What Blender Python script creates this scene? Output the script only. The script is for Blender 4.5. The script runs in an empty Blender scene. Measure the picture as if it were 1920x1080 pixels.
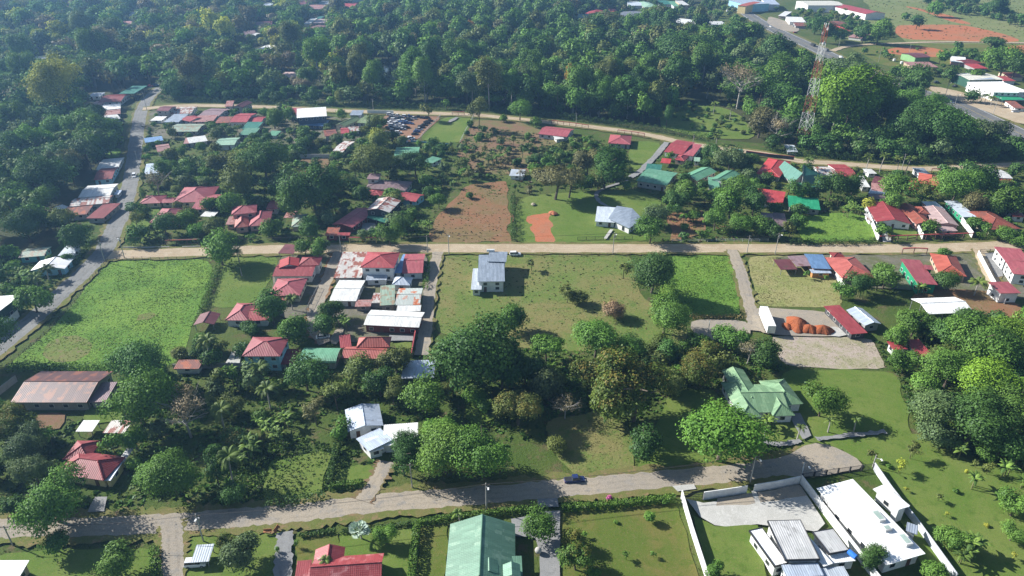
import bpy, math, random
import numpy as np
from mathutils import Vector
R = random.Random(7)
NR = np.random.default_rng(11)
PI = math.pi
SC = bpy.context.scene
COL = SC.collection
F, CAMH, TH = 1333.0, 125.0, math.radians(29)
CT, ST = math.cos(TH), math.sin(TH)

def G(u, v, z=0.0):
    a = (u-960)/F; b = (540-v)/F
    t = (z-CAMH)/(-ST+b*CT)
    return (a*t, (CT+b*ST)*t)
def depth(x, y, z=0.0):
    return y*CT-(z-CAMH)*ST
def proj(x, y, z=0.0):
    d = depth(x, y, z); up = y*ST+(z-CAMH)*CT
    return (960+F*x/d, 540-F*up/d)
def T(t, zx, zy):                      # a point of one of the 16 survey tiles -> photograph pixel
    return (480*int(t[1])+zx/4, 270*int(t[0])+zy/4)
def inpoly(x, y, P):
    c = False; j = len(P)-1
    for i in range(len(P)):
        xi, yi = P[i]; xj, yj = P[j]
        if (yi > y) != (yj > y) and x < (xj-xi)*(y-yi)/(yj-yi)+xi: c = not c
        j = i
    return c

# ------------------------------------------------------------------ scene, camera, light
cam = bpy.data.cameras.new("camera"); co = bpy.data.objects.new("camera", cam); COL.objects.link(co)
co.location = (0, 0, CAMH); co.rotation_euler = (PI/2-TH, 0, 0)
cam.sensor_width = 36; cam.lens = 36*F/1920; cam.clip_end = 6000; cam.clip_start = 1
SC.camera = co
W = bpy.data.worlds.new("World"); SC.world = W; W.use_nodes = True
SUN_EL = math.radians(31); SUNV = Vector((-0.925*math.cos(SUN_EL), 0.38*math.cos(SUN_EL), math.sin(SUN_EL)))
nt = W.node_tree; bg = nt.nodes["Background"]
sky = nt.nodes.new("ShaderNodeTexSky"); sky.sky_type = 'NISHITA'; sky.sun_disc = False
sky.sun_elevation = SUN_EL; sky.sun_rotation = math.atan2(SUNV.x, SUNV.y); sky.air_density = 1.0; sky.dust_density = 0.6
nt.links.new(sky.outputs[0], bg.inputs[0]); bg.inputs[1].default_value = 0.062
sl = bpy.data.lights.new("sun", 'SUN'); so = bpy.data.objects.new("sun", sl); COL.objects.link(so)
sl.energy = 5.0; sl.angle = math.radians(0.5); sl.color = (1, 0.97, 0.925)
so.rotation_euler = (-SUNV).to_track_quat('-Z', 'Y').to_euler(); so.location = (-60, 60, 160)
SC.view_settings.view_transform = 'Standard'; SC.view_settings.look = 'None'; SC.view_settings.exposure = 1.02
SC.cycles.max_bounces = 6; SC.cycles.diffuse_bounces = 3; SC.cycles.transparent_max_bounces = 4; SC.cycles.transmission_bounces = 3
SC.cycles.volume_bounces = 0; SC.cycles.use_denoising = True

# ------------------------------------------------------------------ objects
def tag(o, label=None, cat=None, group=None, kind=None):
    if label: o['label'] = label
    if cat: o['category'] = cat
    if group: o['group'] = group
    if kind: o['kind'] = kind
    return o
def empty(name, loc, label=None, cat=None, group=None):
    o = bpy.data.objects.new(name, None); COL.objects.link(o); o.location = loc; o.empty_display_size = 0.3
    return tag(o, label, cat, group)

class MB:
    """collects polygons with uv and builds them as one mesh"""
    def __init__(s): s.v = []; s.f = []; s.uv = []
    def poly(s, pts, uv=None):
        b = len(s.v); s.v += [tuple(p) for p in pts]; s.f.append(list(range(b, b+len(pts))))
        s.uv += list(uv) if uv else [(p[0], p[1]) for p in pts]
    def hexa(s, p):                    # 8 points: bottom ring then top ring
        for q in ((3, 2, 1, 0), (4, 5, 6, 7), (0, 1, 5, 4), (1, 2, 6, 5), (2, 3, 7, 6), (3, 0, 4, 7)):
            s.poly([p[i] for i in q])
    def box(s, c, d, ex=(1, 0)):       # centre of the bottom face, size, direction of x
        ax, ay = ex; hx, hy = d[0]/2, d[1]/2
        ring = [(c[0]+ax*i*hx-ay*j*hy, c[1]+ay*i*hx+ax*j*hy) for i, j in ((-1, -1), (1, -1), (1, 1), (-1, 1))]
        s.hexa([(x, y, c[2]) for x, y in ring]+[(x, y, c[2]+d[2]) for x, y in ring])
    def tube(s, a, b, r0, r1=None, n=6, cap=True):
        r1 = r0 if r1 is None else r1
        a, b = Vector(a), Vector(b); d = b-a
        if d.length < 1e-6: return
        d.normalize(); q = d.orthogonal().normalized(); w = d.cross(q)
        ra = [a+(q*math.cos(2*PI*i/n)+w*math.sin(2*PI*i/n))*r0 for i in range(n)]
        rb = [b+(q*math.cos(2*PI*i/n)+w*math.sin(2*PI*i/n))*r1 for i in range(n)]
        for i in range(n):
            j = (i+1) % n; s.poly([ra[i], ra[j], rb[j], rb[i]])
        if cap: s.poly(ra[::-1]); s.poly(rb)
    def mesh(s, name, mat):
        me = bpy.data.meshes.new(name); me.from_pydata(s.v, [], s.f)
        ul = me.uv_layers.new(name="UVMap"); ul.data.foreach_set("uv", np.array(s.uv, dtype=np.float32).ravel())
        if mat: me.materials.append(mat)
        me.update(); return me
    def build(s, name, mat, parent=None, origin=(0, 0, 0)):
        if origin != (0, 0, 0): s.v = [(x-origin[0], y-origin[1], z-origin[2]) for x, y, z in s.v]
        return link(name, s.mesh(name, mat), parent)
def link(name, me, parent=None):
    o = bpy.data.objects.new(name, me); COL.objects.link(o)
    if parent: o.parent = parent
    return o

# ------------------------------------------------------------------ materials
MATS = {}
def newmat(name):
    m = bpy.data.materials.new(name); m.use_nodes = True; t = m.node_tree
    return m, t, t.nodes["Principled BSDF"]
def node(t, typ, **kw):
    n = t.nodes.new(typ)
    for k, v in kw.items():
        if k.startswith("i_"): n.inputs[int(k[2:])].default_value = v
        else: setattr(n, k, v)
    return n
def mix(t, fac, a, b, mode='MIX'):
    n = t.nodes.new("ShaderNodeMix"); n.data_type = 'RGBA'; n.blend_type = mode
    for sock, val in ((0, fac), (6, a), (7, b)):
        if hasattr(val, 'links') or hasattr(val, 'is_linked'): t.links.new(val, n.inputs[sock])
        elif sock == 0: n.inputs[0].default_value = val
        else: n.inputs[sock].default_value = (*val[:3], 1)
    return n.outputs[2]
def noise(t, vec, scale, detail=4, rough=0.6, dist=0.0):
    n = node(t, "ShaderNodeTexNoise"); n.inputs["Scale"].default_value = scale; n.inputs["Detail"].default_value = detail
    n.inputs["Roughness"].default_value = rough; n.inputs["Distortion"].default_value = dist
    t.links.new(vec, n.inputs["Vector"]); return n.outputs[0]
def ramp(t, fac, lo, hi):
    n = node(t, "ShaderNodeMapRange"); n.interpolation_type = 'SMOOTHSTEP'
    n.inputs[1].default_value = lo; n.inputs[2].default_value = hi; t.links.new(fac, n.inputs[0]); return n.outputs[0]
def bump(t, h, strength, dist, bsdf):
    n = node(t, "ShaderNodeBump"); n.inputs["Strength"].default_value = strength; n.inputs["Distance"].default_value = dist
    t.links.new(h, n.inputs["Height"]); t.links.new(n.outputs[0], bsdf.inputs["Normal"])
def plain(name, c, rough=0.7, metal=0.0, var=0.12, spec=0.3):
    if name in MATS: return MATS[name]
    m, t, b = newmat(name); tc = node(t, "ShaderNodeNewGeometry").outputs["Position"]
    n1 = noise(t, tc, 0.7, 5); n2 = noise(t, tc, 4.0, 3)
    col = mix(t, ramp(t, n1, 0.35, 0.7), [x*(1-var) for x in c], [min(1, x*(1+var)) for x in c])
    col = mix(t, ramp(t, n2, 0.45, 0.8), col, [x*(1-2*var) for x in c])
    t.links.new(col, b.inputs["Base Color"]); b.inputs["Roughness"].default_value = rough; b.inputs["Metallic"].default_value = metal
    b.inputs["Specular IOR Level"].default_value = spec
    MATS[name] = m; return m
def ground_mat(name, cols, s1=0.05, s2=0.35, s3=2.0, bstr=0.6, bdist=0.3, rough=0.95, mid=(0.4, 0.62)):
    """cols: main, large patches, small patches, flecks"""
    if name in MATS: return MATS[name]
    m, t, b = newmat(name); p = node(t, "ShaderNodeNewGeometry").outputs["Position"]
    c = mix(t, ramp(t, noise(t, p, s1, 6, 0.65, 0.4), *mid), cols[0], cols[1])
    c = mix(t, ramp(t, noise(t, p, s2, 6, 0.7), 0.5, 0.68), c, cols[2])
    n3 = noise(t, p, s3, 4, 0.7)
    c = mix(t, ramp(t, n3, 0.5, 0.75), c, cols[3])
    n4 = noise(t, p, 5.5, 3, .75); c = mix(t, ramp(t, n4, .42, .66), c, mix(t, 1.0, c, (.68, .70, .66), 'MULTIPLY'))
    t.links.new(c, b.inputs["Base Color"]); b.inputs["Roughness"].default_value = rough; b.inputs["Specular IOR Level"].default_value = 0.1
    if bstr: bump(t, n3, bstr, bdist, b)
    MATS[name] = m; return m
def roof_mat(key, c, c2=None, amount=0.0, metal=0.0, rough=0.5, pitch=0.9, tile=False, pw=.14):
    """sheet or tile roof: u runs along the eave, v up the slope (metres)"""
    m, t, b = newmat("roof_"+key); uv = node(t, "ShaderNodeUVMap").outputs[0]
    sep = node(t, "ShaderNodeSeparateXYZ"); t.links.new(uv, sep.inputs[0])
    oi = node(t, "ShaderNodeObjectInfo")
    def math_(op, a, v=None):
        n = node(t, "ShaderNodeMath", operation=op); t.links.new(a, n.inputs[0])
        if v is not None:
            if hasattr(v, 'is_linked'): t.links.new(v, n.inputs[1])
            else: n.inputs[1].default_value = v
        return n.outputs[0]
    u = sep.outputs[0]; v = sep.outputs[1]
    cell = math_('FLOOR', math_('DIVIDE', u, pitch)); cellv = math_('FLOOR', math_('DIVIDE', v, 3.1))
    cmb = node(t, "ShaderNodeCombineXYZ"); t.links.new(cell, cmb.inputs[0]); t.links.new(cellv, cmb.inputs[1]); t.links.new(oi.outputs["Random"], cmb.inputs[2])
    wn = node(t, "ShaderNodeTexWhiteNoise"); wn.noise_dimensions = '3D'; t.links.new(cmb.outputs[0], wn.inputs[0])
    tc = node(t, "ShaderNodeNewGeometry").outputs["Position"]
    # streaks stretched down the slope
    st = node(t, "ShaderNodeVectorMath", operation='MULTIPLY'); t.links.new(uv, st.inputs[0]); st.inputs[1].default_value = (2.2, 0.35, 1)
    streak = noise(t, st.outputs[0], 1.0, 5, 0.65); blot = noise(t, tc, 0.33, 5, 0.65)
    dk = [x*0.74 for x in c]; lt = [min(0.92, x*1.12+0.012) for x in c]
    col = mix(t, wn.outputs[0], [x*0.88 for x in c], lt)
    col = mix(t, ramp(t, streak, 0.45, 0.72), col, dk)
    hs = node(t, "ShaderNodeHueSaturation"); t.links.new(col, hs.inputs["Color"])
    mr = node(t, "ShaderNodeMapRange"); mr.inputs[3].default_value = 0.82; mr.inputs[4].default_value = 1.15; t.links.new(oi.outputs["Random"], mr.inputs[0]); t.links.new(mr.outputs[0], hs.inputs["Value"])
    col = hs.outputs[0]
    if c2:
        s = node(t, "ShaderNodeMath", operation='ADD'); t.links.new(blot, s.inputs[0])
        w2 = math_('ADD', math_('MULTIPLY', wn.outputs[0], pw), (.35-pw)/2); t.links.new(w2, s.inputs[1])
        col = mix(t, ramp(t, s.outputs[0], 0.92-amount*0.55, 1.0-amount*0.45), col, c2)
    dirt = ramp(t, noise(t, tc, 1.3, 4), 0.55, 0.85); col = mix(t, math_('MULTIPLY', dirt, 0.45), col, [x*0.6 for x in c])
    rib = math_('SINE', math_('MULTIPLY', u, 2*PI/(0.42 if tile else 0.5)))
    if tile:
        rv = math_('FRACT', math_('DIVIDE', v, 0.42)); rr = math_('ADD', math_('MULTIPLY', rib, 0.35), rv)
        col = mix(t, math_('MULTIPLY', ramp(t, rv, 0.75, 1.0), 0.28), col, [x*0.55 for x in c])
    else: rr = rib
    t.links.new(col, b.inputs["Base Color"]); b.inputs["Metallic"].default_value = metal; b.inputs["Roughness"].default_value = rough
    b.inputs["Specular IOR Level"].default_value = 0.35
    bump(t, rr, 0.35, 0.06, b); return m
ROOF = dict(
 red=roof_mat('red', (.31, .052, .056), (.30, .12, .10), .22), brightred=roof_mat('brightred', (.38, .045, .045)), pink=roof_mat('pink', (.33, .082, .092), (.26, .11, .09), .25),
 darkred=roof_mat('darkred', (.21, .032, .030), (.13, .05, .035), .3), maroon=roof_mat('maroon', (.15, .045, .05), (.10, .05, .04), .3),
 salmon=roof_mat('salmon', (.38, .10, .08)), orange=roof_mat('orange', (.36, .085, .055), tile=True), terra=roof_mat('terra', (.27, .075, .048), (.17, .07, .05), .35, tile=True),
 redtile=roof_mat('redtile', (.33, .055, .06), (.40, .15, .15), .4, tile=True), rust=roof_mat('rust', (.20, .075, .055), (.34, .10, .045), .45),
 barn=roof_mat('barn', (.115, .048, .045), (.21, .075, .045), .38, pitch=1.1, pw=.3), rustpink=roof_mat('rustpink', (.36, .19, .17), (.24, .08, .055), .4),
 rustwhite=roof_mat('rustwhite', (.56, .53, .49), (.26, .09, .06), .48, pw=.3), mauve=roof_mat('mauve', (.25, .17, .18), (.17, .09, .08), .35),
 palepink=roof_mat('palepink', (.50, .36, .34), (.36, .20, .18), .3), brownish=roof_mat('brownish', (.19, .13, .135), (.15, .085, .08), .35),
 white=roof_mat('white', (.66, .66, .63), (.42, .40, .37), .12), purewhite=roof_mat('purewhite', (.80, .80, .78), (.62, .61, .58), .2, pitch=1.4), cream=roof_mat('cream', (.62, .60, .51), (.5, .46, .38), .2),
 zinc=roof_mat('zinc', (.46, .52, .60), (.34, .37, .41), .2, metal=.35, rough=.45), blue=roof_mat('blue', (.17, .30, .50), metal=.2),  # zinc: reflected blue of the sky is put into the base colour
 slate=roof_mat('slate', (.30, .35, .41), metal=.3, rough=.5), palegrey=roof_mat('palegrey', (.44, .49, .54), (.34, .36, .38), .2, rough=.6), grey=roof_mat('grey', (.17, .18, .20)),
 flatgrey=roof_mat('flatgrey', (.50, .50, .49), (.30, .30, .29), .3),
 teal=roof_mat('teal', (.03, .145, .105)), green=roof_mat('green', (.13, .32, .19), (.18, .34, .22), .3), palegreen=roof_mat('palegreen', (.27, .42, .30), (.32, .42, .31), .3),
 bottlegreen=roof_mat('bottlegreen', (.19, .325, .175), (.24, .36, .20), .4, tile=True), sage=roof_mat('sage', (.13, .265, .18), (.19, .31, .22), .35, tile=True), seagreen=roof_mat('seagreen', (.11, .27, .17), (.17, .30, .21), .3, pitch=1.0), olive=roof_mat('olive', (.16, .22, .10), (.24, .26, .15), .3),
 brightgreen=roof_mat('brightgreen', (.02, .25, .12)), mossy=roof_mat('mossy', (.25, .33, .25), (.27, .20, .13), .5), patch=roof_mat('patch', (.46, .50, .46), (.46, .13, .045), .45, pitch=2.2, pw=.35))
WALL = dict(white=(.72, .72, .70), cream=(.58, .52, .38), blue=(.30, .55, .66), teal=(.12, .36, .34), pink=(.55, .33, .28), yellow=(.62, .50, .24), grey=(.33, .33, .32),
 block=(.30, .29, .26), green=(.20, .36, .16), darkgreen=(.03, .09, .06), brick=(.17, .05, .042), orange=(.50, .23, .08), tan=(.45, .34, .24), dark=(.06, .06, .065), navy=(.06, .09, .14), forest=(.02, .25, .12))  # brick is darkened so its colour holds the shadow on the warehouse wall
def wallmat(k): return plain("wall_"+k, WALL[k], 0.85, var=0.10)
GLASS = plain("window_glass", (.03, .035, .04), 0.12, spec=0.7)
FRAME = plain("window_frame", (.62, .62, .60), 0.6); DOOR = plain("door_wood", (.13, .07, .045), 0.6)
STEEL = plain("painted_steel", (.30, .31, .32), 0.5, 0.3); DARKSTEEL = plain("dark_steel", (.05, .05, .055), 0.5, 0.3); CONC = plain("concrete", (.42, .41, .38), 0.9)
POLE = plain("pole_concrete", (.40, .39, .36), 0.9); WOODPOST = plain("fence_wood", (.16, .13, .10), 0.9); CABLE = plain("cable", (.03, .03, .03), 0.7)
BARK = plain("bark", (.13, .105, .08), 0.95, var=0.25); PALEBARK = plain("pale_bark", (.34, .32, .29), 0.95, var=0.2)
CAP = {}
HAZE = 0.00018
# ------------------------------------------------------------------ ground, fields, roads
ZL = [0.0]
def nz(): ZL[0] += 0.006; return ZL[0]
def clean(P, step, jit, rng):
    out = []
    n = len(P)
    for i in range(n):
        a, b = P[i], P[(i+1) % n]; d = math.hypot(b[0]-a[0], b[1]-a[1]); k = max(1, int(d/step))
        for q in range(k):
            f = q/k; j = jit if q else jit*0.3
            out.append((a[0]+(b[0]-a[0])*f+rng.uniform(-j, j), a[1]+(b[1]-a[1])*f+rng.uniform(-j, j)))
    n = len(out)
    return [tuple(.5*out[i][a]+.25*(out[i-1][a]+out[(i+1) % n][a]) for a in (0, 1)) for i in range(n)] if jit > .45 else out
NOTREE = []                              # ground polygons (photograph pixels) kept free of scattered plants
def patch(name, P, mat, jit=0.7, notree=True, step=None):
    wp = [G(u, v) for u, v in P]; rng = random.Random(hash(name) % 1000 if False else len(name)*7+len(P))
    dist = max(1.0, wp[0][1]/130.0)
    ring = clean(wp, step or 2.2*dist, jit*min(dist, 2.5), rng); z = nz()
    mb = MB(); mb.poly([(x, y, z) for x, y in ring])
    if notree: NOTREE.append(P)
    return tag(mb.build(name, mat), kind='structure')
def smooth(P, n=8):
    out = []
    for i in range(len(P)-1):
        p0 = P[max(i-1, 0)]; p1 = P[i]; p2 = P[i+1]; p3 = P[min(i+2, len(P)-1)]
        for k in range(n):
            t = k/n
            out.append(tuple(0.5*((2*p1[a])+(-p0[a]+p2[a])*t+(2*p0[a]-5*p1[a]+4*p2[a]-p3[a])*t*t+(-p0[a]+3*p1[a]-3*p2[a]+p3[a])*t**3) for a in (0, 1)))
    return out+[tuple(P[-1])]
ROADS = []
def strip(name, W_, width, mat, jit=0.0, z=None, rng=random.Random(3)):
    z = nz() if z is None else z
    mb = MB(); L = []; Rr = []
    for i, p in enumerate(W_):
        a = W_[max(i-1, 0)]; b = W_[min(i+1, len(W_)-1)]; d = math.hypot(b[0]-a[0], b[1]-a[1]) or 1
        nx, ny = -(b[1]-a[1])/d, (b[0]-a[0])/d
        l = width/2+rng.uniform(-jit, jit); r = width/2+rng.uniform(-jit, jit)
        L.append((p[0]+nx*l, p[1]+ny*l, z)); Rr.append((p[0]-nx*r, p[1]-ny*r, z))
    acc = 0
    for i in range(len(W_)-1):
        s = math.hypot(W_[i+1][0]-W_[i][0], W_[i+1][1]-W_[i][1])
        mb.poly([Rr[i], Rr[i+1], L[i+1], L[i]], [(0, acc), (0, acc+s), (width, acc+s), (width, acc)]); acc += s
    return tag(mb.build(name, mat), kind='structure')
def tracked(name, base):
    """copy of a road surface with two worn wheel tracks"""
    key = name+base.name
    if key in MATS: return MATS[key]
    m = base.copy(); m.name = base.name+'_tracked'; t = m.node_tree; b = t.nodes['Principled BSDF']; src = b.inputs['Base Color'].links[0].from_socket
    uv = node(t, 'ShaderNodeUVMap').outputs[0]; sp = node(t, 'ShaderNodeSeparateXYZ'); t.links.new(uv, sp.inputs[0])
    wob = node(t, 'ShaderNodeMath', operation='MULTIPLY_ADD'); t.links.new(noise(t, node(t, 'ShaderNodeNewGeometry').outputs['Position'], .12, 3), wob.inputs[0]); wob.inputs[1].default_value = 1.6; t.links.new(sp.outputs[0], wob.inputs[2])
    wv = node(t, 'ShaderNodeMath', operation='SINE'); sc = node(t, 'ShaderNodeMath', operation='MULTIPLY'); t.links.new(wob.outputs[0], sc.inputs[0]); sc.inputs[1].default_value = 2*PI/1.75; t.links.new(sc.outputs[0], wv.inputs[0])
    pos = node(t, 'ShaderNodeNewGeometry').outputs['Position']; brk = ramp(t, noise(t, pos, .5, 5, .7), .35, .65); f = node(t, 'ShaderNodeMath', operation='MULTIPLY'); t.links.new(ramp(t, wv.outputs[0], .1, .9), f.inputs[0]); t.links.new(brk, f.inputs[1])
    f2 = node(t, 'ShaderNodeMath', operation='MULTIPLY'); t.links.new(f.outputs[0], f2.inputs[0]); f2.inputs[1].default_value = .42
    hs = node(t, 'ShaderNodeHueSaturation'); hs.inputs['Value'].default_value = .62; t.links.new(src, hs.inputs['Color']); t.links.new(mix(t, f2.outputs[0], src, hs.outputs[0]), b.inputs['Base Color']); MATS[key] = m; return m
def road(name, P, width, mat, verge=None, vw=2.0, jit=0.35):
    if mat is not tar: mat = tracked(name, mat)
    wp = smooth([G(u, v) for u, v in P], 10)
    if verge: strip(name+"_verge" if False else "road_verge", wp, width+2*vw, verge, jit=0.9)
    o = strip(name, wp, width, mat, jit=jit); ROADS.append((wp, width/2+1.2)); return wp

asphalt = ground_mat('asphalt', [(.20, .20, .195), (.245, .24, .23), (.165, .165, .16), (.27, .265, .25)], .08, .5, 4, .15, .05)
tar = ground_mat('highway_asphalt', [(.15, .15, .15), (.18, .18, .175), (.13, .13, .13), (.20, .20, .19)], .04, .3, 3, .1, .05)
dirtroad = ground_mat('dirt_road', [(.46, .37, .26), (.40, .31, .21), (.50, .42, .31), (.36, .28, .19)], .06, .4, 2.5, .25, .1)
gravel = ground_mat('gravel_road', [(.31, .27, .22), (.36, .305, .235), (.26, .24, .215), (.39, .345, .285)], .05, .4, 3.5, .3, .08)
verge = ground_mat('verge_soil', [(.17, .155, .06), (.13, .15, .04), (.26, .17, .10), (.12, .14, .04)], .15, .6, 2.2, .5, .2)
redsoil = ground_mat('red_soil', [(.21, .125, .08), (.16, .15, .06), (.23, .145, .095), (.12, .13, .045)], .06, .3, 1.1, .4, .2)
browndirt = ground_mat('brown_dirt', [(.25, .125, .068), (.185, .135, .062), (.255, .155, .095), (.135, .145, .05)], .05, .3, 1.4, .5, .2)
orangesoil = ground_mat('orange_soil', [(.43, .15, .075), (.36, .16, .09), (.40, .125, .06), (.48, .21, .12)], .12, .6, 2.2, .5, .12)
yardsoil = ground_mat('yard_soil', [(.27, .15, .095), (.23, .15, .10), (.30, .15, .085), (.30, .19, .13)], .1, .5, 1.6, .4, .1)
lush = ground_mat('lush_grass', [(.115, .225, .036), (.165, .275, .044), (.078, .155, .03), (.175, .215, .06)], .045, .3, 1.1, 1.0, .5)
pasture = ground_mat('pasture', [(.125, .18, .042), (.20, .185, .07), (.10, .16, .034), (.24, .185, .09)], .04, .25, 1.2, .6, .3)
lawn = ground_mat('lawn', [(.105, .170, .030), (.145, .19, .045), (.088, .145, .025), (.17, .175, .06)], .05, .4, 2.2, .5, .12)
lawnolive = ground_mat('lawn_olive', [(.10, .14, .026), (.155, .145, .042), (.085, .125, .02), (.175, .15, .06)], .07, .35, 2.2, .5, .12)
drygrass = ground_mat('dry_grass', [(.30, .28, .12), (.24, .26, .09), (.34, .30, .16), (.19, .19, .07)], .07, .4, 1.6, .8, .3)
mulch = ground_mat('mulch', [(.40, .33, .28), (.30, .28, .17), (.25, .25, .13), (.46, .39, .34)], .16, .5, 2.6, .5, .12)
scrub = ground_mat('scrub_ground', [(.065, .105, .022), (.10, .125, .033), (.13, .105, .055), (.05, .085, .018)], .03, .2, 1.2, .8, .4)
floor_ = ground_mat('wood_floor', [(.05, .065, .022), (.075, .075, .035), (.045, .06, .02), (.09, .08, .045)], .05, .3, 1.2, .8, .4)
farsoil = ground_mat('far_red_soil', [(.45, .155, .07), (.38, .17, .085), (.32, .15, .08), (.22, .18, .07)], .03, .2, .9, .3, .1, mid=(.45, .65))
farfield = ground_mat('far_field', [(.16, .20, .065), (.21, .225, .09), (.14, .18, .05), (.24, .20, .11)], .012, .1, .6, .4, .3)
concrete = ground_mat('pale_concrete', [(.50, .49, .46), (.44, .43, .40), (.55, .54, .51), (.40, .39, .37)], .15, .6, 3, .05, .02, .8)
paving = ground_mat('grey_paving', [(.25, .25, .25), (.29, .285, .28), (.22, .22, .22), (.27, .26, .25)], .1, .5, 3, .1, .03, .8)

g = MB(); g.poly([(-2600, -200, 0), (2600, -200, 0), (2600, 3200, 0), (-2600, 3200, 0)]); tag(g.build('ground', scrub), kind='structure')
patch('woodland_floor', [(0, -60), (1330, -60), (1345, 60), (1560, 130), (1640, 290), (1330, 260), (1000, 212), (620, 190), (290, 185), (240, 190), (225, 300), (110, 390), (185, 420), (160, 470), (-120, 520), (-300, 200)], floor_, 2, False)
patch('far_field', [(1600, -40), (2060, -60), (2060, 150), (1700, 84), (1640, 30)], farfield, 2)
patch('field', [(1590, 88), (1700, 82), (1920, 82), (2000, 110), (1990, 145), (1760, 120), (1660, 125)], lawnolive, 2, False)
patch('red_earth', [T('03', 900, 190), T('03', 1150, 185), T('03', 1500, 190), T('03', 1760, 255), T('03', 1920, 310), T('03', 1800, 318), T('03', 1350, 305), T('03', 1040, 300), T('03', 940, 240)], farsoil, 2)
patch('red_earth', [T('03', 1030, 40), T('03', 1230, 90), T('03', 1400, 120), T('03', 1560, 190), T('03', 1430, 180), T('03', 1200, 95), T('03', 1000, 50)], farsoil, 2)
patch('red_earth', [T('03', 860, 380), T('03', 1100, 345), T('03', 1280, 360), T('03', 1420, 420), T('03', 1250, 430), T('03', 1000, 420)], farsoil, 2)
patch('red_earth', [T('03', 1760, 340), T('03', 1990, 335), T('03', 2000, 420), T('03', 1860, 400)], farsoil, 2)
patch('field', [(1560, 55), (1640, 30), (1690, 45), (1660, 75), (1600, 85)], farfield, 2)
# fields and lots
patch('grass_field', [(215, 487), (300, 486), (396, 489), (402, 500), (380, 555), (365, 610), (345, 655), (322, 690), (200, 694), (20, 696), (4, 694), (40, 660), (98, 610), (150, 553), (196, 497)], lush, 1.3)
patch('dry_patch', [(88, 640), (120, 628), (165, 640), (175, 665), (140, 682), (95, 676)], ground_mat('dry_patch', [(.17, .18, .06), (.13, .19, .04), (.20, .16, .09), (.15, .2, .05)], .1, .5, 1.4, .6, .2), 2.2, False, 4)
patch('dry_patch', [(255, 590), (285, 580), (300, 590), (275, 605)], MATS['dry_patch'], 2, False, 3)
patch('grass_field', [(430, 480), (522, 478), (512, 520), (492, 560), (440, 578), (392, 575), (412, 520)], lawn)
patch('pasture', [(828, 479), (1182, 478), (1205, 560), (1290, 600), (1290, 650), (1100, 660), (960, 650), (818, 625)], pasture, notree=True)
patch('tall_grass_field', [(1245, 479), (1372, 478), (1392, 597), (1290, 592), (1235, 560)], lush)
patch('dry_lot', [(1398, 480), (1480, 479), (1570, 520), (1582, 577), (1425, 577)], drygrass)
patch('bare_lot', [(1608, 478), (1690, 480), (1712, 545), (1650, 530), (1610, 500)], browndirt, 1.2)
patch('plowed_lot', [(868, 352), (900, 345), (958, 340), (960, 456), (805, 457), (820, 400), (850, 370)], browndirt, 1.5, step=4)
patch('red_slope', [(880, 222), (960, 226), (1050, 250), (1010, 320), (960, 330), (880, 322), (850, 290)], redsoil, 2.0, False)
patch('lawn', [(968, 372), (1060, 362), (1180, 352), (1240, 372), (1225, 452), (1000, 457), (968, 457)], lawn)
patch('orange_soil', [(996, 402), (1020, 398), (1036, 400), (1040, 425), (1044, 440), (1032, 458), (1008, 458), (1000, 440), (994, 420)], orangesoil, 1.6, step=2.5)
patch('lawn', [(832, 220), (888, 218), (864, 270), (784, 263)], lawn, .4)
patch('dirt_yard', [(716, 216), (832, 216), (824, 224), (780, 266), (748, 272), (716, 250)], yardsoil)
patch('mulched_lot', [(1445, 630), (1560, 632), (1640, 636), (1664, 692), (1560, 692), (1470, 686)], mulch)
patch('lawn', [(1480, 690), (1560, 694), (1680, 698), (1700, 760), (1704, 800), (1720, 830), (1600, 840), (1500, 845), (1440, 830), (1400, 800)], lawn, 1, True)
patch('orchard_lawn', [(1570, 838), (1730, 812), (1800, 860), (1960, 890), (1990, 1150), (1770, 1150), (1660, 905), (1636, 880)], lawn, 1, True)
patch('lawn', [(1052, 958), (1268, 942), (1330, 1130), (1040, 1130), (1052, 1060)], lawnolive)
patch('lawn', [(636, 1000), (782, 986), (772, 1090), (700, 1100), (636, 1060)], lawn, .3)
patch('lawn', [(556, 1008), (632, 1002), (636, 1050), (556, 1060)], lawnolive, .3)
patch('lawn', [(790, 990), (840, 985), (834, 1100), (784, 1100)], lawnolive, .3)
patch('weedy_lot', [(505, 862), (560, 850), (630, 845), (612, 915), (600, 945), (520, 960), (490, 945)], lawn, 2.6, True, 3.5); NOTREE.append([(465, 800), (640, 800), (640, 850), (612, 940), (465, 965)])
patch('lawn', [(632, 880), (690, 870), (715, 880), (690, 905), (620, 915)], lawn)
patch('dry_lot', [(1020, 790), (1130, 770), (1180, 800), (1192, 860), (1195, 892), (1085, 900), (1040, 850)], pasture, 1.2)
patch('lawn', [(1190, 880), (1260, 735), (1340, 730), (1370, 800), (1440, 850), (1470, 862), (1400, 880), (1200, 896)], lawn)
patch('weedy_lot', [(1492, 412), (1560, 398), (1622, 402), (1644, 452), (1500, 456)], lush)
patch('lawn', [(-10, 1040), (150, 1030), (290, 1030), (300, 1100), (-10, 1100)], lawn)
patch('lawn', [(340, 1010), (420, 992), (530, 995), (520, 1100), (340, 1100)], lawn)
patch('orchard_lawn', [(1290, 195), (1350, 200), (1400, 225), (1412, 264), (1330, 262), (1240, 242), (1230, 215)], lawn, 1.5, False)
patch('lawn', [(1188, 264), (1246, 268), (1200, 322), (1172, 318)], lawn, .6)
patch('lawn', [(1468, 305), (1486, 300), (1480, 360), (1465, 375)], lawnolive, .5)
patch('lawn', [(1655, 425), (1715, 425), (1726, 448), (1668, 450)], lawn, .3)
patch('lawn', [(740, 645), (772, 641), (772, 668), (745, 662)], lawn, .3)
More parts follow.
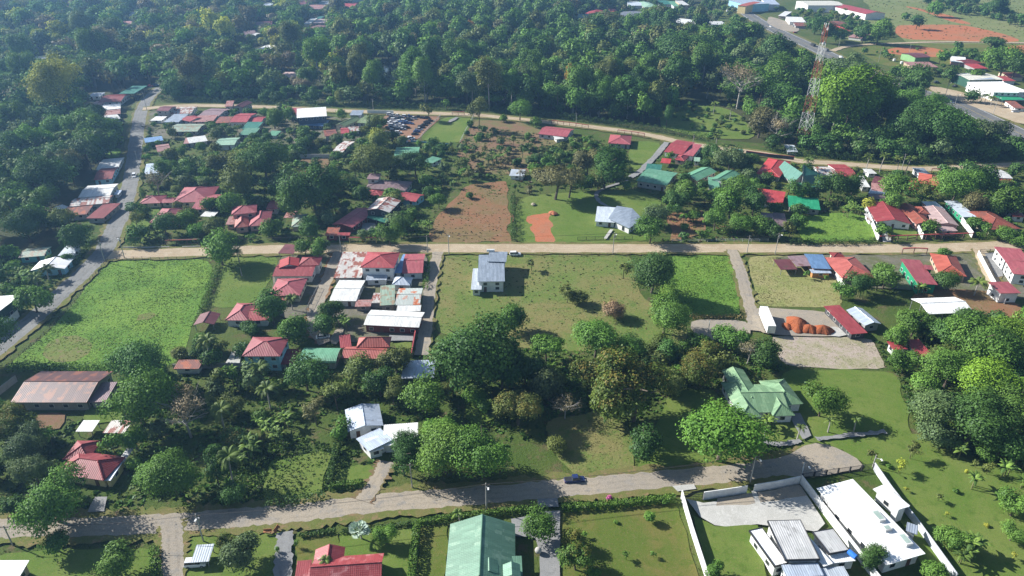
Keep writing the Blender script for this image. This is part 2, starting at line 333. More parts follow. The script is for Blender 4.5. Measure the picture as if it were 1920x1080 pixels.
patch('lawn', [(250, 380), (300, 372), (312, 430), (280, 460), (236, 458)], lawn, 1, False)
patch('grass_clearing', [(225, 730), (170, 760), (150, 800), (240, 790)], lawn, 1, False)
patch('grass_clearing', [(385, 730), (425, 728), (430, 790), (395, 790)], lawn, 1, False)
patch('grass_clearing', [(870, 760), (960, 740), (930, 790), (880, 800)], lawn, 1, False)
patch('dirt_yard', [(562, 297), (620, 297), (612, 322), (570, 318)], redsoil)
patch('dirt_yard', [(1255, 400), (1320, 392), (1330, 440), (1250, 455)], browndirt, 1.2, False)
patch('dirt_yard', [(70, 775), (128, 775), (122, 806), (70, 806)], redsoil, .8)
patch('mown_strip', [(480, 176), (497, 174), (500, 190), (480, 190)], lawn, 1, False); patch('mown_strip', [(318, 178), (395, 184), (400, 190), (310, 186)], lawn, 1, False)
patch('grass_clearing', [T('00', 740, 1180), T('00', 900, 1100), T('00', 930, 1180), T('00', 800, 1210)], lush, 1, False)
yardm = ground_mat('worn_yard', [(.17, .155, .125), (.12, .13, .06), (.21, .185, .145), (.10, .12, .045)], .08, .35, 1.8, .4, .12)
patch('worn_yard', [(655, 476), (806, 476), (796, 560), (792, 640), (640, 645), (622, 600), (640, 540)], yardm, 1, False)
patch('worn_yard', [(524, 478), (630, 478), (600, 545), (585, 600), (520, 600), (500, 560), (510, 510)], yardm, 1, False)
patch('worn_yard', [(1440, 480), (1600, 478), (1900, 476), (1930, 560), (1740, 548), (1600, 540), (1560, 520)], yardm, 1.2, False)
patch('worn_yard', [(270, 208), (560, 214), (690, 222), (680, 262), (500, 275), (280, 262)], yardm, 1.5, False)
# ponds
water = plain('pond_water', (.02, .03, .03), 0.04, spec=0.6)
pd = patch('pond_water', [T('01', 880, 460), T('01', 1050, 465), T('01', 1075, 560), T('01', 1030, 625), T('01', 930, 620), T('01', 860, 560)], water, 1)
# roads
road('highway', [(1300, -55), (1350, -12), (1395, 22), (1440, 50), (1530, 92), (1600, 126), (1700, 165), (1785, 192), (1850, 222), (1925, 258), (2010, 305)], 17, tar, verge, 4)
hw = smooth([G(u, v) for u, v in [(1300, -55), (1350, -12), (1395, 22), (1440, 50), (1530, 92), (1600, 126), (1700, 165), (1785, 192), (1850, 222), (1925, 258), (2010, 305)]], 30)
white_paint = plain('road_paint_white', (.72, .72, .70), .7); yellow_paint = plain('road_paint_yellow', (.66, .46, .06), .7)
def offset(P, d):
    out = []
    for i, p in enumerate(P):
        a = P[max(i-1, 0)]; b = P[min(i+1, len(P)-1)]; l = math.hypot(b[0]-a[0], b[1]-a[1])
        out.append((p[0]-(b[1]-a[1])/l*d, p[1]+(b[0]-a[0])/l*d))
    return out
for d in (-7.2, 7.2): strip('road_edge_line', offset(hw, d), .3, white_paint)
dash = MB(); z = nz()
for i in range(0, len(hw)-1, 1):
    a = hw[i]; b = ((hw[i][0]*.5+hw[i+1][0]*.5), (hw[i][1]*.5+hw[i+1][1]*.5)); l = math.hypot(b[0]-a[0], b[1]-a[1]) or 1
    nx, ny = -(b[1]-a[1])/l*.16, (b[0]-a[0])/l*.16
    dash.poly([(a[0]-nx, a[1]-ny, z), (b[0]-nx, b[1]-ny, z), (b[0]+nx, b[1]+ny, z), (a[0]+nx, a[1]+ny, z)])
tag(dash.build('road_centre_line', yellow_paint), kind='structure')
patch('forecourt', [(1740, 160), (1800, 172), (1870, 190), (1925, 205), (1925, 238), (1880, 222), (1800, 190), (1745, 172)], dirtroad, 1, True)
patch('forecourt', [(1440, 30), (1490, 45), (1500, 62), (1470, 60), (1438, 45)], gravel, 1)
road('dirt_track', [(1560, 96), (1600, 86), (1700, 81), (1800, 79), (1960, 82)], 6, dirtroad)
road('paved_road', [(302, 165), (285, 178), (272, 195), (262, 222), (256, 260), (251, 300), (245, 340), (232, 390), (216, 428), (196, 470), (160, 510), (108, 558), (50, 611), (-10, 660), (-90, 722)], 7.4, asphalt, verge, 1.6)
road('dirt_road', [(268, 205), (350, 199), (480, 201), (560, 205), (700, 211), (860, 215), (960, 223), (1100, 238), (1210, 253), (1300, 272), (1440, 291), (1500, 303), (1560, 307), (1640, 313), (1720, 318), (1800, 315), (1930, 308)], 6.5, dirtroad, verge, 2.5)
road('dirt_road', [(206, 480), (300, 476), (480, 470), (600, 468), (800, 467), (960, 467), (1150, 467), (1300, 467), (1500, 467), (1700, 467), (1850, 463), (2010, 452)], 7.6, dirtroad, verge, 1.8)
road('gravel_road', [(-70, 994), (0, 993), (100, 991), (200, 989), (300, 984), (400, 977), (480, 970), (560, 964), (640, 953), (750, 942), (860, 934), (960, 926), (1060, 917), (1150, 909), (1300, 896), (1400, 886), (1470, 874), (1530, 862)], 5.6, gravel, verge, 2.2)
patch('gravel_yard', [(1440, 872), (1490, 848), (1505, 835), (1530, 832), (1570, 842), (1606, 858), (1626, 878), (1560, 892), (1500, 896), (1446, 892)], gravel)
road('gravel_lane', [(322, 982), (324, 1015), (326, 1050), (322, 1110)], 4.4, gravel, verge, 1)
road('paved_lane', [(1372, 470), (1384, 500), (1394, 530), (1404, 570), (1412, 600), (1416, 622)], 4.2, gravel, verge, .8)
patch('gravel_yard', [(1292, 602), (1398, 600), (1412, 618), (1400, 642), (1350, 644), (1300, 632)], gravel)
patch('gravel_yard', [(1410, 578), (1520, 582), (1576, 594), (1600, 632), (1540, 634), (1420, 628)], gravel)
patch('concrete_pad', [(1540, 612), (1590, 618), (1600, 634), (1548, 634)], concrete, .3)
road('dirt_lane', [(636, 474), (622, 505), (606, 545), (590, 585), (590, 620), (612, 645)], 4.2, gravel, browndirt, .6)
road('dirt_lane', [(822, 474), (812, 510), (804, 560), (798, 620), (790, 668)], 4.2, gravel, verge, .6)
road('dirt_lane', [(1836, 470), (1852, 508), (1880, 560), (1910, 592), (1960, 612)], 5, dirtroad, verge, .8)
patch('dirt_yard', [(1745, 545), (1880, 552), (1930, 590), (1925, 606), (1830, 590), (1700, 560)], browndirt, 1)
road('driveway', [(1250, 268), (1226, 297), (1200, 322), (1182, 334)], 3.4, paving)
road('footpath', [(1178, 340), (1140, 352), (1119, 364), (1124, 380), (1146, 392)], 1.8, paving)
road('driveway', [(726, 868), (714, 890), (700, 915), (680, 942)], 3.6, gravel, redsoil, .8)
road('driveway', [(536, 1000), (533, 1040), (528, 1110)], 3.6, paving)
patch('driveway', [(958, 976), (1004, 968), (1006, 962), (1050, 960), (1050, 1110), (1012, 1110), (1012, 1040), (1004, 1012), (962, 1008)], paving, .1)
patch('concrete_court', [(1286, 938), (1318, 946), (1440, 930), (1500, 914), (1546, 985), (1530, 1000), (1420, 986), (1372, 992), (1340, 988), (1312, 972)], concrete, .1)
patch('gravel_bed', [(1345, 938), (1420, 926), (1498, 912), (1512, 932), (1400, 950), (1342, 952)], gravel, .2)
patch('lawn', [(1300, 970), (1340, 990), (1420, 988), (1440, 1110), (1335, 1110)], lawn, .2)
patch('footpath', [(1408, 924), (1416, 923), (1426, 948), (1417, 950)], concrete, .05)
road('footpath', [(1430, 832), (1470, 835), (1500, 828)], 1.6, paving)
road('footpath', [(1530, 826), (1600, 818), (1660, 812)], 1.5, paving)
patch('driveway', [T('23', 150, 950), T('23', 240, 950), T('23', 320, 1120), T('23', 260, 1150)], paving, .2)
patch('driveway', [T('13', 850, 620), T('13', 905, 620), T('13', 920, 740), T('13', 860, 745)], concrete, .1)
patch('paved_court', [T('13', 1620, 830), T('13', 1730, 820), T('13', 1760, 1000), T('13', 1710, 1010)], paving, .1)
patch('driveway', [T('11', 800, 600), T('11', 900, 600), T('11', 890, 665), T('11', 780, 670)], paving, .2)
patch('driveway', [T('30', 720, 500), T('30', 810, 500), T('30', 785, 610), T('30', 660, 615)], paving, .2)
patch('driveway', [T('12', 735, 650), T('12', 760, 650), T('12', 710, 720), T('12', 685, 720)], concrete, .05)
patch('driveway', [T('01', 1490, 880), T('01', 1550, 880), T('01', 1440, 935), T('01', 1420, 930)], paving, .2)
patch('concrete_apron', [T('32', 1200, 420), T('32', 1360, 405), T('32', 1380, 440), T('32', 1240, 460)], concrete, .1)
patch('concrete_apron', [T('32', 190, 515), T('32', 340, 510), T('32', 350, 575), T('32', 195, 580)], paving, .1)
patch('concrete_pad', [T('21', 570, 330), T('21', 670, 280), T('21', 620, 450), T('21', 550, 440)], gravel, .3)
patch('concrete_pad', [T('20', 1690, 580), T('20', 1740, 490), T('20', 1820, 490), T('20', 1800, 590)], concrete, .2)
patch('concrete_pad', [T('31', 470, 1090), T('31', 600, 735), T('31', 630, 735), T('31', 620, 820)], paving, .05) if False else None
patch('paved_court', [T('21', 1000, 365), T('21', 1180, 365), T('21', 1180, 408), T('21', 1005, 408)], paving, .1)
# low scrub and tufts as stuff
def on_road(x, y, extra=0.0):
    for wp, hw_ in ROADS:
        r2 = (hw_+extra)**2
        for i in range(0, len(wp), 2):
            if (wp[i][0]-x)**2+(wp[i][1]-y)**2 < r2: return True
    return False
# ------------------------------------------------------------------ buildings
FOOT = []                                # footprints (world), kept free of trees
LAND = []                                # landmarks for labels: (ref phrase, x, y)
def footprint_hit(x, y, m):
    for cx, cy, ex, ey, hl, hd in FOOT:
        dx, dy = x-cx, y-cy
        if abs(dx*ex[0]+dy*ex[1]) < hl+m and abs(dx*ey[0]+dy*ey[1]) < hd+m: return True
    return False
def rect(t, w, e):
    A, B, C = (G(*T(t, w[i], w[i+1]), e) for i in (0, 2, 4))
    L = math.hypot(B[0]-A[0], B[1]-A[1]); ex = ((B[0]-A[0])/L, (B[1]-A[1])/L); ey = (-ex[1], ex[0])
    D = (C[0]-A[0])*ey[0]+(C[1]-A[1])*ey[1]
    if D < 1.2: print("BAD WING", t, w[:6], "L %.1f D %.1f" % (L, D)); D = max(abs(D), 3)
    return A, ex, ey, L, D
def roof_faces(kind, L, D, e, rise):
    """planes as lists of (s,t,z), ridge edges"""
    if kind == 'g':
        h = D/2; return [[(0, 0, e), (L, 0, e), (L, h, e+rise), (0, h, e+rise)], [(L, D, e), (0, D, e), (0, h, e+rise), (L, h, e+rise)]], [((0, h, e+rise), (L, h, e+rise))]
    if kind == 'G':
        h = L/2; return [[(L, 0, e), (L, D, e), (h, D, e+rise), (h, 0, e+rise)], [(0, D, e), (0, 0, e), (h, 0, e+rise), (h, D, e+rise)]], [((h, 0, e+rise), (h, D, e+rise))]
    if kind == 'h':
        if L >= D:
            k = min(D/2, L/2-.05); p = (k, D/2, e+rise); q = (L-k, D/2, e+rise)
            return [[(0, 0, e), (L, 0, e), q, p], [(L, 0, e), (L, D, e), q], [(L, D, e), (0, D, e), p, q], [(0, D, e), (0, 0, e), p]], [(p, q), ((0, 0, e), p), ((0, D, e), p), ((L, 0, e), q), ((L, D, e), q)]
        k = min(L/2, D/2-.05); p = (L/2, k, e+rise); q = (L/2, D-k, e+rise)
        return [[(0, 0, e), (L, 0, e), p], [(L, 0, e), (L, D, e), q, p], [(L, D, e), (0, D, e), q], [(0, D, e), (0, 0, e), p, q]], [(p, q), ((0, 0, e), p), ((L, 0, e), p), ((0, D, e), q), ((L, D, e), q)]
    if kind == 's': return [[(0, 0, e), (L, 0, e), (L, D, e+rise), (0, D, e+rise)]], []
    if kind == 'S': return [[(0, 0, e), (L, 0, e+rise), (L, D, e+rise), (0, D, e)]], []
    if kind == 'Z': return [[(0, 0, e+rise), (L, 0, e), (L, D, e), (0, D, e+rise)]], []
    if kind == 'a':
        fs = []; n = 8; pts = [(D*(.5-.5*math.cos(PI*i/n)), e+rise*math.sin(PI*i/n)) for i in range(n+1)]
        for i in range(n): fs.append([(0, pts[i][0], pts[i][1]), (L, pts[i][0], pts[i][1]), (L, pts[i+1][0], pts[i+1][1]), (0, pts[i+1][0], pts[i+1][1])])
        return fs, []
def roof_z(kind, s, t, L, D, e, rise):
    if kind == 'g': return e+rise*(1-abs(t-D/2)/(D/2))
    if kind == 'G': return e+rise*(1-abs(s-L/2)/(L/2))
    if kind == 'h': return e+rise*min(1, min(s, t, L-s, D-t)/(min(L, D)/2))
    if kind == 's': return e+rise*t/D
    if kind == 'S': return e+rise*s/L
    if kind == 'Z': return e+rise*(1-s/L)
    if kind == 'a': return e+rise*math.sin(math.acos(max(-1, min(1, 1-2*t/D))))
def make_roof(rb, cb, fr, kind, e, rise, th=.14):
    A, ex, ey, L, D = fr
    P = lambda s, t, z: (A[0]+ex[0]*s+ey[0]*t, A[1]+ex[1]*s+ey[1]*t, z)
    fs, ridges = roof_faces(kind, L, D, e, rise); off = R.uniform(0, 50); acc = 0
    for f in fs:
        o = f[0]; d = (f[1][0]-o[0], f[1][1]-o[1], f[1][2]-o[2]); l = math.sqrt(sum(c*c for c in d)); d = [c/l for c in d]
        uv = []
        for q in f:
            r = (q[0]-o[0], q[1]-o[1], q[2]-o[2]); u = sum(a*b for a, b in zip(r, d)); v = math.sqrt(max(0, sum(c*c for c in r)-u*u)); uv.append((u+off, v+acc))
        if kind == 'S' or kind == 'Z': uv = [(v, u) for u, v in uv]
        if kind == 'a': acc += max(q[1] for q in uv)-acc
        rb.poly([P(*q) for q in f], uv); rb.poly([P(q[0], q[1], q[2]-th) for q in f][::-1], uv[::-1])
    E = {}
    for f in fs:
        for i in range(len(f)):
            k = tuple(sorted((tuple(round(c, 3) for c in f[i]), tuple(round(c, 3) for c in f[(i+1) % len(f)])))); E.setdefault(k, []).append((f[i], f[(i+1) % len(f)]))
    for k, lst in E.items():
        if len(lst) == 1:
            a, b = lst[0]; rb.poly([P(a[0], a[1], a[2]-th), P(b[0], b[1], b[2]-th), P(*b), P(*a)], [(off, 0), (off+1, 0), (off+1, .1), (off, .1)])
    if cb is not None:
        for a, b in ridges: cb.tube(P(a[0], a[1], a[2]+.02), P(b[0], b[1], b[2]+.02), .13, n=5)
def make_wall(wb, fr, kind, e, rise, ov, z0=0.0):
    A, ex, ey, L, D = fr
    P = lambda s, t, z: (A[0]+ex[0]*s+ey[0]*t, A[1]+ex[1]*s+ey[1]*t, z)
    ov = min(ov, L*.2, D*.2); j = R.uniform(0, .02); s0, s1, t0, t1 = ov+j, L-ov-j, ov+j, D-ov-j
    Z = lambda s, t: roof_z(kind, s, t, L, D, e, rise)-.16
    if kind == 'g': prof = [(s, t) for s in (s0, s1) for t in ()]
    ring = [(s0, t0), (s1, t0), (s1, t1), (s0, t1)]
    if kind == 'g': ring = [(s0, t0), (s1, t0), (s1, D/2), (s1, t1), (s0, t1), (s0, D/2)]
    if kind == 'G': ring = [(s0, t0), (L/2, t0), (s1, t0), (s1, t1), (L/2, t1), (s0, t1)]
    n = len(ring)
    for i in range(n):
        a, b = ring[i], ring[(i+1) % n]
        wb.poly([P(*a, z0), P(*b, z0), P(*b, Z(*b)), P(*a, Z(*a))])
    if kind == 'g':
        wb.poly([P(*ring[i], Z(*ring[i])) for i in (0, 1, 2, 5)]); wb.poly([P(*ring[i], Z(*ring[i])) for i in (5, 2, 3, 4)])
    elif kind == 'G':
        wb.poly([P(*ring[i], Z(*ring[i])) for i in (0, 1, 4, 5)]); wb.poly([P(*ring[i], Z(*ring[i])) for i in (1, 2, 3, 4)])
    else: wb.poly([P(*q, Z(*q)) for q in ring])
    return s0, s1, t0, t1
HOUSES = []
WALL['pale'] = (.55, .56, .55)
KEEPW = ('modern grey shed-roofed house', 'green tiled villa with several hips', 'long plain white-roofed modern house', 'flat grey-and-white modern house', 'two-storey red hip house', 'big pale blue house', 'upper maroon-roofed modern house', 'lower maroon-roofed modern house', 'angled white-blue double house', 'red gabled house with arched windows', 'bright red and blue roofed house', 'pale green roofed house')
def H(lab, t, wings, wall='white', cat='house', open_=False, ov=.55, parts=None, caps=True, win=True, group=None, door=True):
    core, _, extra = lab.partition('|')
    if wall == 'white' and cat == 'house' and core not in KEEPW: wall = R.choice(['white', 'pale', 'pale', 'cream', 'grey', 'tan'])
    label = (core+' '+extra).strip()
    wings = [(*w[:8], w[8]-.45 if w[8] < 4.2 and w[6] != 'p' and not (len(w) > 10 and 'z0' in w[10]) else w[8], *w[9:]) for w in wings]
    frs = [rect(t, w, w[8]) for w in wings]
    A, ex, ey, L, D = frs[0]; cx = A[0]+ex[0]*L/2+ey[0]*D/2; cy = A[1]+ex[1]*L/2+ey[1]*D/2
    root = empty({'house': 'house', 'shed': 'shed', 'warehouse': 'warehouse', 'carport': 'carport', 'shop': 'shop_building'}.get(cat, cat.replace(' ', '_')), (cx, cy, 0), label, cat, group)
    org = (cx, cy, 0); LAND.append(("the "+core, cx, cy)); HOUSES.append((root, frs, wings))
    ppm = F/depth(cx, cy)
    wb = MB(); roofs = {}; cb = {}
    for k, (fr, w) in enumerate(zip(frs, wings)):
        kind, mat, e, rise = w[6], w[7], w[8], w[9]; wo = (w[10] if len(w) > 10 else {})
        key = mat; roofs.setdefault(key, MB()); cb.setdefault(key, MB())
        if kind == 'p':
            q = [(*G(*T(t, a, b), z), z) for a, b, z in wo['pts']]; rb_ = roofs[key]; o_ = Vector(q[0]); d_ = (Vector(q[1])-o_).normalized(); uv_ = [((Vector(p_)-o_).dot(d_), ((Vector(p_)-o_)-d_*(Vector(p_)-o_).dot(d_)).length) for p_ in q]
            rb_.poly(q, uv_); rb_.poly([(x, y, z-.16) for x, y, z in q][::-1], uv_[::-1]); gx = sum(p[0] for p in q)/len(q); gy = sum(p[1] for p in q)/len(q); n_ = len(q)
            for i in range(n_):
                a, b = q[i], q[(i+1) % n_]; rb_.poly([(a[0], a[1], a[2]-.16), (b[0], b[1], b[2]-.16), b, a])
                a, b = [(p[0]+(gx-p[0])*.1, p[1]+(gy-p[1])*.1, p[2]-.17) for p in (a, b)]; wb.poly([(a[0], a[1], 0), (b[0], b[1], 0), b, a])
                e_ = Vector((b[0]-a[0], b[1]-a[1], 0)); nr_ = Vector((e_.y, -e_.x, 0)).normalized(); l_ = e_.length; e_.normalize()
                if l_ > 3 and nr_.y < -.2:
                    for f_ in ((.25, .72) if l_ > 6 else (.5,)):
                        m = MB(); m.box((a[0]+(b[0]-a[0])*f_+nr_.x*.02, a[1]+(b[1]-a[1])*f_+nr_.y*.02, .3), (1.6, .09, 2.1), (e_.x, e_.y)); fo = m.build('window', FRAME, root, org)
                        m = MB(); m.box((a[0]+(b[0]-a[0])*f_+nr_.x*.045, a[1]+(b[1]-a[1])*f_+nr_.y*.045, .4), (1.38, .07, 1.9), (e_.x, e_.y)); m.build('pane', GLASS, fo, org)
            FOOT.append((gx, gy, (1, 0), (0, 1), 7, 7)); continue
        make_roof(roofs[key], cb[key] if (caps and ppm > 2.2) else None, fr, kind, e, rise)
        A, ex, ey, L, D = fr
        FOOT.append((A[0]+ex[0]*L/2+ey[0]*D/2, A[1]+ex[1]*L/2+ey[1]*D/2, ex, ey, L/2, D/2))
        P = lambda s, t_, z: (A[0]+ex[0]*s+ey[0]*t_, A[1]+ex[1]*s+ey[1]*t_, z)
        if open_ or wo.get('open'):
            ns = max(1, int(L/4.5)); nt_ = max(1, int(D/5))
            for i in range(ns+1):
                for q in range(nt_+1):
                    if 0 < i < ns and 0 < q < nt_: continue
                    s = .4+(L-.8)*i/ns; tt = .4+(D-.8)*q/nt_; pb = MB(); x, y, _ = P(s, tt, 0)
                    pb.box((x, y, 0), (.16, .16, roof_z(kind, s, tt, L, D, e, rise)-.15)); pb.build('post', STEEL, root, org)
            continue
        s0, s1, t0, t1 = make_wall(wb, fr, kind, e, rise, wo.get('ov', ov), wo.get('z0', 0.0))
        if not win or ppm < 2.6 or wo.get('nowin'): continue
        tocam = (-cx, -cy); storeys = [(0.95)] if e < 4.6 else [0.95, e-1.9]
        sides = [((s0, t0), (s1, t0), (-ey[0], -ey[1])), ((s1, t0), (s1, t1), ex), ((s0, t1), (s0, t0), (-ex[0], -ex[1])), ((s1, t1), (s0, t1), ey)]
        for si, (a, b, nrm) in enumerate(sides):
            if nrm[0]*tocam[0]+nrm[1]*tocam[1] < -0.1*math.hypot(*tocam) : continue
            l = math.hypot(b[0]-a[0], b[1]-a[1]); n = int((l-.6)/3.2)
            if l < 2: continue
            n = max(1, min(n, 5)); dirw = ((ex[0]*(b[0]-a[0])+ey[0]*(b[1]-a[1]))/l, (ex[1]*(b[0]-a[0])+ey[1]*(b[1]-a[1]))/l)
            dk = R.randrange(n) if (si == 0 and n > 1 and door and k == 0) else -1
            for i in range(n):
                f = (i+.5)/n; s = a[0]+(b[0]-a[0])*f; tt = a[1]+(b[1]-a[1])*f; x, y, _ = P(s, tt, 0)
                for zi, zz in enumerate(storeys):
                    if zz < wo.get('z0', 0): continue
                    m = MB(); ww = min(1.5, l/n*.55)
                    if i == dk and zi == 0:
                        m.box((x+nrm[0]*.03, y+nrm[1]*.03, .02), (1.0, .08, 2.1), dirw); m.build('door', DOOR, root, org); continue
                    m.box((x+nrm[0]*.02, y+nrm[1]*.02, zz), (ww, .09, 1.25), dirw); fo = m.build('window', FRAME, root, org)
                    m = MB(); m.box((x+nrm[0]*.045, y+nrm[1]*.045, zz+.1), (ww-.22, .07, 1.05), dirw); m.build('pane', GLASS, fo, org)
    if wb.v: wb.build('wall', wallmat(wall), root, org)
    for key, rb in roofs.items():
        ro = rb.build('roof', ROOF[key], root, org)
        if cb[key].v: cb[key].build('ridge_cap', ROOF[key], ro, org)
    if parts: parts(root, org, frs)
    return root
# each wing: near-left eave, near-right eave, far eave corner (survey tile pixels), roof form, roof colour, eave height, rise
# --- village north of the paved road (tile 00)
H("teal-roofed open shed|beside the far end of the paved road", '00', [(890, 702, 1005, 702, 1075, 648, 's', 'teal', 4.5, .5)], open_=True, cat='shed')
H("rusty red gabled house|behind the white sheds left of the road's far end", '00', [(735, 768, 905, 762, 910, 708, 'g', 'darkred', 3.2, 1.6), (660, 795, 742, 795, 765, 762, 's', 'rustpink', 2.8, .5)])
H("pale blue-white lean-to|at the left edge of the rusty red gabled house", '00', [(655, 724, 750, 722, 770, 698, 's', 'zinc', 3, .4)], cat='shed')
H("white sheet-roofed shed|below the rusty red gabled house", '00', [(770, 826, 905, 812, 902, 780, 's', 'white', 3, .5)], cat='shed')
H("pink rust patched house|left of the paved road with a white front roof", '00', [(755, 868, 905, 852, 910, 818, 'g', 'rustpink', 3, .8), (792, 906, 908, 888, 905, 853, 's', 'white', 2.6, .3)])
H("small maroon two-storey house|at the corner of the two upper roads", '00', [(1168, 830, 1262, 832, 1260, 796, 'g', 'maroon', 5, .9)], wall='grey')
H("long rust-streaked white roof|in the row below the upper dirt road", '00', [(1270, 856, 1435, 850, 1480, 797, 'g', 'rustwhite', 3, 1)])
H("rust-brown row house|right of the long rust-streaked roof", '00', [(1490, 865, 1640, 870, 1668, 815, 'g', 'mauve', 3.2, 1)])
H("tiny red-roofed house|wedged between the slate and grey sheet roofs", '00', [(1350, 897, 1425, 912, 1452, 866, 'g', 'red', 3, .9)])
H("short white sheet shed|on the bank right of the paved road", '00', [(1125, 904, 1212, 904, 1222, 876, 's', 'white', 2.6, .3)], cat='shed')
H("slate blue flat-roofed house|behind the short white sheet shed", '00', [(1225, 916, 1338, 916, 1370, 862, 's', 'slate', 3, .6)])
H("grey rusted sheet house|in front of the rust-brown row house", '00', [(1440, 916, 1595, 912, 1620, 870, 's', 'rustpink', 2.8, .6)])
H("red-brown streaked house|between the grey rusted sheet house and the big red gable", '00', [(1610, 922, 1712, 920, 1738, 880, 's', 'rust', 3, .6)], wall='block')
H("big bright red gable|at the right end of the rusty row", '00', [(1720, 916, 1850, 916, 1895, 850, 'g', 'red', 4, 1.4)])
H("lower red gable|joined right of the big bright red gable", '00', [(1842, 916, 1960, 916, 1975, 876, 'g', 'red', 3.2, 1)])
H("two-tone maroon villa|just below the upper dirt road, with a pink wing", '00', [(1745, 802, 1818, 806, 1855, 766, 'G', 'maroon', 5, 1.2), (1685, 800, 1742, 797, 1765, 762, 's', 'rustpink', 3.5, .8)], wall='grey')
H("long dull green roof|hidden among trees right of the paved road", '00', [(1250, 988, 1480, 986, 1530, 928, 'g', 'mossy', 3, 1)], wall='grey')
H("upper teal roof|in front of the lower red gable", '00', [(1808, 966, 1930, 966, 1945, 922, 's', 'teal', 3.4, .7)])
H("lower teal roof|directly below the upper teal roof", '00', [(1788, 1012, 1905, 1012, 1922, 967, 's', 'seagreen', 2.9, .6)])
H("bright blue sheet roof|right of the paved road among banana plants", '00', [(1088, 1070, 1225, 1052, 1228, 1022, 's', 'blue', 3, .4)], wall='block')
H("white roofed house with brown side strip|right of the bright blue sheet roof", '00', [(1418, 1075, 1558, 1056, 1572, 1018, 's', 'white', 3, .6), (1375, 1078, 1418, 1075, 1440, 1036, 's', 'rustpink', 2.7, .5)])
H("pale green roofed house|with white walls right of the white roofed house", '00', [(1605, 1090, 1758, 1086, 1770, 1032, 'g', 'palegreen', 3.4, .8)])
H("pale blue-white hut|alone in the far left woods", '00', [(218, 432, 268, 447, 320, 405, 'G', 'zinc', 3, 1)], wall='blue')
H("faded pink far house|among trees at the upper left", '00', [(972, 180, 1028, 172, 1030, 145, 'g', 'rustpink', 3, 1), (960, 120, 1010, 118, 1020, 90, 's', 'palegrey', 3, .5)])
H("tiny far pink hut|near the top left corner", '00', [(490, 60, 540, 57, 545, 44, 'g', 'rustpink', 3, .8)])
# --- far town at the top (tile 01 and 02)
far = 'roofs of the far town'
for lab, w in [
 ("far bright red gable|near the top edge of the photo", (640, 54, 735, 54, 750, 22, 'g', 'red', 4, 2)), ("far pinkish brown house|left of the far bright red gable", (365, 66, 490, 68, 510, 36, 'g', 'rustpink', 3.5, 2)),
 ("far white patched roof|in the hazy town, upper of a close pair", (350, 182, 400, 182, 440, 142, 's', 'white', 3, 1)), ("far pale pink roof|right of the far white patched roof", (430, 172, 510, 172, 520, 142, 'g', 'palepink', 3, 1)),
 ("far brown hip|below the far pale pink roof", (360, 217, 440, 222, 450, 187, 'h', 'rustpink', 3, 1.5)), ("far maroon terrace|at the edge of the hazy town", (0, 197, 120, 192, 150, 157, 'g', 'maroon', 3, 1.5)),
 ("far white lean-to|below the far maroon terrace", (0, 267, 40, 252, 45, 236, 's', 'white', 3, .6)), ("far brown double roof|left of the far maroon terrace", (-90, 262, 0, 257, 20, 226, 'g', 'brownish', 3, 1.2)),
 ("far white house|highest left in the hazy town", (55, 47, 140, 42, 150, 20, 'g', 'palegrey', 3, 1)), ("far maroon house|touching the photo's top edge", (300, 32, 370, 32, 385, 7, 'g', 'maroon', 3, 1)),
 ("far blue-grey roof|between two brown roofs at the top", (460, 32, 555, 32, 580, 9, 'g', 'slate', 3, 1)), ("far teal sliver roof|cut by the photo's top edge", (720, 14, 800, 14, 812, -10, 'g', 'teal', 3, 1)),
 ("far teal speck roof|in the town above the white flat building", (450, 140, 490, 140, 500, 125, 's', 'teal', 3, .6))]:
    H(lab, '01', [w], group=far)
H("flat white building|hidden in the far left-centre wood", '01', [(-5, 374, 85, 377, 92, 340, 's', 'white', 4, .4)], wall='white')
H("tan-roofed hut|at the back of the wood left of the pond", '01', [(180, 580, 322, 578, 335, 546, 's', 'palepink', 3, .8)], wall='tan')
H("large white-roofed two-storey house|by the upper dirt road", '01', [(305, 885, 532, 870, 597, 806, 's', 'white', 7, .8), (330, 938, 505, 945, 512, 905, 's', 'blue', 3, .4)], wall='navy')
H("red sheet roof|tucked left of the large white-roofed house", '01', [(225, 868, 305, 868, 355, 817, 's', 'red', 3.4, .7)])
H("olive green gabled house|right of the large white-roofed house", '01', [(592, 938, 665, 948, 735, 886, 'G', 'olive', 3.6, 1.3)], wall='cream')
H("blue-grey sheet roof|between the olive gable and the white wall", '01', [(700, 864, 790, 864, 830, 832, 's', 'slate', 3.4, .5)])
H("pale green sheet roof|left of the parked cars", '01', [(752, 920, 828, 924, 852, 864, 'g', 'olive', 3.4, .6)])
H("small red and pink roofs|in front of the olive green gabled house", '01', [(635, 1002, 700, 998, 722, 955, 'g', 'red', 3, .8), (692, 985, 775, 980, 802, 946, 'g', 'rustwhite', 3, .7)])
H("rust-brown low roof|left of the small red and pink roofs", '01', [(515, 1022, 610, 1014, 642, 966, 'g', 'rust', 2.8, .8)])
H("small teal hut|beside banana plants left of the rust-brown roof", '01', [(75, 1015, 150, 1018, 158, 986, 's', 'seagreen', 2.6, .4)], cat='shed')
H("rust-streaked white roof|below the parked cars", '11', [(562, 64, 645, 68, 722, -20, 'g', 'rustwhite', 3, .8)])
H("red gabled bungalow|left of the plowed slope, below the upper dirt road", '02', [(195, 1004, 412, 1027, 466, 968, 'g', 'pink', 3.2, 1.5), (330, 1045, 392, 1040, 408, 1016, 's', 'white', 2.6, .3)])
H("red hip-roofed bungalow|behind the red road gate", '02', [(720, 1074, 888, 1084, 945, 1022, 'h', 'pink', 3.2, 1.8)])
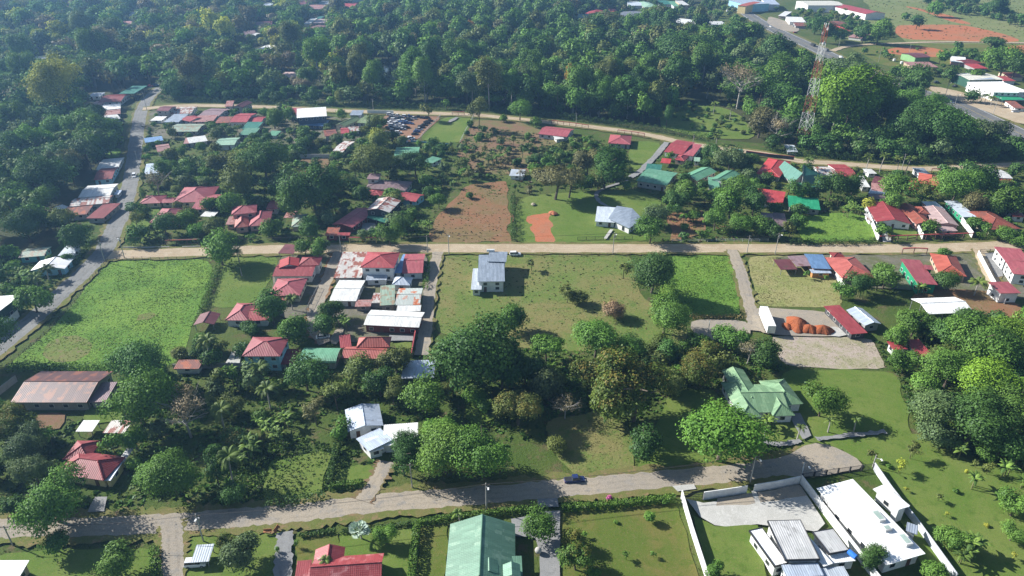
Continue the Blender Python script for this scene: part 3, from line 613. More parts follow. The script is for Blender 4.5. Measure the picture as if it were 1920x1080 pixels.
H("grey-black gabled hall|near the highway's far end", '02', [(762, 120, 890, 132, 935, 84, 'g', 'grey', 4.5, 2)])
H("far red hip|left of the grey-black gabled hall", '02', [(545, 102, 655, 108, 640, 77, 'h', 'red', 4, 2)])
H("far small red roof|behind the grey-black gabled hall", '02', [(742, 90, 790, 90, 795, 67, 'g', 'brightred', 3, 1)])
H("far turquoise roof|below the far red hip", '02', [(490, 132, 590, 134, 595, 112, 's', 'teal', 3, .8)], wall='blue')
H("far grey-green roof|at the left of the row beside the highway", '02', [(878, 42, 985, 42, 1000, 12, 'g', 'palegrey', 4, 1.2)])
H("far green hip|second roof of the row beside the highway", '02', [(995, 54, 1105, 52, 1100, 14, 'h', 'palegreen', 4, 2)])
H("far teal gable|third roof of the row beside the highway", '02', [(1110, 32, 1200, 32, 1212, 2, 'g', 'teal', 4, 1)])
H("far green shed|right of the far teal gable", '02', [(1213, 47, 1265, 47, 1278, 14, 's', 'green', 4, 1)])
H("far white block house|right end of the row beside the highway", '02', [(1270, 38, 1330, 38, 1345, 6, 's', 'white', 6, .3)])
H("long white flat school block|behind trees left of the highway", '02', [(1110, 160, 1362, 188, 1372, 152, 's', 'white', 4, .4)], wall='grey')
H("white flat annex|between the school block and the highway", '02', [(1490, 187, 1615, 187, 1622, 161, 's', 'white', 4, .3)], wall='grey')
H("blue-walled factory hall|at the highway's far end", '02', [(1750, 34, 1935, 26, 1960, -10, 's', 'zinc', 9, .6)], wall='blue', cat='warehouse')
H("yellow factory tower|left of the blue-walled factory hall", '02', [(1690, 40, 1755, 46, 1775, 10, 's', 'orange', 9, .3)], wall='yellow', cat='warehouse', win=False)
# --- beyond the highway (tile 03)
H("long cream-roofed warehouse|at the top right", '03', [(300, 40, 580, 40, 705, 6, 'g', 'cream', 8, 1.5)], cat='warehouse')
H("blue-white hall|at the left end beyond the highway", '03', [(-10, 32, 90, 34, 105, 0, 's', 'zinc', 7, .5)], cat='warehouse')
H("white-walled red-roofed depot|right of the long cream warehouse", '03', [(735, 105, 885, 100, 775, 36, 'G', 'red', 6.5, 2)], cat='warehouse')
H("rust red twin house|in front of the cream warehouse", '03', [(425, 187, 600, 184, 595, 156, 'g', 'rust', 3.2, 1.2)])
H("low rust house|beside the highway lay-by", '03', [(205, 194, 295, 197, 300, 166, 'g', 'rust', 3, 1)])
H("grey-white store|behind the low rust house", '03', [(160, 164, 288, 168, 270, 132, 's', 'white', 4, .5)])
H("white truck yard office|at the highway lay-by", '03', [(75, 118, 130, 122, 140, 88, 's', 'white', 3.5, .5)])
H("red pyramid-roofed kiosk|beside the highway trees", '03', [(530, 240, 635, 240, 622, 200, 'h', 'brightred', 3, 3)], wall='brick')
H("faded rust roof|right of the red pyramid kiosk", '03', [(600, 276, 700, 288, 692, 246, 'g', 'rustpink', 3, 1)])
H("green hut with maroon roof|alone on the grass beyond the highway", '03', [(1105, 432, 1225, 428, 1185, 392, 'g', 'maroon', 5, 1)], wall='green')
H("long rust-pink roof|in front of the green hut with maroon roof", '03', [(1080, 502, 1280, 504, 1268, 472, 's', 'rustpink', 3, .8)])
H("white-roofed pink house|right of the green hut", '03', [(1368, 462, 1485, 472, 1462, 433, 's', 'white', 3.2, .6)], wall='pink')
H("dark red roof|right of the white-roofed pink house", '03', [(1500, 480, 1608, 474, 1592, 436, 'g', 'darkred', 3, 1)])
H("vivid red lean-to|below the dark red roof", '03', [(1550, 513, 1652, 513, 1656, 482, 's', 'brightred', 3, .5)])
H("beige-roofed hardware shop|with a dark green front beside the highway", '03', [(1512, 600, 1770, 597, 1740, 545, 'g', 'cream', 6, .8), (1425, 565, 1512, 598, 1560, 545, 's', 'zinc', 6, .4)], wall='darkgreen', cat='shop')
H("long white warehouse|with a parapet beside the highway", '03', [(1690, 694, 1965, 690, 1960, 612, 's', 'purewhite', 6, .4), (1572, 628, 1692, 692, 1740, 625, 's', 'purewhite', 6.3, .2)], cat='warehouse')
H("green awning shop|in front of the long white warehouse", '03', [(1760, 750, 1935, 748, 1925, 706, 's', 'brightgreen', 4, .4)], open_=True, cat='shop')
H("red sheet roof behind the hardware shop|at the photo's right edge", '03', [(1768, 607, 1862, 607, 1852, 576, 's', 'red', 3.2, .6)])
H("maroon far-right roof|behind the long white warehouse", '03', [(1800, 578, 1920, 582, 1900, 546, 'g', 'darkred', 3.2, 1)])
H("rust shack|in front of the green awning shop at the right edge", '03', [(1850, 810, 1935, 814, 1932, 767, 's', 'rust', 3, .5)], cat='shed')
# --- left of the paved road (tile 10)
H("small white-roofed house|nearest the road's bend, above the red one", '10', [(718, 196, 885, 182, 897, 104, 'g', 'white', 3, .7)])
H("dark red house with blue walls|between two white roofs on the left roadside", '10', [(700, 272, 840, 260, 875, 174, 'g', 'darkred', 3.2, 1.2)], wall='blue')
H("wide white sheet-roofed house|left of the paved road", '10', [(585, 402, 825, 384, 866, 298, 'g', 'white', 3.6, .8), (850, 380, 890, 378, 908, 350, 's', 'zinc', 2.6, .3)])
H("rust-patched long house|left of the paved road, below the wide white roof", '10', [(520, 470, 815, 442, 820, 386, 'g', 'rustwhite', 3.8, .8), (458, 540, 650, 527, 672, 452, 's', 'rust', 3, .7), (646, 557, 775, 557, 815, 452, 's', 'darkred', 3, .5), (446, 496, 515, 472, 545, 432, 's', 'white', 3, .4)])
H("green and rust sheet house|among trees at the left edge", '10', [(138, 853, 330, 838, 422, 767, 'g', 'mossy', 3, .8)], wall='teal')
H("pale grey lean-to|right of the green and rust sheet house", '10', [(432, 838, 548, 833, 566, 770, 's', 'palegrey', 2.8, .5)], cat='shed')
H("white gabled bungalow|by the road below the junction", '10', [(228, 950, 485, 935, 530, 864, 'G', 'purewhite', 3.2, 1.4)], wall='blue')
H("white-roofed green-walled store|cut by the left edge", '20', [(-320, 280, -125, 285, 95, 64, 'S', 'white', 4.5, .8)], wall='darkgreen')
H("bare zinc-roofed shed|right of the paved road by the white car", '10', [(1080, 228, 1190, 216, 1238, 142, 's', 'zinc', 3, .5)], cat='shed')
H("large maroon hip-roofed estate|right of the paved road", '10', [(1292, 442, 1570, 430, 1590, 316, 'h', 'pink', 3.2, 2.6), (1432, 490, 1560, 490, 1670, 378, 'g', 'pink', 3.1, 1.4), (1042, 448, 1205, 442, 1240, 382, 'h', 'pink', 3, 1.6), (1205, 442, 1295, 440, 1300, 402, 'g', 'pink', 2.8, .8)], wall='cream')
H("pinkish red front house|below the maroon estate", '10', [(1118, 590, 1328, 584, 1362, 480, 'h', 'pink', 3.2, 2)], wall='yellow')
H("octagon-fronted salmon house|near the dirt road junction", '10', [(1735, 532, 1925, 512, 1905, 454, 'h', 'pink', 5, 1.8), (1758, 630, 1865, 618, 1850, 548, 'h', 'salmon', 3.2, 1.6), (1690, 605, 1762, 602, 1775, 548, 's', 'rustpink', 3, .6), (1865, 618, 2020, 606, 2060, 496, 'h', 'pink', 3.1, 1.8)], wall='pink')
H("white carport roof|between the pinkish front house and the salmon house", '10', [(1500, 542, 1600, 546, 1606, 512, 's', 'white', 2.6, .3)], open_=True, cat='carport')
H("rust pink hut|among banana plants beside the road", '10', [(1180, 60, 1282, 46, 1302, -8, 'g', 'rustpink', 3, .8)])
# --- centre village (tile 11)
H("maroon gabled house|beside the bare red yard", '11', [(228, 290, 362, 264, 428, 198, 'g', 'maroon', 3.2, 1.4), (192, 246, 260, 270, 330, 190, 'G', 'darkred', 3.2, 1.4)])
H("little maroon roof|behind the salmon house", '11', [(75, 490, 165, 487, 195, 422, 'g', 'darkred', 3, .8)])
H("long purple-brown house|with a small upper storey", '11', [(812, 332, 1122, 350, 1182, 282, 'h', 'brownish', 3.4, 1.6), (828, 262, 918, 264, 944, 228, 's', 'mauve', 6, .4)])
H("small red hip roof|in front of the purple-brown house", '11', [(815, 386, 942, 394, 978, 350, 'h', 'red', 3, 1.2)])
H("red gable with sky-blue walls|right of the rusty white gable", '11', [(1048, 410, 1198, 434, 1255, 380, 'g', 'red', 3.2, 1.3)], wall='blue')
H("rust-streaked white gable|above a green awning", '11', [(822, 497, 1000, 514, 1062, 422, 'G', 'rustwhite', 5.4, 1.4), (822, 548, 975, 592, 1000, 545, 's', 'teal', 3.2, .5, {'open': 1})], wall='dark')
H("long rose-red house|reaching back from the yellow gate", '11', [(572, 602, 722, 628, 822, 490, 'G', 'pink', 3.2, .9), (515, 687, 610, 686, 640, 632, 's', 'rust', 3, .5), (608, 686, 702, 686, 715, 668, 's', 'red', 3, .3)], wall='brick')
H("mossy green hip roof|left of the weeds and bananas", '11', [(264, 624, 385, 614, 442, 522, 'h', 'mossy', 2.8, 1.3)], wall='tan')
H("rusty pink shelter|left of the mossy green hip roof", '11', [(205, 553, 285, 553, 300, 507, 's', 'rustpink', 2.6, .3)], open_=True, cat='shed')
H("maroon roadside shelter|on the near side of the dirt road", '11', [(165, 818, 277, 824, 296, 760, 's', 'maroon', 4, .4)], open_=True, cat='shed')
H("bright red cluster house|below the maroon roadside shelter", '11', [(121, 991, 420, 990, 468, 888, 'g', 'red', 3.6, 1.1), (318, 912, 474, 908, 488, 846, 'h', 'red', 4.25, 1.4), (172, 930, 322, 915, 336, 855, 'G', 'brightred', 4.3, 1.1)])
H("rose-red hip house|below the bright red cluster house", '11', [(95, 1140, 330, 1135, 405, 1005, 'h', 'pink', 3.6, 1.6), (105, 1172, 240, 1172, 250, 1140, 's', 'salmon', 2.8, .4)])
H("rust-stained flat white house|left of the two-storey red hip house", '11', [(580, 1005, 790, 1002, 802, 822, 's', 'rustwhite', 3.6, .8)])
H("two-storey red hip house|on the near side of the dirt road", '11', [(780, 926, 1035, 930, 1046, 812, 'h', 'red', 6, 1.9), (822, 1022, 980, 1020, 985, 968, 's', 'zinc', 3, .4)])
H("red and blue roofed house|beside the lane by the pasture", '11', [(1095, 970, 1252, 966, 1276, 822, 'g', 'pink', 3.5, 1.3), (1038, 966, 1090, 968, 1115, 832, 's', 'blue', 3.2, .3)])
H("small white pyramid roof|below the red and blue roofed house", '11', [(1018, 1056, 1155, 1060, 1160, 1000, 'h', 'zinc', 3.4, 1.6)])
H("large plain white sheet roof|left of the patchwork roofs", '11', [(548, 1175, 752, 1178, 785, 1022, 'g', 'white', 3.2, .7)])
def tankparts(root, org, frs):
    A, ex, ey, L, D = frs[0]; m = MB(); c = G(*T('11', 1760, 810), 5.3); m.tube((c[0]-1.5, c[1], 5.9), (c[0]+1.5, c[1], 5.9), .6, n=12); m.build('water_tank', plain('tank_white', (.7, .7, .68), .5), root, org)
H("big pale blue house|standing alone at the pasture's corner", '11', [(1662, 1032, 1866, 1030, 1876, 838, 's', 'slate', 4.6, .5), (1612, 1092, 1690, 1092, 1665, 940, 's', 'palegrey', 3.2, .4), (1735, 880, 1876, 884, 1876, 812, 's', 'slate', 5.4, .2, {'z0': 3.0})], parts=tankparts)
H("sage green gabled house|below the bright lawn of the car yard", '11', [(1028, 124, 1215, 120, 1290, 20, 'g', 'green', 3.4, 1.2), (1250, 126, 1322, 144, 1345, 100, 's', 'seagreen', 2.8, .3)])
H("half-hidden grey shed|behind the bare tree on the brown slope", '12', [(-20, 238, 90, 242, 100, 196, 's', 'palegrey', 2.6, .3)], cat='shed')
H("blue-green roof strip|behind grey trees below the upper dirt road", '12', [(1640, 76, 1730, 84, 1745, 46, 's', 'seagreen', 3, .4)])
H("small grey equipment hut|at the foot of the lattice tower", '13', [(145, 56, 225, 60, 228, 12, 's', 'palegrey', 2.6, .2)], cat='shed', wall='grey')
# --- below the dirt road, centre left (tiles 20, 21)
H("orange and green patchwork roofs|beside the lane by the pasture", '21', [(1042, 128, 1230, 126, 1258, 0, 'g', 'patch', 3.4, .9), (740, 140, 860, 137, 872, 92, 's', 'rustpink', 2.8, .3), (860, 112, 940, 112, 948, 42, 's', 'rustwhite', 3, .3), (928, 132, 1042, 124, 1082, -20, 's', 'mossy', 3.6, .4)], wall='block')
H("short white sheet roof|between the patchwork and the long white warehouse", '21', [(1052, 176, 1232, 174, 1238, 132, 's', 'white', 3, .3)])
H("long white low-gabled warehouse|with brick red walls", '21', [(806, 276, 1222, 296, 1232, 180, 'g', 'white', 3.7, .9)], wall='brick', cat='warehouse')
H("salmon multi-roofed house|inside the red garden wall", '21', [(640, 524, 965, 532, 1010, 445, 'g', 'salmon', 3, 1.1), (752, 448, 1002, 442, 1000, 368, 'h', 'salmon', 3.8, 1.9), (632, 450, 716, 438, 728, 354, 's', 'red', 3.2, .6)])
H("red-roofed light blue house|above the left woodland", '21', [(-108, 512, 180, 512, 250, 368, 'h', 'pink', 5.6, 1.8)], wall='blue')
H("bright green curved-roof shed|right of the light blue house", '21', [(318, 558, 600, 562, 617, 456, 'a', 'green', 3, 1.2)], cat='shed', wall='grey')
H("low dark red roof|between the light blue house and the green shed", '21', [(184, 572, 290, 568, 332, 462, 's', 'darkred', 2.8, .4)])
H("small rust gable|at the edge of the green field", '20', [(1450, 278, 1605, 274, 1616, 192, 'G', 'maroon', 2.8, 1)], open_=True, cat='shed')
H("salmon hip house|beside the green field's right side", '20', [(1686, 242, 1862, 244, 1924, 114, 'h', 'pink', 3.2, 1.5), (1850, 248, 2010, 240, 2030, 122, 'g', 'red', 3, 1)])
H("rust red lean-to|behind the palm below the green field", '20', [(1300, 606, 1490, 606, 1530, 545, 's', 'rust', 2.6, .4)], cat='shed')
H("blue-white open shed|left of the big dark tree", '21', [(1088, 678, 1335, 672, 1348, 546, 's', 'zinc', 3, .4)], open_=True, cat='shed')
H("angled white-blue double house|above the near gravel road", '21', [(688, 1078, 955, 1030, 985, 858, 'G', 'zinc', 3.4, 1.1), (950, 1185, 1215, 1165, 1250, 1016, 's', 'white', 3.2, .5), (750, 1130, 848, 1236, 1010, 1130, 'S', 'zinc', 3.2, .5), (845, 1236, 960, 1205, 1010, 1090, 's', 'white', 3.1, .4)])
H("large rusty barn|by the road below the green field", '20', [(76, 858, 652, 858, 800, 624, 'g', 'barn', 3.6, 1.7), (664, 858, 790, 852, 838, 716, 's', 'mauve', 3, .5, {'nowin': 1})], wall='block', cat='barn', win=True)
H("small white square roof|in front of the rusty barn", '20', [(565, 1076, 690, 1076, 726, 998, 's', 'white', 2.6, .3)], open_=True, cat='shed')
H("stained low shed|right of the small white square roof", '20', [(770, 1086, 930, 1090, 985, 1000, 's', 'rustwhite', 2.6, .3)], open_=True, cat='shed')
H("red-roofed yellow house|at the lower left by the gravel road", '30', [(408, 312, 776, 364, 852, 176, 'h', 'red', 3.2, 1.9), (470, 205, 660, 205, 640, 64, 'h', 'red', 3.2, 1.5), (780, 364, 830, 364, 888, 226, 's', 'zinc', 2.8, .2), (880, 226, 930, 226, 968, 112, 's', 'flatgrey', 2.6, .1, {'open': 1})], wall='yellow')
H("small pale carport|with a car under it by the lower lane", '30', [(1430, 980, 1566, 970, 1588, 846, 's', 'palegrey', 2.6, .3)], open_=True, cat='carport')
H("white corner roof|cut by the lower left corner", '30', [(-180, 1120, 125, 1118, 216, 976, 's', 'purewhite', 3.2, .6)])
# --- bottom row (tiles 31, 33)
H("red tiled house|at the bottom edge", '31', [(395, 1190, 940, 1150, 905, 912, 'g', 'redtile', 3.2, 2), (424, 1020, 652, 1000, 665, 862, 'G', 'redtile', 3.25, 1.3), (288, 1110, 400, 1100, 412, 970, 's', 'redtile', 2.8, .5)], cat='house')
def dormers(root, org, frs):
    for zx, zy in ((1760, 1040), (1930, 1070)):
        fr = rect('31', (zx-75, zy+25, zx+55, zy+20, zx+55, zy-80), 4.2); r = MB(); w = MB()
        make_roof(r, None, fr, 'G', 4.2, .9); make_wall(w, fr, 'G', 4.2, .9, .25, 2.6); d = w.build('dormer', wallmat('white'), root, org); r.build('dormer_roof', ROOF['sage'], d, org)
H("large sage green-roofed house|at the bottom edge", '31', [(1412, 1150, 1945, 1150, 1890, 690, 'G', 'sage', 3.1, 3.0), (1830, 1085, 2000, 1080, 2010, 940, 's', 'sage', 2.9, .5)], parts=dormers)
# --- right of centre (tiles 12, 13)
H("modern grey shed-roofed house|on the bright lawn", '12', [(622, 580, 775, 590, 790, 484, 's', 'palegrey', 3.0, .5), (720, 556, 880, 632, 980, 562, 'p', 'slate', 3.2, 1.1, {'pts': [(722, 558, 3.3), (880, 632, 3.1), (980, 562, 3.1), (902, 482, 4.5), (786, 463, 4.7)]})], wall='white')
H("large teal ribbed roof|above the grey house's lawn", '12', [(932, 274, 1162, 312, 1216, 212, 'g', 'seagreen', 3.8, 1.2), (1000, 195, 1115, 205, 1120, 160, 's', 'teal', 3, .4)], wall='grey')
H("light green gabled house|right of the large teal roof", '12', [(1268, 242, 1388, 276, 1476, 190, 'G', 'green', 3.4, 1.3)])
H("teal green stepped house|right of the light green gabled house", '12', [(1488, 262, 1600, 290, 1668, 212, 'G', 'seagreen', 4, 1.1), (1475, 332, 1560, 338, 1600, 262, 's', 'seagreen', 3, .5)])
H("bright red and blue roofed house|at the end of the grey driveway", '12', [(1138, 58, 1280, 80, 1320, -20, 'g', 'red', 3.4, 1.4), (1275, 80, 1358, 92, 1405, 10, 's', 'pink', 3.4, .6)])
H("red open carport|below the red and blue roofed house", '12', [(1113, 140, 1185, 147, 1196, 115, 's', 'brightred', 2.8, .3)], open_=True, cat='carport')
H("small red pyramid roof|right of the red open carport", '12', [(1216, 116, 1292, 128, 1302, 88, 'h', 'red', 2.9, 1)])
H("white-green tank shed|right of the red and blue roofed house", '12', [(1362, 128, 1408, 132, 1412, 104, 's', 'palegreen', 2.8, .2)], cat='shed')
H("scarlet hip house|left of the grassy track", '13', [(-90, 220, 88, 250, 108, 122, 'h', 'brightred', 3.2, 1.5)])
H("scarlet flat roof|left of the bright green shed", '13', [(-110, 420, 108, 452, 126, 366, 's', 'brightred', 3, .5)])
H("brown and white shed|at the left end of the weedy lot", '13', [(62, 615, 155, 622, 158, 530, 's', 'brownish', 3, .5), (-60, 566, 60, 580, 60, 530, 's', 'mauve', 3, .4)])
H("steep teal A-frame house|right of the grassy track", '13', [(190, 292, 300, 286, 262, 186, 'G', 'teal', 2.4, 4.8), (300, 300, 394, 302, 392, 216, 'p', 'teal', 3, .8, {'pts': [(258, 236, 7.1), (322, 304, 2.7), (394, 302, 2.7), (393, 222, 3.2), (262, 150, 7.1)]}), (188, 322, 390, 322, 392, 296, 's', 'teal', 2.7, .4)], caps=False)
H("rusty red and white patched house|below the upper dirt road", '13', [(395, 236, 530, 238, 535, 172, 'g', 'rustwhite', 3.2, .8), (546, 250, 684, 252, 682, 154, 'g', 'red', 3.4, 1), (545, 290, 610, 290, 600, 246, 'G', 'rustpink', 2.8, .8), (410, 258, 520, 260, 525, 236, 's', 'blue', 2.6, .2)])
H("bright emerald shed|above the weedy lot", '13', [(156, 470, 394, 494, 398, 418, 's', 'brightgreen', 3.2, .6)], wall='block', cat='shed')
H("tiny white roof|beside the roadside palms", '13', [(752, 222, 818, 222, 820, 188, 's', 'white', 2.6, .2)], cat='shed')
H("jumble of white and maroon roofs|below the roadside palms", '13', [(705, 320, 768, 324, 790, 250, 's', 'white', 3, .4), (775, 292, 878, 310, 900, 256, 'g', 'maroon', 3.3, .8), (775, 346, 880, 360, 898, 312, 's', 'rustpink', 3, .4), (752, 366, 868, 388, 884, 342, 's', 'zinc', 2.8, .3), (780, 412, 900, 416, 880, 378, 's', 'brownish', 2.6, .3)])
H("orange-red hip house|with a pergola behind it", '13', [(1122, 290, 1320, 320, 1296, 240, 'h', 'orange', 3.4, 1.6), (1065, 336, 1142, 346, 1150, 290, 's', 'orange', 3, .5), (1020, 286, 1085, 290, 1100, 254, 'g', 'orange', 3, .8)], wall='orange')
H("slate roof strip|behind the orange-red hip house", '13', [(1128, 222, 1218, 224, 1222, 186, 's', 'slate', 3, .3)], cat='shed')
H("white roof with red front edge|at the photo's right edge", '13', [(1690, 252, 1838, 258, 1808, 196, 'g', 'white', 3.4, .7), (1760, 283, 1852, 281, 1848, 252, 's', 'red', 2.8, .3)])
H("red gabled house with arched windows|behind its own lawn", '13', [(812, 582, 1078, 602, 1022, 466, 'G', 'red', 3.3, 1.6), (758, 575, 818, 578, 818, 530, 's', 'rustwhite', 2.6, .3)])
H("terracotta tiled house|second in the walled row", '13', [(1108, 600, 1244, 604, 1172, 462, 'G', 'terra', 3.2, 1.2), (1135, 518, 1212, 524, 1200, 476, 'h', 'terra', 4, .8)], wall='pink')
H("pale pink-roofed house|third in the walled row", '13', [(1258, 602, 1435, 614, 1330, 482, 'G', 'palepink', 3.4, 1), (1222, 492, 1330, 492, 1292, 436, 's', 'zinc', 3.4, .4), (1294, 656, 1426, 652, 1396, 608, 's', 'palepink', 2.7, .3)], wall='pink')
H("long blue-grey shed|with a green side wall", '13', [(1462, 548, 1562, 552, 1432, 430, 'S', 'palegrey', 3.6, .4)], wall='forest', cat='shed')
H("wide dark terracotta hip house|behind the roadside hedge", '13', [(1662, 642, 1892, 634, 1782, 494, 'h', 'terra', 3.3, 2), (1590, 580, 1710, 572, 1650, 496, 'h', 'terra', 3.2, 1.3)], wall='cream')
H("partly hidden red roof|right of the wide terracotta house", '13', [(1840, 542, 1935, 548, 1905, 494, 's', 'darkred', 3, .5)])
H("mauve, maroon and blue sheet house|on the dry grass lot", '13', [(96, 942, 222, 940, 182, 868, 's', 'maroon', 3, .3, {'open': 1}), (216, 918, 346, 912, 302, 838, 's', 'mauve', 3.6, .3, {'open': 1}), (332, 932, 476, 938, 412, 834, 's', 'blue', 3.6, .3), (330, 968, 478, 968, 476, 942, 's', 'zinc', 2.8, .2)], wall='orange')
H("big rose-red gabled house|right of the mauve and blue sheets", '13', [(556, 1006, 808, 1002, 684, 846, 'h', 'salmon', 3.4, 1.9), (490, 850, 580, 850, 560, 812, 'h', 'darkred', 3.2, .8)], wall='cream')
H("pink-red house with a green side wall|beside the brown lot", '13', [(1122, 1046, 1276, 1056, 1192, 882, 's', 'pink', 4.4, .5), (1180, 938, 1240, 946, 1225, 915, 's', 'pink', 5.2, .2)], wall='forest')
H("terracotta red hip house|joined right of the pink-red house", '13', [(1282, 968, 1490, 994, 1436, 846, 'h', 'orange', 3.4, 1.7)])
H("upper maroon-roofed modern house|behind the white wall at the right edge", '13', [(1772, 868, 1975, 885, 1945, 798, 's', 'pink', 5, .5), (1838, 972, 2010, 992, 1970, 898, 's', 'pink', 4.6, .5)])
H("lower maroon-roofed modern house|in the same walled yard", '13', [(1744, 1120, 1900, 1118, 1880, 1040, 's', 'pink', 4.5, .5)])
# --- right (tiles 22, 23)
H("white arched canopy roof|over open posts", '23', [(1205, 196, 1545, 182, 1425, 66, 'g', 'purewhite', 4.6, 1.2)], open_=True, cat='canopy')
H("red corrugated shed|beside the orange soil heaps", '23', [(625, 346, 748, 336, 664, 124, 's', 'red', 3, .4)], wall='dark', cat='shed')
H("blue-white gabled shed|joined right of the red corrugated shed", '23', [(728, 282, 850, 268, 895, 130, 'G', 'zinc', 3.2, .9)], wall='grey', cat='shed')
H("red roof half hidden by trees|below the canopy", '23', [(1130, 512, 1242, 510, 1272, 392, 's', 'red', 3.2, .5), (940, 462, 1050, 458, 1042, 402, 's', 'red', 3, .4)])
H("green tiled villa with several hips|on the large lawn", '22', [(1760, 935, 2085, 930, 1960, 720, 'g', 'bottlegreen', 3.4, 1.9), (1985, 884, 2184, 868, 2070, 680, 'h', 'bottlegreen', 3.45, 1.8), (1714, 975, 1874, 967, 1694, 698, 'h', 'bottlegreen', 3.35, 1.7), (1958, 960, 2122, 955, 2040, 800, 'h', 'bottlegreen', 3.3, 1.5), (1712, 850, 1880, 840, 1800, 604, 'G', 'bottlegreen', 3.85, 1.1)], wall='white')
# modern flat-roofed pair at the lower right
def skylights(root, org, frs):
    for q in ((830, 630, 880, 665), (876, 695, 926, 735), (1032, 805, 1084, 845)):
        fr = rect('33', (q[0]+8, q[3]+4, q[2]+6, q[3]-6, q[2]-14, q[1]), 4.3); m = MB(); A, ex, ey, L, D = fr
        c = (A[0]+ex[0]*L/2+ey[0]*D/2, A[1]+ex[1]*L/2+ey[1]*D/2); m.box((*c, 3.6), (L, D, .85), ex); o = m.build('skylight', FRAME, root, org)
        m = MB(); m.box((*c, 4.42), (L*.75, D*.75, .06), ex); m.build('pane', plain('skylight_glass', (.33, .42, .37), .2, spec=.6), o, org)
H("long plain white-roofed modern house|at the lower right", '33', [(885, 1000, 1182, 912, 765, 332, 's', 'purewhite', 4.0, .6), (980, 590, 1066, 552, 922, 374, 's', 'purewhite', 3.4, .2), (985, 580, 1062, 558, 1040, 490, 's', 'purewhite', 4.8, .1), (1035, 740, 1120, 770, 960, 650, 's', 'zinc', 3.3, .2)], parts=skylights, ov=.8, caps=False)
def flatparts(root, org, frs):
    A, ex, ey, L, D = frs[0]
    m = MB(); c = G(*T('33', 625, 935), 3.2); m.tube((c[0]-.4, c[1]+.8, 3.9), (c[0]+.5, c[1]-.8, 3.9), .6, n=12); m.build('water_tank', plain('tank_blue', (.03, .16, .55), .4), root, org)
    for i, fr in enumerate(frs[:3]):
        A, ex, ey, L, D = fr; m = MB(); e = (4.3, 3.5, 3.45)[i]
        P = lambda s, t: (A[0]+ex[0]*s+ey[0]*t, A[1]+ex[1]*s+ey[1]*t)
        for (s, t_, w, d) in ((L/2, -.06, L+.3, .12), (L/2, D+.06, L+.3, .12), (-.06, D/2, .12, D), (L+.06, D/2, .12, D)): m.box((*P(s, t_), e-.25), (w, d, .55), ex)
        m.build('roof_edge_trim', DARKSTEEL, root, org)
H("flat grey-and-white modern house|with a blue water tank", '33', [(130, 962, 385, 955, 195, 668, 's', 'flatgrey', 4.3, .25), (455, 915, 605, 888, 500, 728, 's', 'flatgrey', 3.95, .2), (50, 1008, 145, 985, -75, 730, 's', 'purewhite', 3.9, .15), (420, 1008, 488, 985, 295, 686, 's', 'purewhite', 4.05, .15), (470, 985, 660, 965, 600, 900, 's', 'purewhite', 3.2, .1), (140, 1090, 420, 1075, 375, 985, 's', 'zinc', 4.0, .15), (400, 1120, 620, 1100, 560, 1010, 's', 'palegrey', 3.3, .2)], parts=flatparts, caps=False, ov=.3)
# ------------------------------------------------------------------ walls, fences, hedges, poles, vehicles
NEED = []                                 # things whose label is worked out at the end: (object, class phrase, x, y, z)
def pxline(P): return [G(u, v) for u, v in P]
def base_of(wp): return (wp[0][0], wp[0][1], 0)
def wall_line(lab, P, h, mat, th=.2, cap=None, name='boundary_wall', cat='wall'):
    wp = pxline(P); org = base_of(wp); core, _, extra = lab.partition('|')
    root = empty(name, org, (core+' '+extra).strip(), cat); LAND.append(("the "+core, wp[len(wp)//2][0], wp[len(wp)//2][1]))
    m = MB(); cm = MB()
    for a, b in zip(wp, wp[1:]):
        l = math.hypot(b[0]-a[0], b[1]-a[1]); ex = ((b[0]-a[0])/l, (b[1]-a[1])/l); c = ((a[0]+b[0])/2, (a[1]+b[1])/2)
        m.box((*c, -.05), (l, th, h+.05), ex)
        if cap: cm.box((*c, h), (l+.02, th+.14, .12), ex)
    m.build('wall_panel', mat, root, org)
    if cap: cm.build('coping', cap, root, org)
    return root
def rail_fence(lab, P, h, mat, step=2.4, rails=(.2, .95), bars=.0, top=None, name='rail_fence', post=.12, gap=None, wire=False):
    wp = pxline(P); org = base_of(wp); core, _, extra = lab.partition('|')
    root = empty(name, org, (core+' '+extra).strip(), 'fence'); LAND.append(("the "+core, wp[len(wp)//2][0], wp[len(wp)//2][1]))
    rm = MB(); npost = 0; extra_posts = MB()
    for a, b in zip(wp, wp[1:]):
        l = math.hypot(b[0]-a[0], b[1]-a[1]); ex = ((b[0]-a[0])/l, (b[1]-a[1])/l); c = ((a[0]+b[0])/2, (a[1]+b[1])/2); n = max(1, int(l/step))
        for i in range(n+1):
            m = MB(); x, y = a[0]+(b[0]-a[0])*i/n, a[1]+(b[1]-a[1])*i/n
            hh = h*(R.uniform(.9, 1.12) if wire else 1.0)
            m.box((x, y, 0), (post, post, hh), ex); m.build('post', WOODPOST if wire else mat, root, org)
        for r in rails: rm.box((*c, h*r), (l, .03 if wire else .06, .03 if wire else .08), ex)
        if bars:
            k = int(l/bars)
            for i in range(k): x, y = a[0]+(b[0]-a[0])*(i+.5)/k, a[1]+(b[1]-a[1])*(i+.5)/k; rm.box((x, y, h*rails[0]), (.04, .03, h*(rails[-1]-rails[0])), ex)
        if top:
            tm = MB(); tm.box((*c, h), (l, .55, .18), ex); tm.build('top_cap', top, root, org)
    rm.build('rail', CABLE if wire else mat, root, org); return root
WHITEW = wallmat('white'); REDCAP = plain('red_cap', (.36, .07, .07), .6); BRICKW = wallmat('brick'); BLOCKW = wallmat('block')
wall_line("long white side wall|of the walled lawn at the lower right", [(1277, 934), (1296, 1000), (1328, 1100)], 2.6, WHITEW)
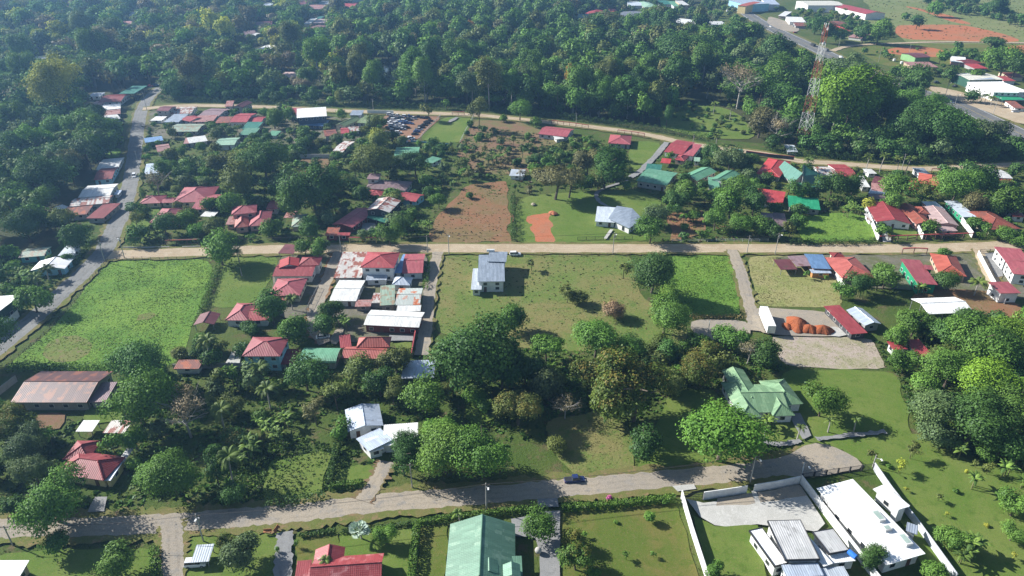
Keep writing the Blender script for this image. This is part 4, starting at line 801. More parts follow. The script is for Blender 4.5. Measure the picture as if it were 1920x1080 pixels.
rail_fence("grey grid driveway gate|at the corner of the long white side wall", [(1278, 934), (1317, 937)], 2.4, DARKSTEEL, 3, (.05, .35, .65, .97), .3, name='driveway_gate')
wall_line("white front wall|left of the small entrance gate", [(1318, 937), (1360, 931), (1399, 925)], 2.5, WHITEW)
wall_line("white front wall piece|right of the small entrance gate", [(1412, 923), (1455, 916), (1498, 907)], 2.5, WHITEW)
wall_line("white dividing wall|between the two modern houses", [(1500, 906), (1560, 985), (1648, 1100)], 2.6, WHITEW)
rail_fence("dark slatted front fence|of the long plain white-roofed house", [(1503, 899), (1570, 889), (1637, 880)], 1.9, DARKSTEEL, 3.2, (.05, .97), .25, name='slatted_fence', post=.3)
wall_line("pale right-hand wall|of the long plain white-roofed house", [(1637, 880), (1668, 925), (1715, 985), (1790, 1090)], 2.2, plain('wall_palewall', (.55, .57, .60), .8))
wall_line("white yard wall|of the maroon-roofed modern house", [(1832, 480), (1858, 530), (1882, 572)], 2.5, WHITEW)
rail_fence("dark sliding gate|of the maroon-roofed modern house", [(1836, 477), (1872, 476)], 2.2, DARKSTEEL, 3, (.05, .5, .97), .3, name='sliding_gate')
wall_line("leaning white wall|between the weedy lot and the red gabled house", [(1621, 394), (1634, 424), (1646, 453)], 2.6, WHITEW)
rail_fence("long red-topped fence|before the walled row of three houses", [(1647, 453), (1735, 450), (1822, 447)], 2.4, plain('fence_brown', (.16, .10, .08), .6), 3.5, (.05, .9), .5, top=REDCAP, name='roofed_fence', post=.2)
wall_line("white party wall|between the red gabled and terracotta houses", [(1708, 412), (1720, 432), (1729, 449)], 2.5, WHITEW)
wall_line("pale pink party wall|between the terracotta and pale pink houses", [(1752, 428), (1766, 448)], 2.4, wallmat('pink'))
wall_line("white end wall|right of the pale pink house", [(1795, 408), (1822, 446)], 2.6, WHITEW)
wall_line("long pale block wall|behind the bare red yard", [(544, 297), (626, 297)], 2.4, plain('wall_paleblock', (.48, .49, .49), .9))
wall_line("pale wall stretch|below the pale green roofed house", [(395, 293), (462, 291)], 2.2, plain('wall_paleblock', (.48, .49, .49), .9))
wall_line("white roadside wall|above the parked cars", [(689, 213), (738, 214)], 2.4, WHITEW)
rail_fence("red roofed fence|behind the red gabled bungalow", [(1034, 233), (1068, 237), (1103, 242)], 2.4, plain('fence_maroon', (.22, .07, .07), .6), 3.5, (.1, .5, .95), 0, top=REDCAP, name='roofed_fence', post=.2)
rail_fence("red road gate|between the two red bungalows on the upper road", [(1158, 251), (1184, 254), (1208, 258)], 2.4, plain('fence_maroon', (.22, .07, .07), .6), 3, (.1, .5, .95), .4, top=REDCAP, name='roofed_fence', post=.2)
rail_fence("red entrance gate|of the bright lawn above the car yard", [(848, 217), (871, 217)], 2.4, plain('fence_maroon', (.22, .07, .07), .6), 3, (.1, .5, .95), .4, top=REDCAP, name='roofed_fence', post=.2)
wall_line("red-capped dark wall|behind the scarlet hip house", [(1398, 290), (1440, 296), (1488, 301)], 2.2, wallmat('dark'), cap=REDCAP)
rail_fence("dark picket front fence|before the modern grey house, left part", [(1083, 451), (1132, 450)], 1.7, DARKSTEEL, 2.8, (.08, .95), .3)
rail_fence("dark picket fence piece|before the modern grey house, right part", [(1140, 450), (1186, 449)], 1.7, DARKSTEEL, 2.8, (.08, .95), .3)
rail_fence("yellow-framed street gate|with a red cap on the dirt road", [(656, 457), (681, 457), (706, 457)], 2.8, plain('gate_yellow', (.55, .47, .22), .7), 3, (.05, .5, .92), .6, top=REDCAP, name='street_gate', post=.35)
rail_fence("rust-roofed garden gate|above the green field's corner", [(312, 461), (372, 459)], 2.4, plain('fence_brown', (.16, .10, .08), .6), 3.5, (.2, .9), 0, top=ROOF['rust'], name='roofed_fence', post=.2)
wall_line("low grey garden wall|along the dirt road near the junction", [(231, 466), (318, 465)], .7, CONC, .25)
wall_line("low grey wall piece|right of the rust-roofed garden gate", [(342, 465), (376, 464)], .7, CONC, .25)
wall_line("white roadside wall of the corner store|at the left edge", [(-30, 652), (37, 594)], 2.6, WHITEW)
wall_line("grey block wall|left of the rusty barn", [(-10, 748), (33, 715)], 2.2, BLOCKW)
wall_line("red garden wall|right of the salmon multi-roofed house", [(772, 673), (778, 640), (782, 616)], 2.2, BRICKW, cap=REDCAP)
wall_line("cracked block wall|below the green field, behind the palm", [(325, 692), (402, 690), (462, 690)], 1.8, BLOCKW)
wall_line("stained grey wall|behind the patchwork roofs", [(660, 575), (745, 582)], 2.6, BLOCKW)
rail_fence("grey metal fence|beside the dirt lane of the red houses", [(598, 542), (575, 588)], 2.0, STEEL, 2.5, (.1, .95), .4)
wall_line("white low wall|left of the big rose-red house", [(1562, 516), (1584, 545)], 1.8, WHITEW)
rail_fence("red-beamed pergola frame|behind the pink-red house", [(1690, 478), (1712, 477), (1736, 478)], 2.8, plain('fence_brown', (.16, .10, .08), .6), 3, (.9,), 0, top=REDCAP, name='roofed_fence', post=.25)
rail_fence("rust pergola frame|behind the orange-red hip house", [(1745, 326), (1772, 327)], 2.8, plain('fence_brown', (.16, .10, .08), .6), 3, (.9,), 0, top=ROOF['rust'], name='roofed_fence', post=.25)
rail_fence("weathered post fence|along the paved road beside the green field", [(12, 692), (60, 650), (95, 618), (128, 582), (152, 553), (170, 528), (201, 492)], 1.4, WOODPOST, 2.6, (.4, .7, .95), wire=True, name='wire_fence')
rail_fence("wire fence|along the dirt road above the green field", [(203, 490), (235, 487), (332, 488), (398, 488)], 1.4, WOODPOST, 3, (.4, .7, .95), wire=True, name='wire_fence')
rail_fence("long wire fence|along the dirt road above the pasture", [(985, 481), (1080, 480), (1182, 479)], 1.4, WOODPOST, 3, (.4, .7, .95), wire=True, name='wire_fence')
rail_fence("white post fence|between the bright lawn and the car yard", [(785, 263), (805, 240), (826, 219)], 1.6, plain('post_white', (.6, .6, .58), .8), 3, (.5, .9), wire=False, name='post_fence', post=.2)
rail_fence("white post line|right of the bright lawn above the car yard", [(862, 270), (874, 245), (888, 220)], 1.6, plain('post_white', (.6, .6, .58), .8), 3, (.5, .9), name='post_fence', post=.2)
rail_fence("thin post fence|along the dirt road below the dark garden trees", [(1260, 454), (1360, 453), (1440, 453)], 1.3, plain('post_white', (.6, .6, .58), .8), 3.2, (.5, .9), wire=False, name='post_fence', post=.1)
rail_fence("field post fence|along the red earth beyond the highway", [(1690, 78), (1760, 79), (1840, 81), (1930, 84)], 1.5, WOODPOST, 5, (.5, .9), wire=True, name='wire_fence')
rail_fence("orchard post fence|at the left of the gravel lane by the tarred corner", [(293, 1032), (296, 1090)], 1.2, WOODPOST, 1.8, (.5, .9), wire=True, name='wire_fence')
wall_line("blue plastic sheet fence|below the bright lawn of the car yard", [(770, 266), (846, 273)], 1.0, plain('blue_sheet', (.20, .42, .62), .6), .1)

# utility poles
POLES = []
def utility_pole(u, v, h, lamp=False, arm=True, mat=None):
    x, y = G(u, v); root = empty('utility_pole', (x, y, 0)); mat = mat or POLE
    m = MB(); m.tube((0, 0, 0), (0, 0, h), .17, .11, 8); m.build('pole', mat, root)
    if arm:
        m = MB(); m.box((0, 0, h-.6), (1.8, .12, .12)); o = m.build('crossarm', WOODPOST, root)
        for s in (-.8, 0, .8):
            q = MB(); q.tube((s, 0, h-.48), (s, 0, h-.25), .06, .04); q.build('insulator', plain('insulator', (.25, .2, .17), .4), o)
    if lamp:
        m = MB(); m.tube((0, 0, h-.9), (.5, -1.3, h-.2), .05); m.build('lamp_arm', STEEL, root)
        m = MB(); m.box((.6, -1.6, h-.25), (.35, .75, .18)); m.build('lamp_head', plain('lamp_white', (.75, .75, .73), .4), root)
    if R.random() < .35 and arm:
        m = MB(); m.tube((.35, 0, h-2.2), (.35, 0, h-1.2), .25, n=10); m.build('transformer', STEEL, root)
    tag(root, None, 'utility pole', 'utility poles along the roads'); POLES.append((x, y, h)); return root
PL = [(382, 1016, 8.5, 1), (912, 957, 8.5, 1), (1406, 906, 9, 1), (1502, 893, 4.5, 1), (197, 492, 9.5, 0), (234, 485, 9.5, 1), (1149, 477, 9.5, 1), (1453, 478, 9.5, 1), (842, 478, 9, 1), (802, 476, 8, 0), (640, 474, 8, 0), (1400, 476, 8, 0), (1326, 634, 6.5, 0), (276, 208, 12, 0), (262, 318, 10, 0), (1647, 116, 11, 0), (1787, 208, 11, 1), (1772, 181, 10, 1), (1862, 214, 11, 1), (1702, 108, 11, 0), (1572, 90, 10, 0), (24, 1022, 6, 0), (773, 916, 8, 0), (1636, 876, 4, 1), (1080, 236, 8, 0), (1298, 278, 8, 0), (1690, 320, 9, 0), (700, 208, 8, 0)]
for i, (u, v, h, l) in enumerate(PL):
    o = utility_pole(u, v, h, l, i not in (3, 23, 12), plain('pole_white', (.62, .62, .6), .8) if i in (12, 3) else None)
    NEED.append((o, ("street lamp pole" if l else "utility pole"), *POLES[-1][:2], 1.0))
def cable(name, lab, a, b, sag=1.0, r=.02):
    m = MB(); pts = [(a[0]+(b[0]-a[0])*t, a[1]+(b[1]-a[1])*t, a[2]+(b[2]-a[2])*t-sag*4*t*(1-t)) for t in [i/10 for i in range(11)]]
    for p, q in zip(pts, pts[1:]): m.tube(p, q, r, n=3, cap=False)
    o = m.build(name, CABLE); tag(o, lab, 'power line')
def wires(i, j, lab):
    a, b = POLES[i], POLES[j]
    m = MB()
    for s in (-.8, 0, .8):
        A_ = (a[0]+s, a[1], a[2]-.25); B_ = (b[0]+s, b[1], b[2]-.25)
        pts = [(A_[0]+(B_[0]-A_[0])*t, A_[1]+(B_[1]-A_[1])*t, A_[2]+(B_[2]-A_[2])*t-1.0*4*t*(1-t)) for t in [k/12 for k in range(13)]]
        for p, q in zip(pts, pts[1:]): m.tube(p, q, .022, n=3, cap=False)
    tag(m.build('power_line', CABLE), lab, 'power line')
wires(0, 1, "sagging wires over the gravel road between its two left lamp poles"); wires(1, 2, "sagging wires over the gravel road from the blue truck's left side to the white wall")
wires(21, 0, "sagging wires above the shaded gravel road at the lower left"); wires(4, 5, "short wires across the road junction by the green field"); wires(5, 10, "wires along the dirt road above the green field")
wires(10, 9, "wires over the dirt road in front of the red houses"); wires(9, 8, "wires over the dirt road from the lane to the plowed lot"); wires(8, 6, "wires over the dirt road above the pale blue house"); wires(6, 11, "wires over the dirt road above the pasture"); wires(11, 7, "wires over the dirt road by the paved side lane")
# telecom tower: red and white lattice
def tower(u, v, h, base, top):
    x, y = G(u, v); root = empty('lattice_tower', (x, y, 0), "tall red and white lattice telecom tower rising from the dark trees", 'tower'); LAND.append(("the lattice tower", x, y))
    red = plain('tower_red', (.33, .09, .065), .6); wht = plain('tower_white', (.64, .64, .63), .6); ns = 7; c = math.cos(.5); s = math.sin(.5)
    def P(i, z): r = (base+(top-base)*min(1, z/h))/2; a, b = ((-1, -1), (1, -1), (1, 1), (-1, 1))[i % 4]; return (c*a*r-s*b*r, s*a*r+c*b*r, z)
    for k in range(ns):
        z0, z1 = h*k/ns, h*(k+1)/ns; m = MB(); nb = 2
        for i in range(4):
            m.tube(P(i, z0), P(i, z1), .11, n=4)
            for q in range(nb):
                a, b = z0+(z1-z0)*q/nb, z0+(z1-z0)*(q+1)/nb
                m.tube(P(i, a), P(i+1, b), .05, n=3, cap=False); m.tube(P(i+1, a), P(i, b), .036, n=3, cap=False); m.tube(P(i, b), P(i+1, b), .036, n=3, cap=False)
        m.build('tower_section', red if k % 2 == 0 else wht, root)
    for z, r, a in ((h*.97, .9, 0.3), (h*.93, .7, 2.0), (h*.86, .8, -1.4)):
        m = MB(); d = Vector((math.cos(a), math.sin(a), 0)); p = Vector((0, 0, z))+d*(top/2+.2); m.tube(p, p+d*.5, r, r*.95, 14); m.build('dish_antenna', wht, root)
    for a in range(3):
        m = MB(); d = (math.cos(a*2.1)*(top/2+.4), math.sin(a*2.1)*(top/2+.4)); m.box((*d, h*.98), (.3, .3, 2.2)); m.build('panel_antenna', wht, root)
    m = MB(); m.tube((0, 0, h), (0, 0, h+3), .05); m.build('lightning_rod', STEEL, root)
tower(1504, 272, 65, 5.6, 1.5)

# vehicles
CARC = dict(white=(.72, .72, .72), silver=(.45, .46, .48), dark=(.03, .032, .036), blue=(.03, .08, .24), red=(.35, .03, .03), grey=(.15, .155, .16), navy=(.02, .035, .12))
def paint(k): 
    n = 'car_paint_'+k
    if n in MATS: return MATS[n]
    m, t, b = newmat(n); b.inputs["Base Color"].default_value = (*CARC[k], 1); b.inputs["Roughness"].default_value = .3; b.inputs["Coat Weight"].default_value = .5; MATS[n] = m; return m
TYRE = plain('tyre', (.02, .02, .02), .9); RIM = plain('rim', (.4, .4, .42), .4, .6); LIGHT = plain('headlight', (.7, .7, .68), .2); TAIL = plain('taillight', (.4, .02, .02), .3)
def loft(mb, secs):
    """secs: (x, half width, z bottom, z top) stations along the car"""
    rings = []
    for x, w, z0, z1 in secs: rings.append([(x, -w, z0), (x, w, z0), (x, w, z0+(z1-z0)*.6), (x, w*.88, z1), (x, -w*.88, z1), (x, -w, z0+(z1-z0)*.6)])
    for a, b in zip(rings, rings[1:]):
        for i in range(6): j = (i+1) % 6; mb.poly([a[i], a[j], b[j], b[i]])
    mb.poly(rings[0][::-1]); mb.poly(rings[-1])
CARP = {}
def car_proto(kind):
    if kind in CARP: return CARP[kind]
    L = {'sedan': 4.4, 'suv': 4.5, 'pickup': 5.1, 'van': 5.2, 'truck': 7.5}[kind]; h = L/2; b = MB(); g = MB(); rf = MB(); P = {}
    if kind == 'truck':
        loft(b, [(-h, .95, .5, .85), (h, .95, .5, .85)]); loft(rf, [(-h, 1.15, .9, 2.6), (h-2.1, 1.15, .9, 2.6)]); loft(b, [(h-1.9, 1.0, .5, 2.3), (h-.5, 1.0, .5, 2.3), (h, 1.0, .5, 1.4)]); loft(g, [(h-.7, .9, 1.45, 2.1), (h-.35, .9, 1.4, 1.85)])
    elif kind == 'van':
        loft(b, [(-h, .9, .35, 1.9), (h-1.3, .92, .35, 2.0), (h-.8, .9, .35, 1.3), (h, .85, .35, 1.0)]); loft(g, [(h-1.6, .94, 1.15, 1.75), (h-.85, .9, 1.1, 1.35)]); loft(rf, [(-h+.1, .82, 1.88, 2.02), (h-1.4, .82, 1.97, 2.06)])
    else:
        zt = {'sedan': .95, 'suv': 1.05, 'pickup': 1.0}[kind]; rh = {'sedan': 1.45, 'suv': 1.75, 'pickup': 1.75}[kind]
        loft(b, [(-h, .78, .4, zt*.85), (-h+.25, .88, .3, zt), (h-1.2, .88, .3, zt*.98), (h-.2, .84, .32, zt*.82), (h, .74, .4, zt*.7)])
        c0, c1, c2, c3 = {'sedan': (-h+.45, -h+1.1, .35, 1.05), 'suv': (-h+.1, -h+.35, .4, 1.1), 'pickup': (-.75, -.5, .75, 1.35)}[kind]
        loft(g, [(c0, .84, zt-.05, zt), (c1, .76, zt-.05, rh-.06), (c2, .76, zt-.05, rh-.06), (c3, .84, zt-.05, zt)]); loft(rf, [(c1-.05, .72, rh-.09, rh), (c2+.03, .72, rh-.09, rh)])
        if kind == 'pickup':
            q = MB(); q.box((-1.65, 0, zt-.01), (1.6, 1.4, .02)); P['cargo_bed'] = (q, DARKSTEEL)
    P['body'] = (b, None); P['glass'] = (g, GLASS); P['cabin_roof'] = (rf, None)
    CARP[kind] = {k: (m.mesh(k, None), mt) for k, (m, mt) in P.items()}
    CARP[kind]['L'] = L
    return CARP[kind]
WHEEL = MB(); WHEEL.tube((0, -.11, 0), (0, .11, 0), .33, n=12); WHEELM = WHEEL.mesh('tyre', TYRE); q = MB(); q.tube((0, -.12, 0), (0, .12, 0), .2, n=10); RIMM = q.mesh('rim', RIM)
q = MB(); q.box((0, 0, -.08), (.08, .3, .16)); HLM = q.mesh('headlight', LIGHT); TLM = MB(); TLM.box((0, 0, -.08), (.06, .25, .18)); TLM = TLM.mesh('taillight', TAIL)
CARM = {}
def car(u, v, ang, kind, colr, label=None, group=None, detail=True, cat='car'):
    x, y = G(u, v); pr = car_proto(kind); name = {'sedan': 'parked_car', 'suv': 'parked_car', 'pickup': 'pickup_truck', 'van': 'van', 'truck': 'cargo_truck'}[kind]
    root = empty(name, (x, y, 0.06), label, cat, group); root.rotation_euler = (0, 0, ang)
    for k, (me, mt) in ((k, w) for k, w in pr.items() if k != 'L'):
        key = (kind, k, colr)
        if key not in CARM: c = me.copy(); c.materials.clear(); c.materials.append(mt or paint(colr)); CARM[key] = c
        link(k, CARM[key], root)
    h = pr['L']/2
    for sx in (-h+.85, h-.85):
        for sy in (-.8, .8):
            wo = link('wheel', WHEELM, root); wo.location = (sx, sy, .33)
            if detail: link('rim', RIMM, wo)
    if detail:
        for sy in (-.58, .58):
            o = link('headlight', HLM, root); o.location = (h-.02, sy, .68); o = link('taillight', TLM, root); o.location = (-h+.02, sy, .75)
    LAND.append(("the "+label, x, y)) if label and not group and len(label.split()) < 8 and ',' not in label else None
    return root
def rd(u0, v0, u1, v1): a, b = G(u0, v0), G(u1, v1); return math.atan2(b[1]-a[1], b[0]-a[0])
car(1077, 903, rd(1060, 917, 1150, 909), 'pickup', 'navy', "dark blue pickup truck on the shaded near gravel road")
car(252, 332, rd(251, 300, 245, 340), 'suv', 'white', "white car driving on the paved road")
car(966, 479, 0.05, 'suv', 'white', "white car parked at the corner of the pale blue house")
car(606, 634, 0.2, 'sedan', 'white', "white car parked in the yard above the green curved shed")
car(368, 1060, 0.1, 'suv', 'white', "car parked beneath the small pale carport")
car(767, 572, 0.1, 'suv', 'white', "white car half hidden in a yard by the patchwork roofs") if False else None
hwa = rd(1440, 50, 1530, 92); hwb = rd(1700, 165, 1785, 192)
for u, v, a, k, c, l in [(1445, 51, hwa, 'suv', 'white', "white car leading on the far stretch of highway"), (1524, 87, hwa+PI, 'truck', 'dark', "dark truck on the highway behind the tower's top"), (1548, 96, hwa+PI, 'truck', 'grey', "grey-cabbed truck following just right of the lattice tower"), (1577, 110, hwa, 'van', 'white', "white van on the highway above the bright green tree"),
    (1757, 187, hwb, 'sedan', 'white', "white car on the near highway stretch, left of a silver one"), (1783, 193, hwb, 'sedan', 'silver', "silver car on the near highway stretch"), (1363, 22, rd(1350, -12, 1395, 22), 'van', 'white', "white van at the highway's far end"), (1382, 37, hwa, 'sedan', 'white', "first of two white cars by the highway edge near the factory"), (1389, 40, hwa, 'sedan', 'silver', "second, paler car by the highway edge near the factory"),
    (1756, 156, .2, 'suv', 'dark', "black car parked before the hardware shop"), (1790, 163, .4, 'pickup', 'dark', "black pickup parked at the hardware shop's green front"), (1812, 165, 1.0, 'sedan', 'white', "white car at the right corner of the hardware shop"), (1903, 211, .1, 'suv', 'white', "white car parked at the rust shack by the right edge"), (1491, 62, .2, 'sedan', 'red', "red car parked at the highway lay-by"), (1489, 50, 0, 'sedan', 'silver', "silver car parked beside the low rust house"), (1496, 18, .3, 'truck', 'white', "white truck before the cream-roofed warehouse"), (1889, 12, 0, 'sedan', 'blue', "blue car in the field at top") if False else (1420, 18, .2, 'suv', 'blue', "blue car on the grass right of the highway's far end"),
    (293, 161, .2, 'suv', 'blue', "blue car parked at the end of the paved road"), (282, 163, .2, 'sedan', 'red', "small red car by the end of the paved road")]:
    car(u, v, a, k, c, l, detail=False)
# the crowded dirt yard of parked cars
YARD = [(1005, 865, 'w'), (1060, 875, 'w'), (1120, 880, 'w'), (1146, 880, 'b'), (1180, 895, 's'), (1215, 885, 'd'), (1250, 890, 'd'), (1282, 890, 'd'), (1020, 885, 'd'), (1090, 893, 'd'), (1035, 905, 'w'), (1075, 915, 'w'), (1112, 915, 'w'), (1132, 927, 'b'), (1160, 932, 'b'), (1000, 935, 'w'), (1040, 935, 's'), (1078, 945, 'w'), (1104, 957, 'w'), (1128, 962, 'd'), (1018, 960, 'd'), (1052, 972, 'd'), (1068, 1002, 'w'), (1030, 988, 'd'), (990, 905, 'd'), (985, 1000, 's'), (1300, 912, 'd'), (1282, 928, 'd'), (1262, 944, 'd'), (1240, 960, 'd'), (1222, 976, 's'), (1206, 992, 'b'), (1192, 1012, 'd'), (1045, 1060, 'd'), (1140, 1050, 'w'), (1112, 1070, 's'), (1165, 1044, 'w'), (1012, 920, 'w'), (1055, 900, 'd'), (1098, 908, 'd'), (1060, 930, 's'), (1022, 946, 'w'), (1092, 930, 'b'), (1075, 975, 'd'), (1045, 1015, 'w'), (995, 970, 'd'), (1150, 905, 'd'), (1100, 975, 's'), (1030, 870, 's')]
yl = []
for zx, zy, c in YARD:
    diag = zx-1190 > (1012-zy)*.9 and zx > 1185 and zy > 905
    a = R.uniform(-.35, .35)+(0 if not diag else .3)
    o = car(*T('01', zx, zy), a, R.choice(['sedan', 'suv', 'suv', 'pickup']), {'w': 'white', 'b': 'blue', 's': 'silver', 'd': 'dark'}[c], None, 'cars parked in the dirt yard', False)
    o['category'] = 'car'; yl.append((o, zx, zy, c, diag))
ORD = ['first', 'second', 'third', 'fourth', 'fifth', 'sixth', 'seventh', 'eighth', 'ninth', 'tenth', 'eleventh', 'twelfth', 'thirteenth']
rows = [[e for e in yl if e[4]]]; rest = [e for e in yl if not e[4]]
for lo, hi in ((0, 888), (888, 910), (910, 930), (930, 950), (950, 980), (980, 1030), (1030, 1200)): rows.append([e for e in rest if lo <= e[2] < hi])
for ri, row in enumerate(rows):
    row.sort(key=lambda e: e[1] if ri else -e[2])
    for k, (o, zx, zy, c, dg) in enumerate(row):
        cn = {'w': 'white', 'b': 'blue', 's': 'silver', 'd': 'dark'}[c]
        if ri == 0: o['label'] = f"{cn} car in the slanted line beside the lawn fence, {ORD[k]} from its near end"
        else: o['label'] = f"{cn} car in the dirt yard, {ORD[k]} from left in its {ORD[ri-1]} row from the road"
# container, soil heaps and small things
x, y = G(1443, 628); root = empty('semi_trailer', (x, y, 0), "long white box trailer parked at the gravel yard", 'trailer'); root.rotation_euler = (0, 0, rd(1452, 628, 1437, 592)); LAND.append(("the long white box trailer", x, y))
m = MB(); m.box((5.5, 0, 1.1), (12.5, 2.5, 2.8)); m.build('cargo_box', plain('trailer_white', (.78, .78, .76), .5), root); m = MB(); m.box((5.5, 0, .85), (12, 1.2, .24)); m.build('chassis', DARKSTEEL, root)
for sx in (1, 2.3):
    for sy in (-1, 1): w = link('wheel', WHEELM, root); w.location = (sx, sy, .42); w.scale = (1.3, 1.6, 1.3)
for sy in (-.8, .8): m = MB(); m.box((9.2, sy, 0), (.15, .15, .9)); m.build('landing_leg', DARKSTEEL, root)
heapsoil = ground_mat('heap_soil', [(.33, .095, .038), (.28, .095, .045), (.25, .08, .038), (.37, .12, .055)], .2, .8, 3, .5, .1)
def heap(u, v, r, h, lab, mat, seed):
    x, y = G(u, v); m = MB(); n = 40; k = 12; rr = random.Random(seed); rad = [1+.18*math.sin(i*2*PI/n*2+seed)+.08*math.sin(i*2*PI/n*5+seed)+rr.uniform(-.04, .04) for i in range(n)]
    zz = {(i, j): rr.uniform(-.018, .018)*h if 0 < j < k else 0 for i in range(n) for j in range(k+1)}
    P = lambda i, j: (math.cos(2*PI*i/n)*r*rad[i % n]*j/k, math.sin(2*PI*i/n)*r*rad[i % n]*j/k, h*.8*max(0, (1-(j/k)**1.5))+(zz[(i % n, j)] if j else 0)-(0.05 if j == k else 0))
    for i in range(n):
        for j in range(1, k+1):
            if j == 1: m.poly([P(0, 0), P(i, 1), P(i+1, 1)])
            else: m.poly([P(i, j-1), P(i, j), P(i+1, j), P(i+1, j-1)])
    o = m.build('soil_heap', mat); o.data.polygons.foreach_set('use_smooth', [True]*len(o.data.polygons)); o.location = (x, y, ZL[0]-.03); tag(o, lab, 'soil heap')
for u, v, r, h, l in [(1494, 611, 4.2, 2.9, "largest bright orange soil heap, at the back of the gravel yard"), (1516, 621, 2.9, 2.3, "middle one of the front orange soil heaps"), (1541, 622, 3.2, 2.3, "rightmost orange soil heap in the gravel yard"), (1494, 618, 2.7, 2.1, "front left orange soil heap in the gravel yard"), (1475, 615, 1.9, 1.3, "small orange soil heap nearest the white trailer")]:
    heap(u, v, r, h, l, heapsoil, int(u))
heap(1037, 402, 2.0, 1.3, "small orange soil heap on the lawn beside the orange patch", orangesoil, 3)
heap(1000, 385, 1.3, .7, "small pale rubble heap on the grass left of the orange patch", mulch, 5)
def tank(u, v, r, h, col, lab):
    x, y = G(u, v); root = empty('water_tank', (x, y, 0), lab, 'tank'); m = MB(); m.tube((0, 0, .4), (0, 0, .4+h), r, r*.95, 16); m.tube((0, 0, .4+h), (0, 0, .7+h), r*.95, .2, 16); m.build('tank_body', plain('tank_'+col, {'blue': (.03, .16, .55), 'white': (.7, .7, .68)}[col], .4), root)
    for a in range(4): q = MB(); q.box((math.cos(a*PI/2)*r*.7, math.sin(a*PI/2)*r*.7, 0), (.12, .12, .42)); q.build('leg', STEEL, root)
tank(1732, 352, 1.1, 3.0, 'blue', "blue water tank in front of the orange-red hip house"); tank(1676, 115, 1.2, 1.6, 'white', "left white tank on the grass beyond the highway"); tank(1690, 120, 1.2, 1.6, 'white', "right white tank on the grass beyond the highway")
def ball(u, v, r, lab):
    x, y = G(u, v); bm = MB(); n, k = 16, 9
    P = lambda i, j: (math.cos(2*PI*i/n)*math.sin(PI*j/k)*r, math.sin(2*PI*i/n)*math.sin(PI*j/k)*r, r-.05-math.cos(PI*j/k)*r)
    for i in range(n):
        for j in range(k): bm.poly([P(i, j), P(i+1, j), P(i+1, j+1), P(i, j+1)] if 0 < j < k-1 else ([P(0, 0), P(i+1, 1), P(i, 1)] if j == 0 else [P(i, k-1), P(i+1, k-1), P(0, k)]))
    o = bm.build('stone_ball', CONC); o.location = (x, y, ZL[0]-.02); tag(o, lab, 'stone ball')
ball(1009, 1040, .75, "round grey stone ball beside the green-roofed house's driveway")
def bench(u, v, a, lab):
    x, y = G(u, v); root = empty('wooden_bench', (x, y, ZL[0]), lab, 'bench'); root.rotation_euler = (0, 0, a); w = plain('bench_orange', (.40, .17, .07), .7)
    m = MB(); m.box((0, 0, .4), (1.8, .5, .08)); m.build('seat', w, root); m = MB(); m.box((0, .28, .45), (1.8, .08, .5)); m.build('backrest', w, root)
    for s in (-.7, .7): m = MB(); m.box((s, 0, 0), (.1, .45, .4)); m.build('leg', w, root)
bench(503, 1003, .1, "reddish wooden bench on the verge, facing the gravel road"); bench(521, 998, 1.3, "narrow reddish bench standing by the driveway mouth")
# ------------------------------------------------------------------ vegetation
def leafmat(name, inst, tip=None, amount=0.0):
    m = bpy.data.materials.new(name); m.use_nodes = True; t = m.node_tree; t.nodes.clear()
    out = node(t, "ShaderNodeOutputMaterial"); at = node(t, "ShaderNodeAttribute"); at.attribute_name = "lv"
    if inst: tint = node(t, "ShaderNodeObjectInfo").outputs["Color"]
    else:
        a2 = node(t, "ShaderNodeAttribute"); a2.attribute_name = "tint"; tint = a2.outputs["Color"]
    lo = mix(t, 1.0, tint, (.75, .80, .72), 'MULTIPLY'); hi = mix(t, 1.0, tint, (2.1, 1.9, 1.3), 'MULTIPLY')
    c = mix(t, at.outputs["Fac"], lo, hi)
    if tip:
        a3 = node(t, "ShaderNodeAttribute"); a3.attribute_name = "tip"; c = mix(t, a3.outputs["Fac"], c, tip)
    d = node(t, "ShaderNodeBsdfDiffuse"); tr = node(t, "ShaderNodeBsdfTranslucent"); gl = node(t, "ShaderNodeBsdfGlossy"); gl.inputs["Roughness"].default_value = .5; gl.inputs["Color"].default_value = (.8, .85, .9, 1)
    t.links.new(c, d.inputs[0]); t.links.new(mix(t, 1.0, c, (1.0, 1.0, .45), 'MULTIPLY'), tr.inputs[0])
    m1 = node(t, "ShaderNodeMixShader", i_0=.17); t.links.new(d.outputs[0], m1.inputs[1]); t.links.new(tr.outputs[0], m1.inputs[2])
    m2 = node(t, "ShaderNodeMixShader", i_0=.012); t.links.new(m1.outputs[0], m2.inputs[1]); t.links.new(gl.outputs[0], m2.inputs[2]); t.links.new(m2.outputs[0], out.inputs[0])
    return m
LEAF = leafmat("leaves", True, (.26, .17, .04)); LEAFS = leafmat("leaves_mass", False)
def rotquads(c, nrm, size, rng, asp=1.5):
    n = len(c); nrm = nrm/np.maximum(np.linalg.norm(nrm, axis=1, keepdims=True), 1e-6)
    r = rng.normal(size=(n, 3)); u = np.cross(nrm, r); u /= np.maximum(np.linalg.norm(u, axis=1, keepdims=True), 1e-6); v = np.cross(nrm, u)
    s = size[:, None]*.5
    return np.stack([c-u*s*asp*.6-v*s*.35, c+u*s*asp*.1-v*s, c+u*s*asp, c+u*s*asp*.1+v*s], axis=1)
